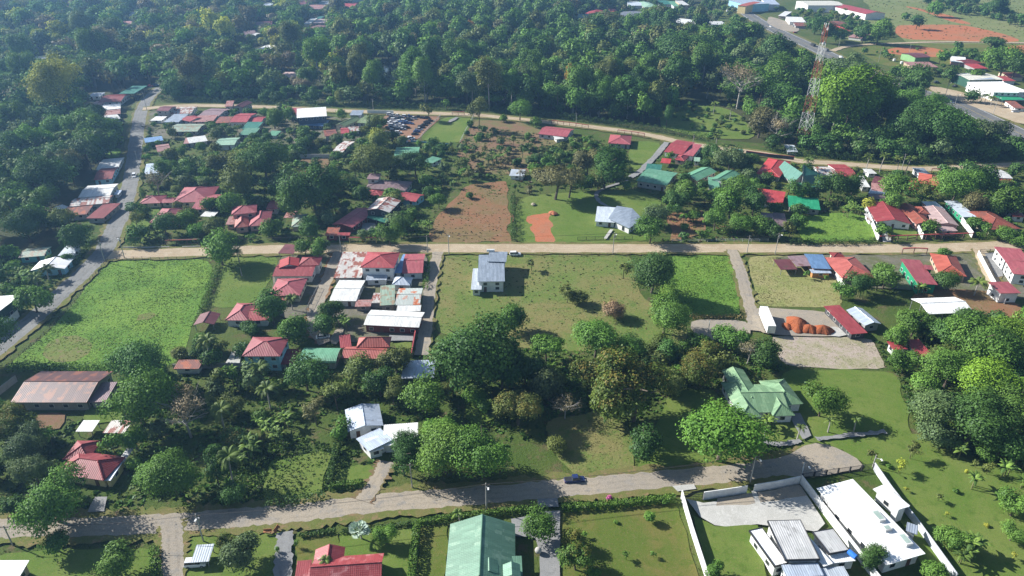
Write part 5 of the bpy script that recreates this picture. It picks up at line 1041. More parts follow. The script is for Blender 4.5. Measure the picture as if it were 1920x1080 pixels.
def crown_quads(seed, nlobe, nleaf, hr, z0, leaf, lobr=(.2, .34), flat=1.0, airy=0.0, shape='dome', tipf=0.0):
    """unit-width crown from z0 to hr, as leaf quads grouped in lobes"""
    rng = np.random.default_rng(seed); ch = hr-z0; zc = (hr+z0)/2
    d = rng.normal(size=(nlobe*6, 3)); d /= np.linalg.norm(d, axis=1, keepdims=True)
    if shape == 'dome': d = d[d[:, 2] > -.55]
    if shape == 'flat': d = d[d[:, 2] > -.15]
    d = d[:nlobe]; nl = len(d); ns = int(rng.integers(3, 6)) if shape in ('dome', 'flat') and hr > .75 else 1; sub = rng.integers(0, ns, nl); sa = rng.uniform(0, 2*PI, ns); so_ = np.stack([np.cos(sa)*rng.uniform(.10, .26, ns), np.sin(sa)*rng.uniform(.10, .26, ns), rng.uniform(-.16, .14, ns)*ch], 1) if ns > 1 else np.zeros((1, 3)); ss = rng.uniform(.58, .82, ns) if ns > 1 else np.ones(1)
    lr = rng.uniform(*lobr, size=nl)
    rad = np.array([.5, .5, ch/2]); k = rng.uniform(.62, 1.06, size=(nl, 1)); k[: max(1, nl//6)] *= .45
    lc = d*(rad-np.minimum(lr[:, None], rad*.8))*k*1.03; lc = lc*ss[sub][:, None]+so_[sub]; lc[:, 2] += zc
    if shape == 'cone':
        tt = (lc[:, 2]-z0)/ch; lc[:, :2] *= (1.15-.8*tt)[:, None]; lr = lr*(1.15-.6*tt)
    li = rng.choice(nl, size=nleaf, p=lr**2/np.sum(lr**2)); dd = rng.normal(size=(nleaf, 3)); dd[:, 2] = np.abs(dd[:, 2])*1.0*np.where(rng.random(nleaf) < .72, 1, -1); dd /= np.linalg.norm(dd, axis=1, keepdims=True)
    rr = lr[li]*np.where(rng.random(nleaf) < .22+airy*.4, rng.uniform(.4, 1.0, nleaf), np.where(rng.random(nleaf) < .16, rng.uniform(1.05, 1.38, nleaf), rng.uniform(.84, 1.12, nleaf)))
    c = lc[li]+dd*rr[:, None]*np.array([1, 1, flat])
    c += rng.normal(scale=.012, size=c.shape)
    og = c-np.array([0, 0, zc-ch*.25]); og /= np.maximum(np.linalg.norm(og, axis=1, keepdims=True), 1e-4)
    nrm = dd*.7+og*.45+rng.normal(scale=.36, size=(nleaf, 3))+np.array([0, 0, .2])
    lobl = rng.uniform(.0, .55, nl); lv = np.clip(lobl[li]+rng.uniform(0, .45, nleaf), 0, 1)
    tip = ((rng.random(nl) < .45)[li] & (dd[:, 2] > .1) & (rng.random(nleaf) < .75)).astype(float)*rng.uniform(.3, .9, nleaf)*tipf
    return rotquads(c, nrm, leaf*rng.uniform(.65, 1.3, nleaf), rng), lv, tip
def quads_mesh(name, Q, mat, **attrs):
    n = len(Q); me = bpy.data.meshes.new(name); me.vertices.add(n*4); me.loops.add(n*4); me.polygons.add(n)
    me.vertices.foreach_set("co", np.ascontiguousarray(Q, dtype=np.float32).ravel()); me.loops.foreach_set("vertex_index", np.arange(n*4, dtype=np.int32))
    me.polygons.foreach_set("loop_start", np.arange(0, n*4, 4, dtype=np.int32))
    for k, a in attrs.items():
        if a is None: continue
        if a.ndim == 1: at = me.attributes.new(k, 'FLOAT', 'FACE'); at.data.foreach_set("value", a.astype(np.float32))
        else: at = me.attributes.new(k, 'FLOAT_COLOR', 'FACE'); at.data.foreach_set("color", np.concatenate([a, np.ones((n, 1))], 1).astype(np.float32).ravel())
    me.materials.append(mat); me.update(); me.validate(); return me
def trunk_mesh(seed, h, r, limbs=5, spread=.28, mat=BARK, twigs=0):
    m = MB(); rr = random.Random(seed); top = h*.62; lean = (rr.uniform(-.04, .04), rr.uniform(-.04, .04)); m.tube((0, 0, -.02), (lean[0], lean[1], top*.55), r, r*.7, 7, False); m.tube((lean[0], lean[1], top*.55), (lean[0]*1.5, lean[1]*1.5, top), r*.7, r*.45, 7, False)
    for i in range(limbs):
        a = 2*PI*i/limbs+rr.uniform(-.4, .4); z = top*rr.uniform(.5, .95); e = (math.cos(a)*spread*rr.uniform(.7, 1.2), math.sin(a)*spread*rr.uniform(.7, 1.2), min(h*.88, z+h*rr.uniform(.15, .35)))
        m.tube((lean[0], lean[1], z), e, r*.42, r*.12, 5, False)
        for q in range(twigs):
            b = a+rr.uniform(-.9, .9); f = rr.uniform(.4, 1); s0 = tuple(lean_+(e_-lean_)*f for lean_, e_ in zip((lean[0], lean[1], z), e)); l = spread*rr.uniform(.3, .75)
            s1 = (s0[0]+math.cos(b)*l, s0[1]+math.sin(b)*l, s0[2]+l*rr.uniform(.2, .9)); m.tube(s0, s1, r*.16, r*.04, 4, False)
            for w in range(3):
                b2 = b+rr.uniform(-1, 1); l2 = l*.6; f2 = rr.uniform(.3, .9); p0 = tuple(a_+(b_-a_)*f2 for a_, b_ in zip(s0, s1)); m.tube(p0, (p0[0]+math.cos(b2)*l2, p0[1]+math.sin(b2)*l2, p0[2]+l2*rr.uniform(.1, .9)), r*.07, r*.02, 3, False)
    return m.mesh('trunk', mat)
KINDS = {  # total height / width, crown bottom share, lobes, flat, airy, shape, lobe radius, trunk radius
 'dense':  dict(hr=.95, z0=.10, nl=34, lob=(.10, .25), r=.030), 'lumpy': dict(hr=.86, z0=.10, nl=54, lob=(.09, .18), r=.035, tip=.7),
 'airy':   dict(hr=1.15, z0=.35, nl=30, lob=(.08, .17), r=.022, airy=1.0, dens=.45), 'spread': dict(hr=.66, z0=.34, nl=40, lob=(.08, .16), flat=.6, shape='flat', r=.03, airy=.5, dens=.8),
 'tall':   dict(hr=1.5, z0=.3, nl=44, lob=(.12, .22), r=.028), 'cone': dict(hr=1.9, z0=.35, nl=44, lob=(.12, .2), shape='cone', r=.028), 'bush': dict(hr=.7, z0=.02, nl=26, lob=(.12, .22), r=.02),
 'bare':   dict(hr=1.0, z0=.35, nl=24, lob=(.08, .16), r=.028, airy=1.0, dens=.12, bare=True), 'column': dict(hr=2.6, z0=.15, nl=22, lob=(.2, .32), r=.04), 'bamboo': dict(hr=1.45, z0=.05, nl=40, lob=(.12, .22), r=.01, airy=.6, dens=.9)}
PROTO = {}
def protos(kind, lod):
    key = (kind, lod)
    if key in PROTO: return PROTO[key]
    K = KINDS[kind]; nleaf, leaf = ((5200, .040), (2200, .060), (900, .088), (420, .125), (15000, .024))[lod]; out = []
    for s in range(4 if lod in (0, 1, 4) else 5):
        n = int(nleaf*K.get('dens', 1)*(1.5 if kind in ('tall', 'cone') else 1)); Q, lv, tip = crown_quads(100*lod+17*s+len(kind)*7, int(K['nl']*1.5) if lod == 4 else K['nl'] if lod < 2 else max(10, K['nl']//2), n, K['hr'], K['z0'], leaf, tuple(x*.85 for x in K['lob']) if lod == 4 else K['lob'] if lod < 2 else tuple(x*1.3 for x in K['lob']), K.get('flat', 1), K.get('airy', 0), K.get('shape', 'dome'), K.get('tip', 0))
        tr = trunk_mesh(s+len(kind), K['hr'], K['r'], 9 if K.get('bare') else 5, .36 if K.get('bare') else .26, PALEBARK if K.get('bare') or kind in ('tall', 'cone') else BARK, 5 if K.get('bare') else 0) if lod in (0, 1, 4) else None
        out.append((Q, lv, tip, quads_mesh('crown', Q, LEAF, lv=lv, tip=tip) if lod in (0, 1, 4) else None, tr))
    PROTO[key] = out; return out
TINT = dict(d=(.045, .100, .030), g=(.073, .150, .034), q=(.42, .10, .36), v=(.105, .20, .028), b=(.078, .160, .034), y=(.25, .29, .055), o=(.094, .122, .042), s=(.078, .120, .060), w=(.17, .155, .12), r=(.36, .20, .045), m=(.075, .11, .03), p=(.19, .13, .10), k=(.11, .112, .06))
CNAME = dict(q='magenta-flowering', v='vivid green', d='dark green', g='green', b='bright green', y='yellow-green', o='olive green', s='grey-green', w='greyish', r='orange-yellow', m='orange-tinged', p='pinkish brown', k='brownish olive')
KNAME = dict(dense=('broadleaf_tree', 'round leafy tree', 'tree'), lumpy=('broadleaf_tree', 'lumpy-crowned tree', 'tree'), airy=('open_crowned_tree', 'thin-crowned tree', 'tree'), spread=('spreading_tree', 'flat spreading tree', 'tree'), tall=('forest_tree', 'tall forest tree', 'tree'), cone=('forest_tree', 'tall tapering tree', 'tree'), bush=('shrub', 'shrub', 'shrub'), bare=('bare_tree', 'nearly leafless tree', 'tree'), column=('column_tree', 'narrow upright tree', 'tree'), bamboo=('bamboo_clump', 'feathery bamboo clump', 'bamboo'))
TREES = []                                # dicts: kind, x, y, w, h scale, tint, manual
def addtree(kind, x, y, w, col, hs=1.0, manual=False, lab=None):
    TREES.append(dict(kind=kind, x=x, y=y, w=w, col=col, hs=hs, manual=manual, lab=lab, app=w*max(1, KINDS[kind]['hr']*.8)*F/depth(x, y)))
def tree_px(u, v, wpx, kind, col, hs=1.0, lab=None):
    hr = KINDS[kind]['hr']*hs; z = 0
    for _ in range(4):
        x, y = G(u, v, z); w = wpx*depth(x, y, z)/F; z = (KINDS[kind]['hr']*.5+KINDS[kind]['z0']*.5)*hs*w
    addtree(kind, x, y, w, col, hs, True, lab)
MT = '''518 1028 10 column g;556 1018 10 column g;1142 933 14 bush q;835 845 108 dense b;905 845 118 dense b;825 808 60 dense b;755 858 86 dense d;1355 813 158 dense b .85;1207 830 74 dense d;1193 732 150 lumpy m;1112 700 72 lumpy m;1318 692 80 lumpy m;885 652 160 dense d;966 595 62 dense g;1117 634 95 dense g;
1025 648 70 spread g;1030 722 72 dense s;1182 650 46 dense d;1249 588 86 dense g;1226 505 96 dense d;1221 432 54 dense g;1234 400 50 dense s;1170 503 30 airy o;997 493 22 airy o;1064 546 34 airy o;1084 558 38 bush o;1149 582 46 bush p;1374 632 62 dense g;
1406 655 50 bare w;1432 660 62 dense d;1543 754 66 dense b;1840 640 112 dense g;1905 640 92 dense v;1782 692 84 dense g;1862 722 112 dense v;1762 762 90 dense s;1832 784 112 dense d;1905 762 110 dense g;1735 722 60 bush g;1697 677 52 dense b;1680 627 52 dense g;1716 604 62 dense g;1752 812 72 bush s;1880 830 70 dense d;
60 560 60 dense g;-45 640 110 dense d;-70 700 120 dense d;252 745 128 dense g;345 770 95 bare w;266 686 110 dense d;22 800 84 lumpy m;42 832 84 dense s;92 934 124 dense b;58 872 84 airy s;322 890 98 dense g;250 824 46 dense b;220 1057 76 dense g;103 1015 58 spread g;452 1036 74 dense s;420 1020 40 lumpy m;300 715 60 dense d;
572 702 72 dense d;670 690 64 dense o;742 672 62 dense o;712 718 60 dense d;792 742 74 dense g;892 745 48 bush b;547 615 66 dense g;620 582 46 dense d;612 608 50 dense d;508 577 72 dense d;972 766 82 lumpy o;1060 760 50 bare w;940 700 70 dense d;985 690 70 dense d;735 730 50 airy o;628 735 56 airy o;590 770 50 airy k;
722 1004 44 dense b;1007 985 64 dense g;1073 1016 48 lumpy m;1080 1048 64 lumpy g;1217 966 27 dense b;1155 979 11 bush b;1095 1000 15 airy b;1175 1041 18 airy g;1226 1038 14 airy g;1248 941 15 dense g;1043 836 44 bush o;1340 1068 38 dense g;1112 1075 30 bush g;
1690 870 28 airy y;1712 842 32 airy o;1637 851 22 airy o;1850 852 36 bush b;1778 1006 56 bush g;1800 1018 44 dense g;1636 1046 54 dense d;1755 1074 50 bush g;1762 930 18 airy o;1905 945 60 dense g;1855 875 26 airy o;1900 1000 40 dense g;
120 405 52 airy o;45 417 78 dense d;82 366 52 dense g;140 440 62 dense d;80 330 84 dense d;410 462 74 dense g;356 406 50 lumpy b;395 382 32 dense g;432 378 50 dense g;445 342 76 dense o;465 300 62 dense o;290 337 52 bare w;312 318 42 dense g;345 325 36 dense g;415 305 46 dense o;252 410 40 airy o;307 420 46 dense d;405 425 46 dense o;366 430 32 dense g;265 362 14 column b;60 320 70 dense g;
587 350 108 dense d;495 302 82 dense d;545 378 60 dense g;700 300 78 dense o;777 307 50 dense d;680 362 36 dense d;777 398 28 dense b;822 376 32 dense g;730 440 46 dense g;752 420 40 dense g;580 430 48 dense d;570 462 36 dense g;596 464 38 dense g;610 460 30 dense s;880 366 18 bush g;865 305 32 airy o;690 290 40 dense d;640 345 40 dense o;665 320 34 airy o;
1042 333 88 spread k;1068 338 70 spread o;975 322 30 bare w;1002 317 30 dense g;1136 315 80 dense d;1102 303 52 dense k;1095 340 34 dense d;1122 337 40 dense o;1171 345 22 dense b;1342 412 42 dense g;1385 420 40 dense g;1425 422 44 dense g;1317 438 22 dense g;1372 377 66 dense g;1415 377 56 dense d;1382 350 46 dense g;1292 357 52 dense g;1270 376 40 dense d;1370 302 52 dense s;1402 302 36 dense d;1335 285 40 dense d;1357 344 14 column d;1405 325 30 dense s;
1562 350 54 dense d;1600 347 44 dense d;1690 353 58 dense g;1675 378 42 dense g;1630 380 28 dense y;1797 342 78 dense g;1832 332 62 dense d;1852 342 50 dense g;1895 376 62 dense g;1822 378 46 dense k;1497 357 42 dense d;1520 362 30 dense d;1500 394 36 bush d;1832 420 36 bush g;1885 440 42 bush g;1912 452 34 bush g;1446 430 36 dense d;1662 516 56 dense g;1775 526 42 dense d;1772 474 26 bush g;1610 532 46 dense d;1580 545 36 dense g;1512 513 16 airy g;1548 520 14 airy g;1870 385 40 dense g;
1605 175 148 dense v 1.0;1720 196 82 dense g;1762 238 108 dense d .85;1700 230 90 dense d;1858 247 66 dense s .75;1660 252 48 dense g;1722 150 58 dense d;1590 128 96 spread s;1462 90 68 dense d;1455 145 84 dense g;1472 178 62 dense d;1460 240 52 bare w;1430 160 62 dense b;1427 225 64 dense k;1390 150 80 bare w;1290 90 84 dense d;1252 212 20 column d;1315 42 36 dense d;1410 62 52 dense g;1070 140 32 cone r;1098 140 26 cone r;875 50 30 dense r;102 160 88 bamboo y;126 146 60 bamboo y;975 206 40 dense b;1005 228 24 dense g;897 205 44 airy o 1.25;803 205 30 airy o;837 196 20 dense g;945 222 20 bush g;707 230 42 airy o;705 255 32 dense y;712 266 46 dense o;512 220 44 dense g;640 214 24 dense g;1245 40 50 dense d;540 210 30 dense g;
1722 38 30 dense d;1755 18 36 bush g;1700 30 20 bush g;1870 10 40 dense d;1860 78 44 spread d;1870 90 30 bush g;1530 45 34 dense d;1545 60 40 dense d;1650 55 52 dense g;1620 62 34 dense d;1570 62 30 dense g;1690 135 36 dense g;1785 137 30 dense d;1765 105 30 dense b;1885 115 60 dense g;1905 125 50 dense d;1830 140 30 dense b;1828 178 28 dense d'''
for rec in MT.replace('\n', '').split(';'):
    p = rec.split(); tree_px(float(p[0]), float(p[1]), float(p[2]), p[3], p[4], float(p[5]) if len(p) > 5 else 1.0)
VIS = []
for root, frs, wings in HOUSES:
    for (A, ex, ey, L, D), w in zip(frs, wings):
        for a, b in ((.5, .5), (.2, .3), (.8, .3), (.5, .85), (.5, .15)): VIS.append((*proj(A[0]+ex[0]*L*a+ey[0]*D*b, A[1]+ex[1]*L*a+ey[1]*D*b, w[8]+w[9]*.4), A[1]+D*.5))
for (u0, v0, u1, v1, k) in ((1370, 5, 1440, 50, 8), (1440, 50, 1575, 112, 14), (1745, 180, 1925, 262, 16), (1740, 165, 1920, 222, 12), (1395, 30, 1560, 98, 10), (302, 168, 245, 340, 20), (245, 340, 200, 465, 12), (715, 120, 735, 150, 4), (722, 222, 820, 222, 8), (760, 250, 800, 262, 5), (1480, 300, 1700, 318, 12), (690, 214, 1000, 226, 20), (1050, 234, 1440, 292, 20), (300, 203, 540, 206, 8), (1280, 215, 1400, 245, 6)):
    for i in range(k+1): u, v = u0+(u1-u0)*i/k, v0+(v1-v0)*i/k; VIS.append((u, v, G(u, v)[1]))
VIS += [(u, v, G(1504, 272)[1]) for u, v in ((1504, 262), (1506, 250), (1507, 238), (1509, 225), (1510, 212), (1512, 198))]
VU = np.array([q[0] for q in VIS]); VV = np.array([q[1] for q in VIS]); VY = np.array([q[2] for q in VIS])
def hides(x, y, w, kind, hs):
    K = KINDS[kind]; u, v1 = proj(x, y, K['hr']*hs*w*.93); _, v0 = proj(x, y, K['z0']*w*.5); r = w*.46*F/depth(x, y)
    return bool(np.any((VY > y) & (np.abs(VU-u) < r*.92) & (VV > v1) & (VV < v0)))
def clear(x, y, m=0.0, u=None, v=None, field=True):
    if footprint_hit(x, y, m) or on_road(x, y, m*.6): return False
    if field:
        u, v = proj(x, y)
        for P in NOTREE:
            if inpoly(u, v, P): return False
    return True
def fill(P, step, sizes, kinds, cols, hs=(.9, 1.15), margin=1.0, keep=1.0, field=True, seed=1, crowd=.38, clump=False):
    rr = random.Random(seed); W_ = [G(u, v) for u, v in P]; xs = [p[0] for p in W_]; ys = [p[1] for p in W_]; n = 0
    y = min(ys)
    while y < max(ys):
        x = min(xs)
        while x < max(xs):
            px, py = x+rr.uniform(-.45, .45)*step, y+rr.uniform(-.45, .45)*step; x += step
            if rr.random() > keep*(1 if not clump else .15+1.5*max(0, math.sin(px*.13+1.3*math.sin(py*.08))*math.cos(py*.10+px*.03)+.25)) or not inpoly(px, py, W_): continue
            u, v = proj(px, py)
            if u < -140 or u > 2060: continue
            w = rr.uniform(*sizes)
            if not clear(px, py, margin+w*.22, field=field): continue
            if any((q['x']-px)**2+(q['y']-py)**2 < (crowd*(min(q['w'], 16)+w))**2 for q in MANUAL): continue
            kk, hh = rr.choice(kinds), rr.uniform(*hs)
            if hides(px, py, w, kk, hh):
                kk = 'bush' if KINDS[kk]['hr'] < 1.4 else 'dense'
                while w > 1.6 and hides(px, py, w, kk, hh): w *= .6
                if w <= 1.6: continue
            addtree(kk, px, py, w, rr.choice(cols), hh); n += 1
        y += step
    return n
MANUAL = list(TREES)
mixk = ['dense']*5+['tall']*2+['airy', 'spread', 'lumpy']; 
print('fill', fill([(-140, -50), (620, -50), (640, 60), (640, 170), (480, 182), (300, 188), (262, 158), (215, 178), (158, 172), (150, 230), (-140, 235)], 13, (12, 21), ['dense']*6+['tall', 'spread', 'airy', 'bare'], 'ddgggobsgkwoysb', seed=2),
 fill([(-140, 190), (155, 190), (200, 245), (232, 258), (226, 296), (170, 325), (118, 385), (112, 408), (180, 428), (150, 465), (-140, 500)], 11, (10, 17), ['dense']*6+['lumpy', 'airy'], 'ddggdsgb', seed=3),
 fill([(600, -50), (870, -50), (1100, 10), (1350, 55), (1392, 60), (1420, 90), (1330, 150), (1220, 230), (1060, 222), (880, 204), (620, 196), (640, 60)], 12, (11, 19), ['dense']*4+['tall']*4+['spread', 'airy'], 'ddggoskgggbo', (.85, 1.25), seed=4),
 fill([(640, -50), (1300, -50), (1330, 0), (1000, 30), (880, 10), (760, 30)], 14, (11, 18), ['dense']*5+['tall'], 'ddggos', keep=.85, seed=14),
 fill([(1330, 100), (1430, 100), (1500, 120), (1600, 150), (1700, 180), (1790, 215), (1840, 250), (1780, 290), (1560, 290), (1480, 280), (1420, 232), (1330, 170)], 10, (9, 16), ['dense']*6+['tall', 'airy', 'bare'], 'ddggbgos', seed=5),
 fill([(1415, 245), (1480, 262), (1600, 275), (1790, 262), (1960, 285), (1960, 300), (1800, 306), (1720, 308), (1640, 303), (1560, 297), (1500, 292), (1440, 281)], 7, (7, 11), ['dense']*4+['tall', 'airy'], 'dddgs', seed=15, field=False, crowd=.25), fill([(290, 170), (640, 176), (640, 197), (420, 191), (300, 189)], 8, (5, 10), ['dense', 'dense', 'bush'], 'ddgg', seed=25, crowd=.3), fill([(640, 180), (880, 196), (1000, 206), (1110, 220), (1240, 238), (1240, 225), (1060, 205), (880, 186)], 8, (7, 12), ['dense', 'tall', 'dense'], 'ddgg', (.9, 1.3), seed=26, crowd=.25))
print('fill3', fill([(1725, -5), (1860, 8), (1940, 42), (1940, 62), (1860, 40), (1740, 14)], 12, (7, 13), ['dense', 'dense', 'bush', 'airy'], 'ddgs', keep=.75, seed=31, field=False), fill([(1480, 26), (1600, 30), (1600, 42), (1480, 44)], 10, (5, 9), ['dense', 'bush'], 'dgo', keep=.6, seed=32, field=False), fill([(1530, 44), (1570, 78), (1640, 82), (1660, 60), (1600, 48)], 9, (5, 10), ['dense', 'dense', 'bush'], 'dg', keep=.7, seed=33, field=False), fill([(1780, 96), (1940, 118), (1940, 150), (1850, 132), (1790, 125)], 9, (5, 10), ['dense', 'dense', 'bush'], 'dgb', keep=.7, seed=34, field=False), fill([(1600, 90), (1760, 92), (1930, 92), (1930, 108), (1660, 112)], 11, (2, 4), ['bush'], 'gb', keep=.5, seed=35, field=False), fill([(1040, 5), (1380, 5), (1380, 40), (1040, 40)], 12, (6, 11), ['dense', 'bush'], 'dgs', keep=.6, seed=36))
print('fill2', fill([(285, 205), (560, 215), (700, 225), (770, 275), (850, 275), (820, 400), (800, 455), (520, 462), (250, 462), (258, 340)], 6.6, (4, 8.5), ['dense']*4+['bush', 'airy', 'spread'], 'ddggos', keep=.72, seed=6, margin=.2),
 fill([(860, 230), (1050, 255), (1150, 270), (1190, 330), (1110, 365), (960, 365), (850, 340), (840, 290)], 5, (1.6, 6.5), ['bush', 'dense', 'airy', 'airy'], 'gdosk', keep=1.0, seed=7, clump=True),
 fill([(1200, 285), (1440, 300), (1920, 325), (1960, 460), (1640, 460), (1480, 455), (1240, 452)], 6.6, (4, 8), ['dense']*4+['bush', 'airy'], 'ddggo', keep=.7, seed=8, margin=.2),
 fill([(370, 640), (470, 690), (640, 690), (760, 705), (800, 740), (640, 860), (620, 940), (430, 960), (330, 950), (230, 880), (240, 760), (330, 700)], 7.0, (3.5, 8), ['dense']*3+['bush']*2+['airy', 'lumpy'], 'ddggos', keep=.62, seed=9, margin=.2),
 fill([(800, 690), (960, 640), (1060, 660), (1300, 640), (1400, 650), (1480, 690), (1400, 720), (1250, 760), (1180, 780), (1000, 800), (900, 790), (800, 760)], 6.6, (4, 9.5), ['dense']*5+['bush', 'lumpy'], 'ddggogm', keep=.85, seed=10),
 fill([(1640, 640), (1700, 610), (1830, 605), (1960, 610), (1960, 880), (1850, 860), (1730, 820), (1700, 740), (1660, 690)], 6.6, (6, 10), ['dense']*5+['lumpy'], 'ddggbo', keep=.9, seed=11, crowd=.3, margin=.2),
 fill([(-60, 770), (80, 770), (130, 800), (260, 830), (260, 960), (0, 968), (-60, 968)], 6.5, (4, 8), ['dense']*4+['bush', 'airy'], 'ddggso', keep=.5, seed=12, margin=.2),
 fill([(340, 660), (520, 650), (560, 700), (470, 690), (330, 700)], 5, (3, 6), ['dense', 'bush'], 'ddgo', keep=.6, seed=13, margin=.1),
 fill([(440, 585), (660, 600), (660, 690), (530, 640), (400, 640)], 6.5, (3.5, 6.5), ['dense', 'bush'], 'ddgo', keep=.5, seed=16, margin=.1),
 fill([(0, 470), (150, 470), (160, 500), (60, 600), (-60, 640), (-60, 480)], 7, (4, 8), ['dense', 'bush', 'lumpy'], 'ddggs', keep=.7, seed=17, margin=.3),
 fill([(1440, 20), (1560, 30), (1640, 70), (1700, 70), (1680, 50), (1560, 20)], 10, (4, 8), ['dense', 'bush'], 'dgo', keep=.35, seed=18),
 fill([(1560, 80), (1700, 110), (1960, 130), (1960, 240), (1760, 150), (1640, 110)], 10, (4, 8), ['dense', 'bush'], 'dgo', keep=.3, seed=19),
 fill([(1240, 215), (1300, 195), (1400, 230), (1410, 262), (1330, 262)], 7.5, (2.5, 4.5), ['bush', 'dense'], 'gdo', keep=.9, seed=20, field=False),
 fill([(1660, 880), (1740, 840), (1800, 870), (1930, 900), (1930, 1080), (1800, 1060)], 7, (1.2, 2.2), ['airy', 'bush'], 'gyo', keep=.35, seed=21, field=False, margin=1),
 fill([(960, 300), (1060, 260), (1190, 300), (1180, 340), (1000, 345)], 6, (2, 7), ['dense', 'bush'], 'dgo', keep=.8, seed=22, clump=True))
# which trees become things of their own: the largest ones of the picture
def visible(q):
    u, v = proj(q['x'], q['y'], q['w']*.6); return -q['app']*.5 < u < 1920+q['app']*.5 and -q['app']*.6 < v < 1080+q['app']*.7
TREES = [q for q in TREES if visible(q)]
isT = lambda q: KNAME[q['kind']][2] == 'tree'
big = sorted([q for q in TREES if isT(q)], key=lambda q: -q['app']*(1.6 if q['manual'] else 1))
own = set(id(q) for q in big[:298]); shr = sorted([q for q in TREES if KNAME[q['kind']][2] == 'shrub'], key=lambda q: -q['app'])
own |= set(id(q) for q in shr[:160]) | set(id(q) for q in TREES if q['kind'] == 'bamboo')
rest = [q for q in TREES if id(q) not in own]
print('trees', len(TREES), 'own', len(own), 'mass', len(rest))
TR = random.Random(5)
def vary(c, a=.24): k = TR.uniform(1-a, 1+a); return tuple(x*k*TR.uniform(.95, 1.05) for x in c)
for q in TREES:
    if id(q) not in own: continue
    lod = 4 if q['app'] > 75 else 0 if q['app'] > 38 else 1; name, noun, cat = KNAME[q['kind']]; Q, lv, tip, me, tr = TR.choice(protos(q['kind'], lod))
    root = empty(name, (q['x'], q['y'], 0), None, cat, {'tree': 'trees around the village', 'shrub': 'shrubs around the village', 'bamboo': 'yellow-green bamboo clumps'}[cat])
    root.rotation_euler = (0, 0, TR.uniform(0, 2*PI)); s = q['w']*1.07; root.scale = (s*TR.uniform(.92, 1.08), s*TR.uniform(.92, 1.08), s*q['hs'])
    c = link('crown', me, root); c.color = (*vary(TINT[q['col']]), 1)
    if q['kind'] not in ('bush', 'bamboo'): link('trunk', tr, root)
    big_ = q['w']; szw = 'large ' if q['app'] > 85 else ('small ' if q['app'] < 30 else '')
    NEED.append((root, f"{szw}{CNAME[q['col']]} {noun}", q['x'], q['y'], 0.0))
# palms, bananas
def blade(m, base, a, length, width, rise, droop, n=6, fold=.25):
    """a drooping strap leaf: list of quads"""
    d = np.array([math.cos(a), math.sin(a), 0]); sd = np.array([-math.sin(a), math.cos(a), 0]); out = []
    pts = []
    for i in range(n+1):
        t = i/n; p = np.array(base)+d*length*(t-.12*t*t)*math.cos(rise*.6)+np.array([0, 0, length*(math.sin(rise)*t-droop*t*t)]); w = width*math.sin(PI*min(1, .12+t*.86))**.7*.5
        pts.append((p-sd*w-np.array([0, 0, w*fold]), p, p+sd*w-np.array([0, 0, w*fold])))
    for (a0, b0, c0), (a1, b1, c1) in zip(pts, pts[1:]): out += [[a0, b0, b1, a1], [b0, c0, c1, b1]]
    m += out
PALMQ = []
def palm_mesh(seed, n=20, length=3.2, rise=(.1, 1.0), droop=.55, leafl=.75, fan=False):
    rr = random.Random(seed); out = []; lv = []
    for i in range(n):
        a = 2*PI*i*.381966+rr.uniform(-.2, .2); k = i/n; rs = rise[1]+(rise[0]-rise[1])*k+rr.uniform(-.1, .1); L = length*rr.uniform(.85, 1.1)
        d = np.array([math.cos(a), math.sin(a), 0]); sd = np.array([-math.sin(a), math.cos(a), 0])
        if fan:
            st = np.array([0, 0, 0])+d*L*.5*math.cos(rs)+np.array([0, 0, L*.5*math.sin(rs)]); b0 = len(out)
            for q in range(-5, 6):
                b = q*.24; dir_ = (d*math.cos(b)+sd*math.sin(b))*math.cos(rs)+np.array([0, 0, math.sin(rs)]); nn = np.cross(dir_, sd); e = st+dir_*L*.55; w = sd*math.cos(b)*L*.07-d*math.sin(b)*L*.07
                out.append([st-w*.3, st+dir_*L*.3-w, e, st+dir_*L*.3+w])
            out.append([np.zeros(3)-sd*.05, np.zeros(3)+sd*.05, st+sd*.04, st-sd*.04]); lv += [rr.uniform(.3, .9)]*(len(out)-b0); continue
        N = 12; b0 = len(out); P = [d*L*(t-.18*t*t)*math.cos(rs*.7)+np.array([0, 0, L*(math.sin(rs)*t-droop*t*t)]) for t in [j/N for j in range(N+1)]]
        for j in range(1, N+1):
            f = P[j]-P[j-1]; t = j/N; ll = leafl*math.sin(PI*(.12+.8*t))**.6
            for s in (-1, 1):
                e = P[j]+sd*s*ll*.8+f*1.2+np.array([0, 0, -ll*.45]); out.append([P[j-1], P[j], e+f*.2, e-f*.25])
        lv += [rr.uniform(.1, .95)]*(len(out)-b0)
    PALMQ.append((np.array(out), np.array(lv))); return quads_mesh('crown', np.array(out), LEAF, lv=np.array(lv))
def banana_mesh(seed, stems=4):
    rr = random.Random(seed); out = []; lv = []; m = MB()
    for s in range(stems):
        bx, by = (rr.uniform(-1.3, 1.3), rr.uniform(-1.3, 1.3)) if stems > 1 else (0, 0); h = rr.uniform(2, 3.4); m.tube((bx, by, 0), (bx+.1, by, h), .16, .1, 6)
        for i in range(8):
            b0 = len(out); blade(out, (bx+.1, by, h), 2*PI*i*.38+rr.uniform(-.3, .3), rr.uniform(1.9, 2.9), rr.uniform(.55, .8), rr.uniform(.35, 1.15), rr.uniform(.35, .75)); lv += [rr.uniform(0, 1)]*(len(out)-b0)
    return quads_mesh('leaf_crown', np.array(out), LEAF, lv=np.array(lv)), m.mesh('stem', plain('banana_stem', (.16, .17, .07), .8))
PALM = [palm_mesh(s) for s in range(3)]; ARECA = [palm_mesh(9+s, 12, 2.0, (.2, 1.1), .6, .45) for s in range(2)]; FAN = palm_mesh(5, 22, 2.3, (-.2, 1.25), .1, .5, True)
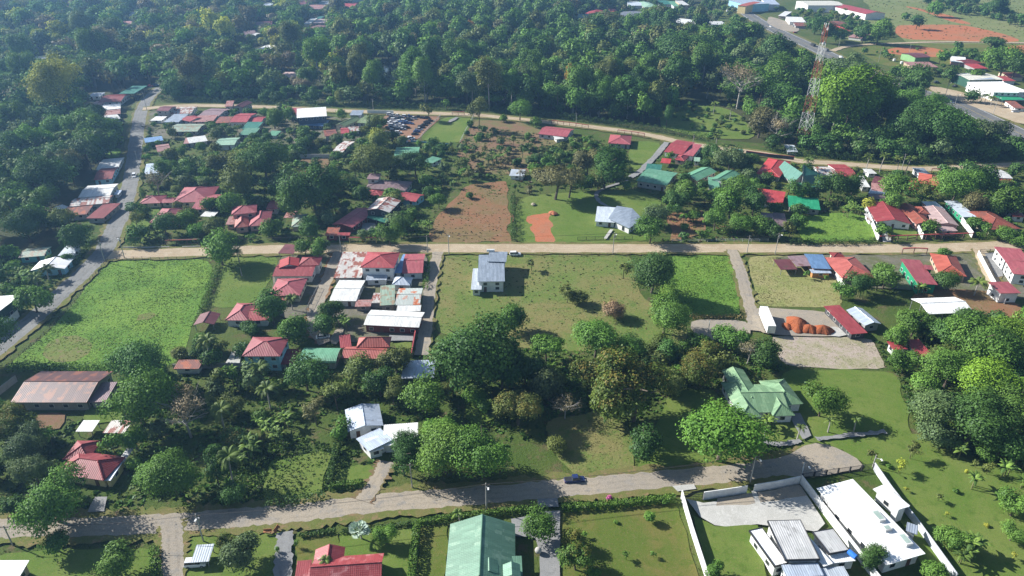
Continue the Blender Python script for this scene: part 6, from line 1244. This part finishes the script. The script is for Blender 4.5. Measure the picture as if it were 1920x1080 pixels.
BAN = [banana_mesh(s, k) for s, k in ((1, 4), (2, 5), (3, 3), (4, 2))]
# all the others: one mass of woodland
QS, LV, TI = [], [], []
BQ = []
for q in rest:
    lod = 2 if q['app'] > 22 else 3; pr = TR.choice(protos(q['kind'] if q['kind'] != 'bamboo' else 'dense', lod)); Q, lv = pr[0], pr[1]
    a = TR.uniform(0, 2*PI); c, s = math.cos(a)*q['w'], math.sin(a)*q['w']
    X = np.empty_like(Q); X[..., 0] = Q[..., 0]*c-Q[..., 1]*s+q['x']; X[..., 1] = Q[..., 0]*s+Q[..., 1]*c+q['y']; X[..., 2] = Q[..., 2]*q['w']*q['hs']
    QS.append(X); LV.append(lv); TI.append(np.tile(np.array(vary(TINT[q['col']])), (len(Q), 1)))
    h = KINDS[q['kind']]['hr']*q['w']*q['hs']*.6; r = q['w']*.028
    for k in range(2):
        d = (r, 0) if k else (0, r)
        BQ.append([[q['x']-d[0], q['y']-d[1], 0], [q['x']+d[0], q['y']+d[1], 0], [q['x']+d[0]*.6, q['y']+d[1]*.6, h], [q['x']-d[0]*.6, q['y']-d[1]*.6, h]])
for P_, n_ in (([(0, 0), (520, 40), (640, 165), (300, 185), (160, 175), (0, 230)], 130), ([(0, 200), (150, 200), (220, 300), (110, 400), (0, 460)], 36), ([(640, 20), (1300, 60), (1300, 180), (900, 190), (640, 170)], 40)):
    for _ in range(n_*3):
        u, v = TR.uniform(min(p[0] for p in P_), max(p[0] for p in P_)), TR.uniform(min(p[1] for p in P_), max(p[1] for p in P_))
        if not inpoly(u, v, P_) or TR.random() < .5: continue
        x, y = G(u, v); h = TR.uniform(9, 15)
        if not clear(x, y, 1, field=False): continue
        Q, lv = TR.choice(PALMQ[:3]); k_ = TR.uniform(1.2, 1.7); QS.append(Q*k_+np.array([x, y, h])); LV.append(lv); TI.append(np.tile(np.array(vary((.085, .13, .045))), (len(Q), 1)))
        BQ.append([[x-.25, y, 0], [x+.25, y, 0], [x+.18, y, h], [x-.18, y, h]])
BQ = np.array(BQ); QS.append(BQ); LV.append(np.full(len(BQ), .5)); TI.append(np.tile(np.array((.075, .065, .05)), (len(BQ), 1)))
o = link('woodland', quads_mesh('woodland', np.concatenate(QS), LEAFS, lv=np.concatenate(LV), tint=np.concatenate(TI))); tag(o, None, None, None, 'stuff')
print('woodland quads', sum(len(a) for a in QS))

def ptrunk(h, r, seed):
    m = MB(); rr = random.Random(seed); dx, dy = rr.uniform(-.1, .1)*h, rr.uniform(-.06, .06)*h; n = 5
    for i in range(n):
        t0, t1 = i/n, (i+1)/n; m.tube((dx*t0*t0, dy*t0*t0, h*t0), (dx*t1*t1, dy*t1*t1, h*t1), r*(1.25-.5*t0), r*(1.25-.5*t1), 7, False)
    return m.mesh('trunk', PALEBARK), (dx, dy, h)
PG = 'palms in the village'
def palm(u, v, h, kind='coconut', sc=1.0, col=(.075, .115, .035), lab=None):
    x, y = G(u, v, h*.95); root = empty('palm_tree', (x, y, 0), lab, 'palm', None if lab else PG); me, top = ptrunk(h, .17*sc, int(u*7+v)); link('trunk', me, root)
    c = link('crown', {'coconut': R.choice(PALM), 'areca': R.choice(ARECA), 'fan': FAN}[kind], root); c.location = top; c.scale = (sc,)*3; c.color = (*vary(col), 1); c.rotation_euler = (0, 0, R.uniform(0, 6))
    if not lab: NEED.append((root, 'slim ornamental palm' if kind == 'areca' else 'coconut palm', x, y, 1))
for u, v, h, s in [(425, 858, 9, 1.25), (385, 640, 8, 1.3), (500, 730, 7, 1.2), (1045, 292, 7, 1), (1630, 294, 9, 1.1), (1657, 292, 9.5, 1.1), (1705, 298, 9, 1.15), (1688, 298, 8, 1), (1517, 300, 8, 1.1), (1835, 530, 6, 1.25), (445, 472, 5, 1), (360, 297, 7, 1), (80, 362, 7, 1.1), (1328, 160, 10, 1.5), (1340, 195, 7, 1.2), (1372, 200, 9, 1.2), (1345, 255, 5, 1.1), (1360, 275, 5, 1), (650, 82, 8, 1.4), (668, 80, 8, 1.4), (638, 140, 8, 1.3), (342, 165, 7, 1.3), (310, 150, 7, 1.2), (85, 505, 5, 1.2), (65, 520, 5, 1.1), (1566, 25, 9, 1.3), (1508, 28, 9, 1.2), (1850, 180, 6, 1.1), (1862, 184, 6, 1.1), (1545, 18, 8, 1.2), (1585, 18, 8, 1.2), (412, 770, 7, 1.2), (490, 690, 7, 1.2), (545, 560, 5, 1)]:
    palm(u, v, h, 'coconut', s)
for u, v in [(1558, 789), (1607, 787), (1500, 802), (1437, 800), (862, 962), (610, 1050), (450, 500)]: palm(u, v, 4.2, 'areca', 1.0)
palm(676, 996, 2.6, 'fan', 1.1, (.22, .30, .34), "silvery blue fan palm on the lawn behind the red tiled house"); LAND.append(("the silvery fan palm", *G(676, 1010)))
BPTS = [(625, 392), (610, 402), (790, 420), (800, 425), (812, 345), (825, 335), (838, 338), (850, 345), (820, 355), (1560, 372), (1552, 382), (1572, 376), (1598, 390), (1612, 396), (1590, 400), (1735, 372), (1745, 366), (1728, 378), (1815, 1030), (1825, 1022), (1805, 1040), (1826, 900), (1788, 836), (1800, 845), (1902, 850), (1888, 880), (1915, 862), (1925, 905), (540, 790), (505, 800), (520, 815), (490, 790), (1150, 775), (1140, 783), (340, 305), (372, 302), (385, 315), (395, 325), (430, 318), (610, 330), (625, 318), (545, 320), (555, 300), (640, 310), (560, 240), (575, 245), (545, 250), (460, 250), (440, 255), (405, 250), (395, 258), (1085, 275), (1095, 285), (1075, 285), (1110, 268), (1120, 275), (1065, 292), (925, 290), (935, 298), (950, 285), (920, 305), (1650, 525), (1640, 535), (1668, 508), (1610, 548), (1718, 536), (1728, 545), (1795, 600), (1780, 608), (1725, 625), (1740, 632), (635, 600), (645, 607), (170, 290), (158, 285), (180, 300), (165, 275), (60, 510), (45, 520), (30, 515), (700, 345), (712, 355), (655, 420), (740, 410), (755, 440), (765, 452), (1280, 350), (1265, 362), (1255, 345), (1640, 415), (1850, 365), (1870, 355), (1885, 350), (905, 730), (895, 720), (880, 728), (440, 820), (470, 840), (455, 860), (430, 700), (410, 720), (1440, 790), (1420, 792), (300, 900)]
for u, v in BPTS:
    x, y = G(u, v, 2)
    if footprint_hit(x, y, .2) or on_road(x, y) or inpoly(u, v, [(505, 862), (560, 850), (632, 845), (612, 915), (600, 945), (520, 960)]): continue
    root = empty('banana_plant', (x, y, 0), None, 'banana plant', 'banana plants in the gardens'); lm, sm = R.choice(BAN); k = R.uniform(.85, 1.2); root.scale = (k, k, k*R.uniform(.9, 1.1)); root.rotation_euler = (0, 0, R.uniform(0, 6))
    c = link('leaf_crown', lm, root); c.color = (*vary((.085, .145, .04)), 1); link('stem', sm, root); NEED.append((root, 'broad-leaved banana clump', x, y, 1))
# hedges: clipped rows of leaves
def hedge(lab, P, h, w, col, dens=26, loose=.15, cat='hedge'):
    wp = smooth(pxline(P), 4); rng = np.random.default_rng(len(lab)); org = base_of(wp); C_, N_ = [], []
    for a, b in zip(wp, wp[1:]):
        l = math.hypot(b[0]-a[0], b[1]-a[1]); n = int(l*dens*(h+w)); ex = np.array([(b[0]-a[0])/l, (b[1]-a[1])/l]); ey = np.array([-ex[1], ex[0]])
        t = rng.random(n)*l; side = rng.random(n)*(2*h+w); lx = np.where(side < h, -w/2, np.where(side > h+w, w/2, side-h-w/2)); lz = np.where(side < h, side, np.where(side > h+w, 2*h+w-side, h)); bump_ = np.sin(t*1.3)*.12*h*loose*4
        nn = np.zeros((n, 3)); k = np.where(side < h, -1, np.where(side > h+w, 1, 0)); nn[:, 0] = ey[0]*k; nn[:, 1] = ey[1]*k; nn[:, 2] = (k == 0)*1.0+.2
        c = np.stack([a[0]-org[0]+ex[0]*t+ey[0]*lx, a[1]-org[1]+ex[1]*t+ey[1]*lx, np.maximum(.05, lz+np.where(lz > h*.6, bump_, 0))], 1)+rng.normal(scale=loose*.5, size=(n, 3)); C_.append(c); N_.append(nn+rng.normal(scale=.5, size=(n, 3)))
    c = np.concatenate(C_); nn = np.concatenate(N_); Q = rotquads(c, nn, .34*rng.uniform(.7, 1.4, len(c)), rng); lv = np.clip(rng.uniform(0, .8, len(c)), 0, 1)
    core, _, extra = lab.partition('|'); o = link('hedge', quads_mesh('hedge', Q, LEAF, lv=lv, tip=np.zeros(len(c)))); o.location = org; o.color = (*col, 1); tag(o, (core+' '+extra).strip(), cat); LAND.append(("the "+core, wp[len(wp)//2][0], wp[len(wp)//2][1]))
hg = (.07, .135, .026); hd = (.044, .085, .024)
hedge("clipped green hedge|between the near gravel road and the olive lawn", [(1053, 957), (1150, 950), (1266, 938)], 1.5, 1.6, hg); hedge("low roadside hedge|above the large sage green roof", [(784, 984), (850, 974), (955, 962), (1004, 960)], 1.3, 1.3, hg)
hedge("straight tall hedge|left of the large sage green roof", [(783, 986), (777, 1040), (771, 1095)], 2.0, 1.4, hg); hedge("thin low hedge|behind the silvery fan palm", [(640, 999), (780, 984)], .8, .9, hd); hedge("short dark hedge|behind the red tiled house", [(562, 1008), (630, 998)], .9, 1.0, hd)
hedge("thick square hedge|left of the brown driveway", [(618, 918), (682, 911)], 1.6, 1.3, hg); hedge("tall dark hedge|left of the angled white-blue house", [(634, 842), (626, 875), (617, 915)], 2.2, 1.3, hd); hedge("shaggy hedge|left of the lower gravel lane", [(291, 1032), (296, 1092)], 1.4, 1.6, hg, loose=.4)
hedge("long dark hedge|above the upper dirt road, right half", [(1000, 215), (1100, 229), (1210, 244), (1325, 264)], 3.2, 3.5, hd, 9, .5); hedge("long dark hedge row|above the upper dirt road, left half", [(628, 199), (760, 203), (880, 207), (1000, 215)], 3.2, 3.5, hd, 9, .5); hedge("dark bank hedge|above the upper road by the large white roof", [(300, 190), (420, 194), (628, 199)], 3, 3, hd, 9, .5)
hedge("dark leafy bank|along the upper road at the foot of the lattice tower", [(1430, 279), (1500, 293), (1560, 298), (1640, 304)], 3.2, 4, hd, 8, .6); hedge("shaded roadside thicket|right of the roadside palms", [(1715, 308), (1800, 306), (1935, 299)], 3.2, 4, hd, 8, .6)
hedge("rough hedge strip|between the green field and the small field", [(412, 500), (400, 525), (388, 560), (374, 596)], 1.5, 1.6, hg, 14, .4); hedge("overgrown hedge|along the near edge of the green field", [(18, 694), (110, 693), (205, 692), (300, 688)], 1.6, 2.4, hg, 12, .5); hedge("dry leafy fence row|between the plowed lot and the lawn", [(962, 368), (962, 410), (963, 454)], 2.2, 1.5, hd, 12, .5)
hedge("dark roadside hedge|below the weedy lot", [(1478, 458), (1560, 459), (1644, 457)], 1.8, 3, hd, 12, .5); hedge("yellow-green garden hedge|beside the driveway of the red gabled house", [(1664, 428), (1668, 449)], 1.1, .9, (.16, .17, .03)); hedge("leafy roadside hedge|right of the long red-topped fence", [(1828, 447), (1880, 446), (1930, 440)], 1.9, 2.4, hg, 12, .5)
hedge("bushy hedge|along the lane below the white pyramid roof", [(802, 500), (797, 545)], 1.8, 1.6, hg, 12, .4); hedge("dark row of shrubs|below the weedy near lot", [(500, 950), (560, 945), (610, 935)], 1.6, 2.2, hd, 12, .5); hedge("green roadside strip hedge|by the white gabled bungalow", [(126, 510), (150, 483), (166, 462)], 1.2, 1.4, hg, 12, .4)
hedge("scrubby hedge|between the pasture and the bright tall grass", [(1240, 484), (1250, 520), (1268, 560), (1290, 596)], 1.2, 1.4, hg, 12, .5); hedge("brush line|along the lower edge of the tall grass", [(1292, 598), (1340, 597), (1390, 597)], .8, 1.8, (.19, .16, .08), 12, .5)
cyp = [(518, 1032), (519, 1020), (555, 1008), (557, 1018)]
for u, v in cyp: addx = tree_px
# ground cover: tufts of grass and weeds, one object for each field
def tufts(name, P, n, size, cols, seed, lvr=(.05, .55), up=2.4, con=.25):
    rng = np.random.default_rng(seed); W_ = [G(u, v) for u, v in P]; xs = [p[0] for p in W_]; ys = [p[1] for p in W_]; pts = []
    rr = random.Random(seed)
    while len(pts) < n:
        x, y = rr.uniform(min(xs), max(xs)), rr.uniform(min(ys), max(ys))
        if inpoly(x, y, W_):
            if rr.random() < .3+1.1*max(0, .35+.65*math.sin(x*.21+1.7*math.sin(y*.13+seed))*math.cos(y*.19+1.1*math.sin(x*.11))): pts.append((x, y))
            else: n -= .5
        else: n -= .5
    pts = [p for p in pts if clear(p[0], p[1], .2, field=(name == 'undergrowth'))]
    c = np.array(pts); k = 5; c = np.repeat(c, k, 0); m = len(c); cc = np.concatenate([c+rng.normal(scale=size*.4, size=(m, 2)), np.zeros((m, 1))], 1)
    sz = np.repeat(rng.uniform(.5, 1.3, m//k), k)*size; cc[:, 2] = sz*.25; nn = rng.normal(size=(m, 3)); nn[:, 2] = np.abs(nn[:, 2])*up
    Q = rotquads(cc, nn, sz, rng); tint = np.array(cols)[rng.integers(0, len(cols), m//k)]; big_ = rng.uniform(1-con*1.5, 1+con*.7, (m//k, 1)).repeat(k, 0)*(.75+.5*np.sin(c[:, :1]*.09)*np.cos(c[:, 1:]*.07)*.6); tint = np.repeat(tint, k, 0)*big_
    o = link(name, quads_mesh(name, Q, LEAFS, lv=rng.uniform(*lvr, m), tint=tint)); tag(o, None, None, None, 'stuff')
LU = [(.14, .26, .035), (.18, .30, .04), (.11, .21, .03), (.20, .26, .06)]; SCB = [(.052, .12, .028), (.075, .16, .036), (.09, .135, .042), (.11, .20, .042)]; DRY = [(.17, .17, .06), (.13, .17, .045), (.21, .17, .09)]
tufts('field_weeds', [(215, 488), (396, 490), (400, 505), (365, 610), (322, 690), (20, 694), (40, 660), (98, 612), (150, 556), (196, 499)], 15000, .22, LU, 1, con=.5)
tufts('tall_grass', [(1246, 480), (1372, 479), (1391, 596), (1292, 591), (1238, 560)], 7000, .27, LU[:3], 2, con=.45); tufts('weeds', [(480, 830), (560, 815), (636, 840), (616, 915), (606, 948), (520, 962), (400, 960), (430, 880)], 4200, .42, LU[:3]+SCB, 3, con=.4)
tufts('weeds', [(1492, 412), (1560, 398), (1620, 402), (1642, 450), (1500, 455)], 4000, .36, LU, 4); tufts('meadow_grass', [(828, 480), (1182, 479), (1205, 560), (1290, 600), (1100, 650), (960, 640), (820, 622)], 7000, .2, [(.125, .165, .045), (.15, .17, .055), (.17, .16, .07)], 5)
tufts('dry_grass', [(1020, 790), (1130, 770), (1180, 800), (1195, 892), (1085, 900), (1040, 850)], 3600, .32, DRY, 6); tufts('crop_residue', [(1448, 632), (1640, 638), (1662, 690), (1475, 686)], 6000, .24, [(.42, .35, .30), (.48, .41, .36), (.36, .30, .25), (.17, .22, .08), (.2, .24, .09)], 7); tufts('dry_grass', [(1400, 482), (1480, 481), (1570, 522), (1580, 575), (1426, 575)], 3800, .26, [(.30, .28, .13), (.36, .32, .17), (.22, .24, .09)], 8)
tufts('undergrowth', [(230, 700), (480, 690), (800, 690), (960, 630), (1300, 640), (1480, 690), (1250, 770), (1000, 820), (800, 880), (640, 900), (500, 965), (0, 965), (0, 770), (230, 800)], 9000, .8, SCB, 9); tufts('undergrowth', [(250, 215), (700, 225), (870, 275), (860, 330), (810, 455), (250, 460)], 7000, .85, SCB, 10)
tufts('undergrowth', [(870, 235), (1200, 270), (1440, 300), (1930, 325), (1930, 455), (1480, 455), (1240, 455), (1230, 370), (1100, 360), (860, 330)], 8000, .8, SCB+[(.16, .12, .06)], 11); tufts('undergrowth', [(1640, 640), (1930, 605), (1930, 890), (1730, 830)], 3000, .8, SCB, 12); tufts('undergrowth', [(0, 470), (160, 470), (150, 500), (0, 630)], 1500, .8, SCB, 13)
tufts('dry_weeds', [(815, 390), (955, 390), (955, 455), (808, 455)], 420, .4, [(.12, .13, .05), (.18, .13, .08)], 14)

GT = [(.10, .17, .028), (.13, .19, .035), (.085, .145, .024), (.17, .175, .055)]
tufts('pasture_weeds', [(828, 480), (1182, 479), (1205, 560), (1290, 600), (1100, 650), (960, 640), (820, 622)], 900, .42, [(.075, .14, .03), (.10, .16, .035), (.19, .16, .075)], 21, con=.3)
tufts('lawn_tufts', [(1480, 692), (1680, 700), (1704, 800), (1720, 840), (1500, 842), (1400, 800)], 3000, .16, GT, 22); tufts('lawn_tufts', [(1600, 845), (1730, 815), (1930, 890), (1930, 1080), (1770, 1080), (1660, 905)], 3800, .16, GT, 23)
tufts('lawn_tufts', [(1054, 962), (1266, 946), (1320, 1080), (1050, 1080)], 2600, .13, [(.10, .13, .026), (.15, .14, .042), (.085, .12, .02)], 24); tufts('lawn_tufts', [(970, 375), (1180, 355), (1235, 375), (1225, 450), (970, 455)], 2200, .22, GT, 25)
tufts('lawn_tufts', [(1200, 885), (1260, 740), (1340, 735), (1440, 850), (1400, 878)], 1800, .15, GT, 26); tufts('lawn_tufts', [(430, 482), (520, 480), (510, 520), (490, 560), (400, 572)], 1800, .2, GT, 27)
tufts('verge_grass', [(0, 1018), (330, 1005), (560, 985), (780, 965), (1260, 925), (1260, 938), (780, 982), (560, 1005), (330, 1030), (0, 1040)], 2600, .2, GT, 28); tufts('verge_grass', [(200, 962), (480, 945), (620, 940), (640, 950), (480, 962), (200, 978)], 1200, .22, GT, 29)
tufts('field_weeds', [(868, 345), (958, 340), (958, 375), (850, 390)], 260, .5, SCB, 30); tufts('orchard_grass', [(1610, 0), (1930, 0), (1930, 70), (1700, 75)], 900, 1.0, [(.15, .19, .06), (.12, .16, .05), (.2, .19, .09)], 31)
# ------------------------------------------------------------------ air
hz = MB(); hz.hexa([(-2500, -150, -1), (2500, -150, -1), (2500, 3100, -1), (-2500, 3100, -1), (-2500, -150, 140), (2500, -150, 140), (2500, 3100, 140), (-2500, 3100, 140)])
m = bpy.data.materials.new("haze"); m.use_nodes = True; t = m.node_tree; t.nodes.clear(); out = node(t, "ShaderNodeOutputMaterial"); v = node(t, "ShaderNodeVolumePrincipled")
v.inputs["Color"].default_value = (.30, .58, 1.0, 1); v.inputs["Density"].default_value = HAZE; v.inputs["Anisotropy"].default_value = .35; t.links.new(v.outputs[0], out.inputs[1])
if HAZE: tag(hz.build('haze', m), kind='stuff')
# ------------------------------------------------------------------ labels that single things out
def relation(dx, dy):
    if abs(dx) > abs(dy)*1.1: return 'right of' if dx > 0 else 'left of'
    return 'behind' if dy > 0 else 'in front of'
lx = np.array([l[1] for l in LAND]); ly = np.array([l[2] for l in LAND])
rank = {}
cls_pts = {}
cand = []
for i, (o, cls, x, y, z) in enumerate(NEED):
    d = np.hypot(lx-x, ly-y)
    for j in np.argsort(d)[:14]: cand.append((d[j], i, j))
groups = {}
for d, i, j in cand:
    o, cls, x, y, z = NEED[i]; groups.setdefault((cls, j, relation(x-lx[j], y-ly[j])), []).append((d, i))
opts = {}
for (cls, j, rel), lst in groups.items():
    lst.sort()
    for k, (d, i) in enumerate(lst): opts.setdefault(i, []).append((k, d, j, rel))
RK = ['nearest', 'second nearest', 'third nearest', 'fourth nearest', 'fifth nearest', 'sixth nearest', 'seventh nearest', 'eighth nearest']
for i, (o, cls, x, y, z) in enumerate(NEED):
    k, d, j, rel = min(opts[i], key=lambda q: (1e5 if len(f"{cls}, {RK[min(q[0], 7)]} {q[3]} {LAND[q[2]][0]}".split()) > 16 else 0)+1e4*(q[0] > 7)+q[0]*25+q[1])
    lab = f"{cls}, {RK[min(k, 7)]} {rel} {LAND[j][0]}"
    w = lab.split()
    if len(w) > 16: lab = ' '.join(w[:16])
    o['label'] = lab
bpy.context.view_layer.update()
from collections import Counter
cn = Counter(o['label'] for o in bpy.data.objects if o.parent is None and o.get('label'))
print('dup labels', [(k, n) for k, n in cn.items() if n > 1][:20], 'long', [k for k in cn if len(k.split()) > 16 or len(k.split()) < 4][:10])
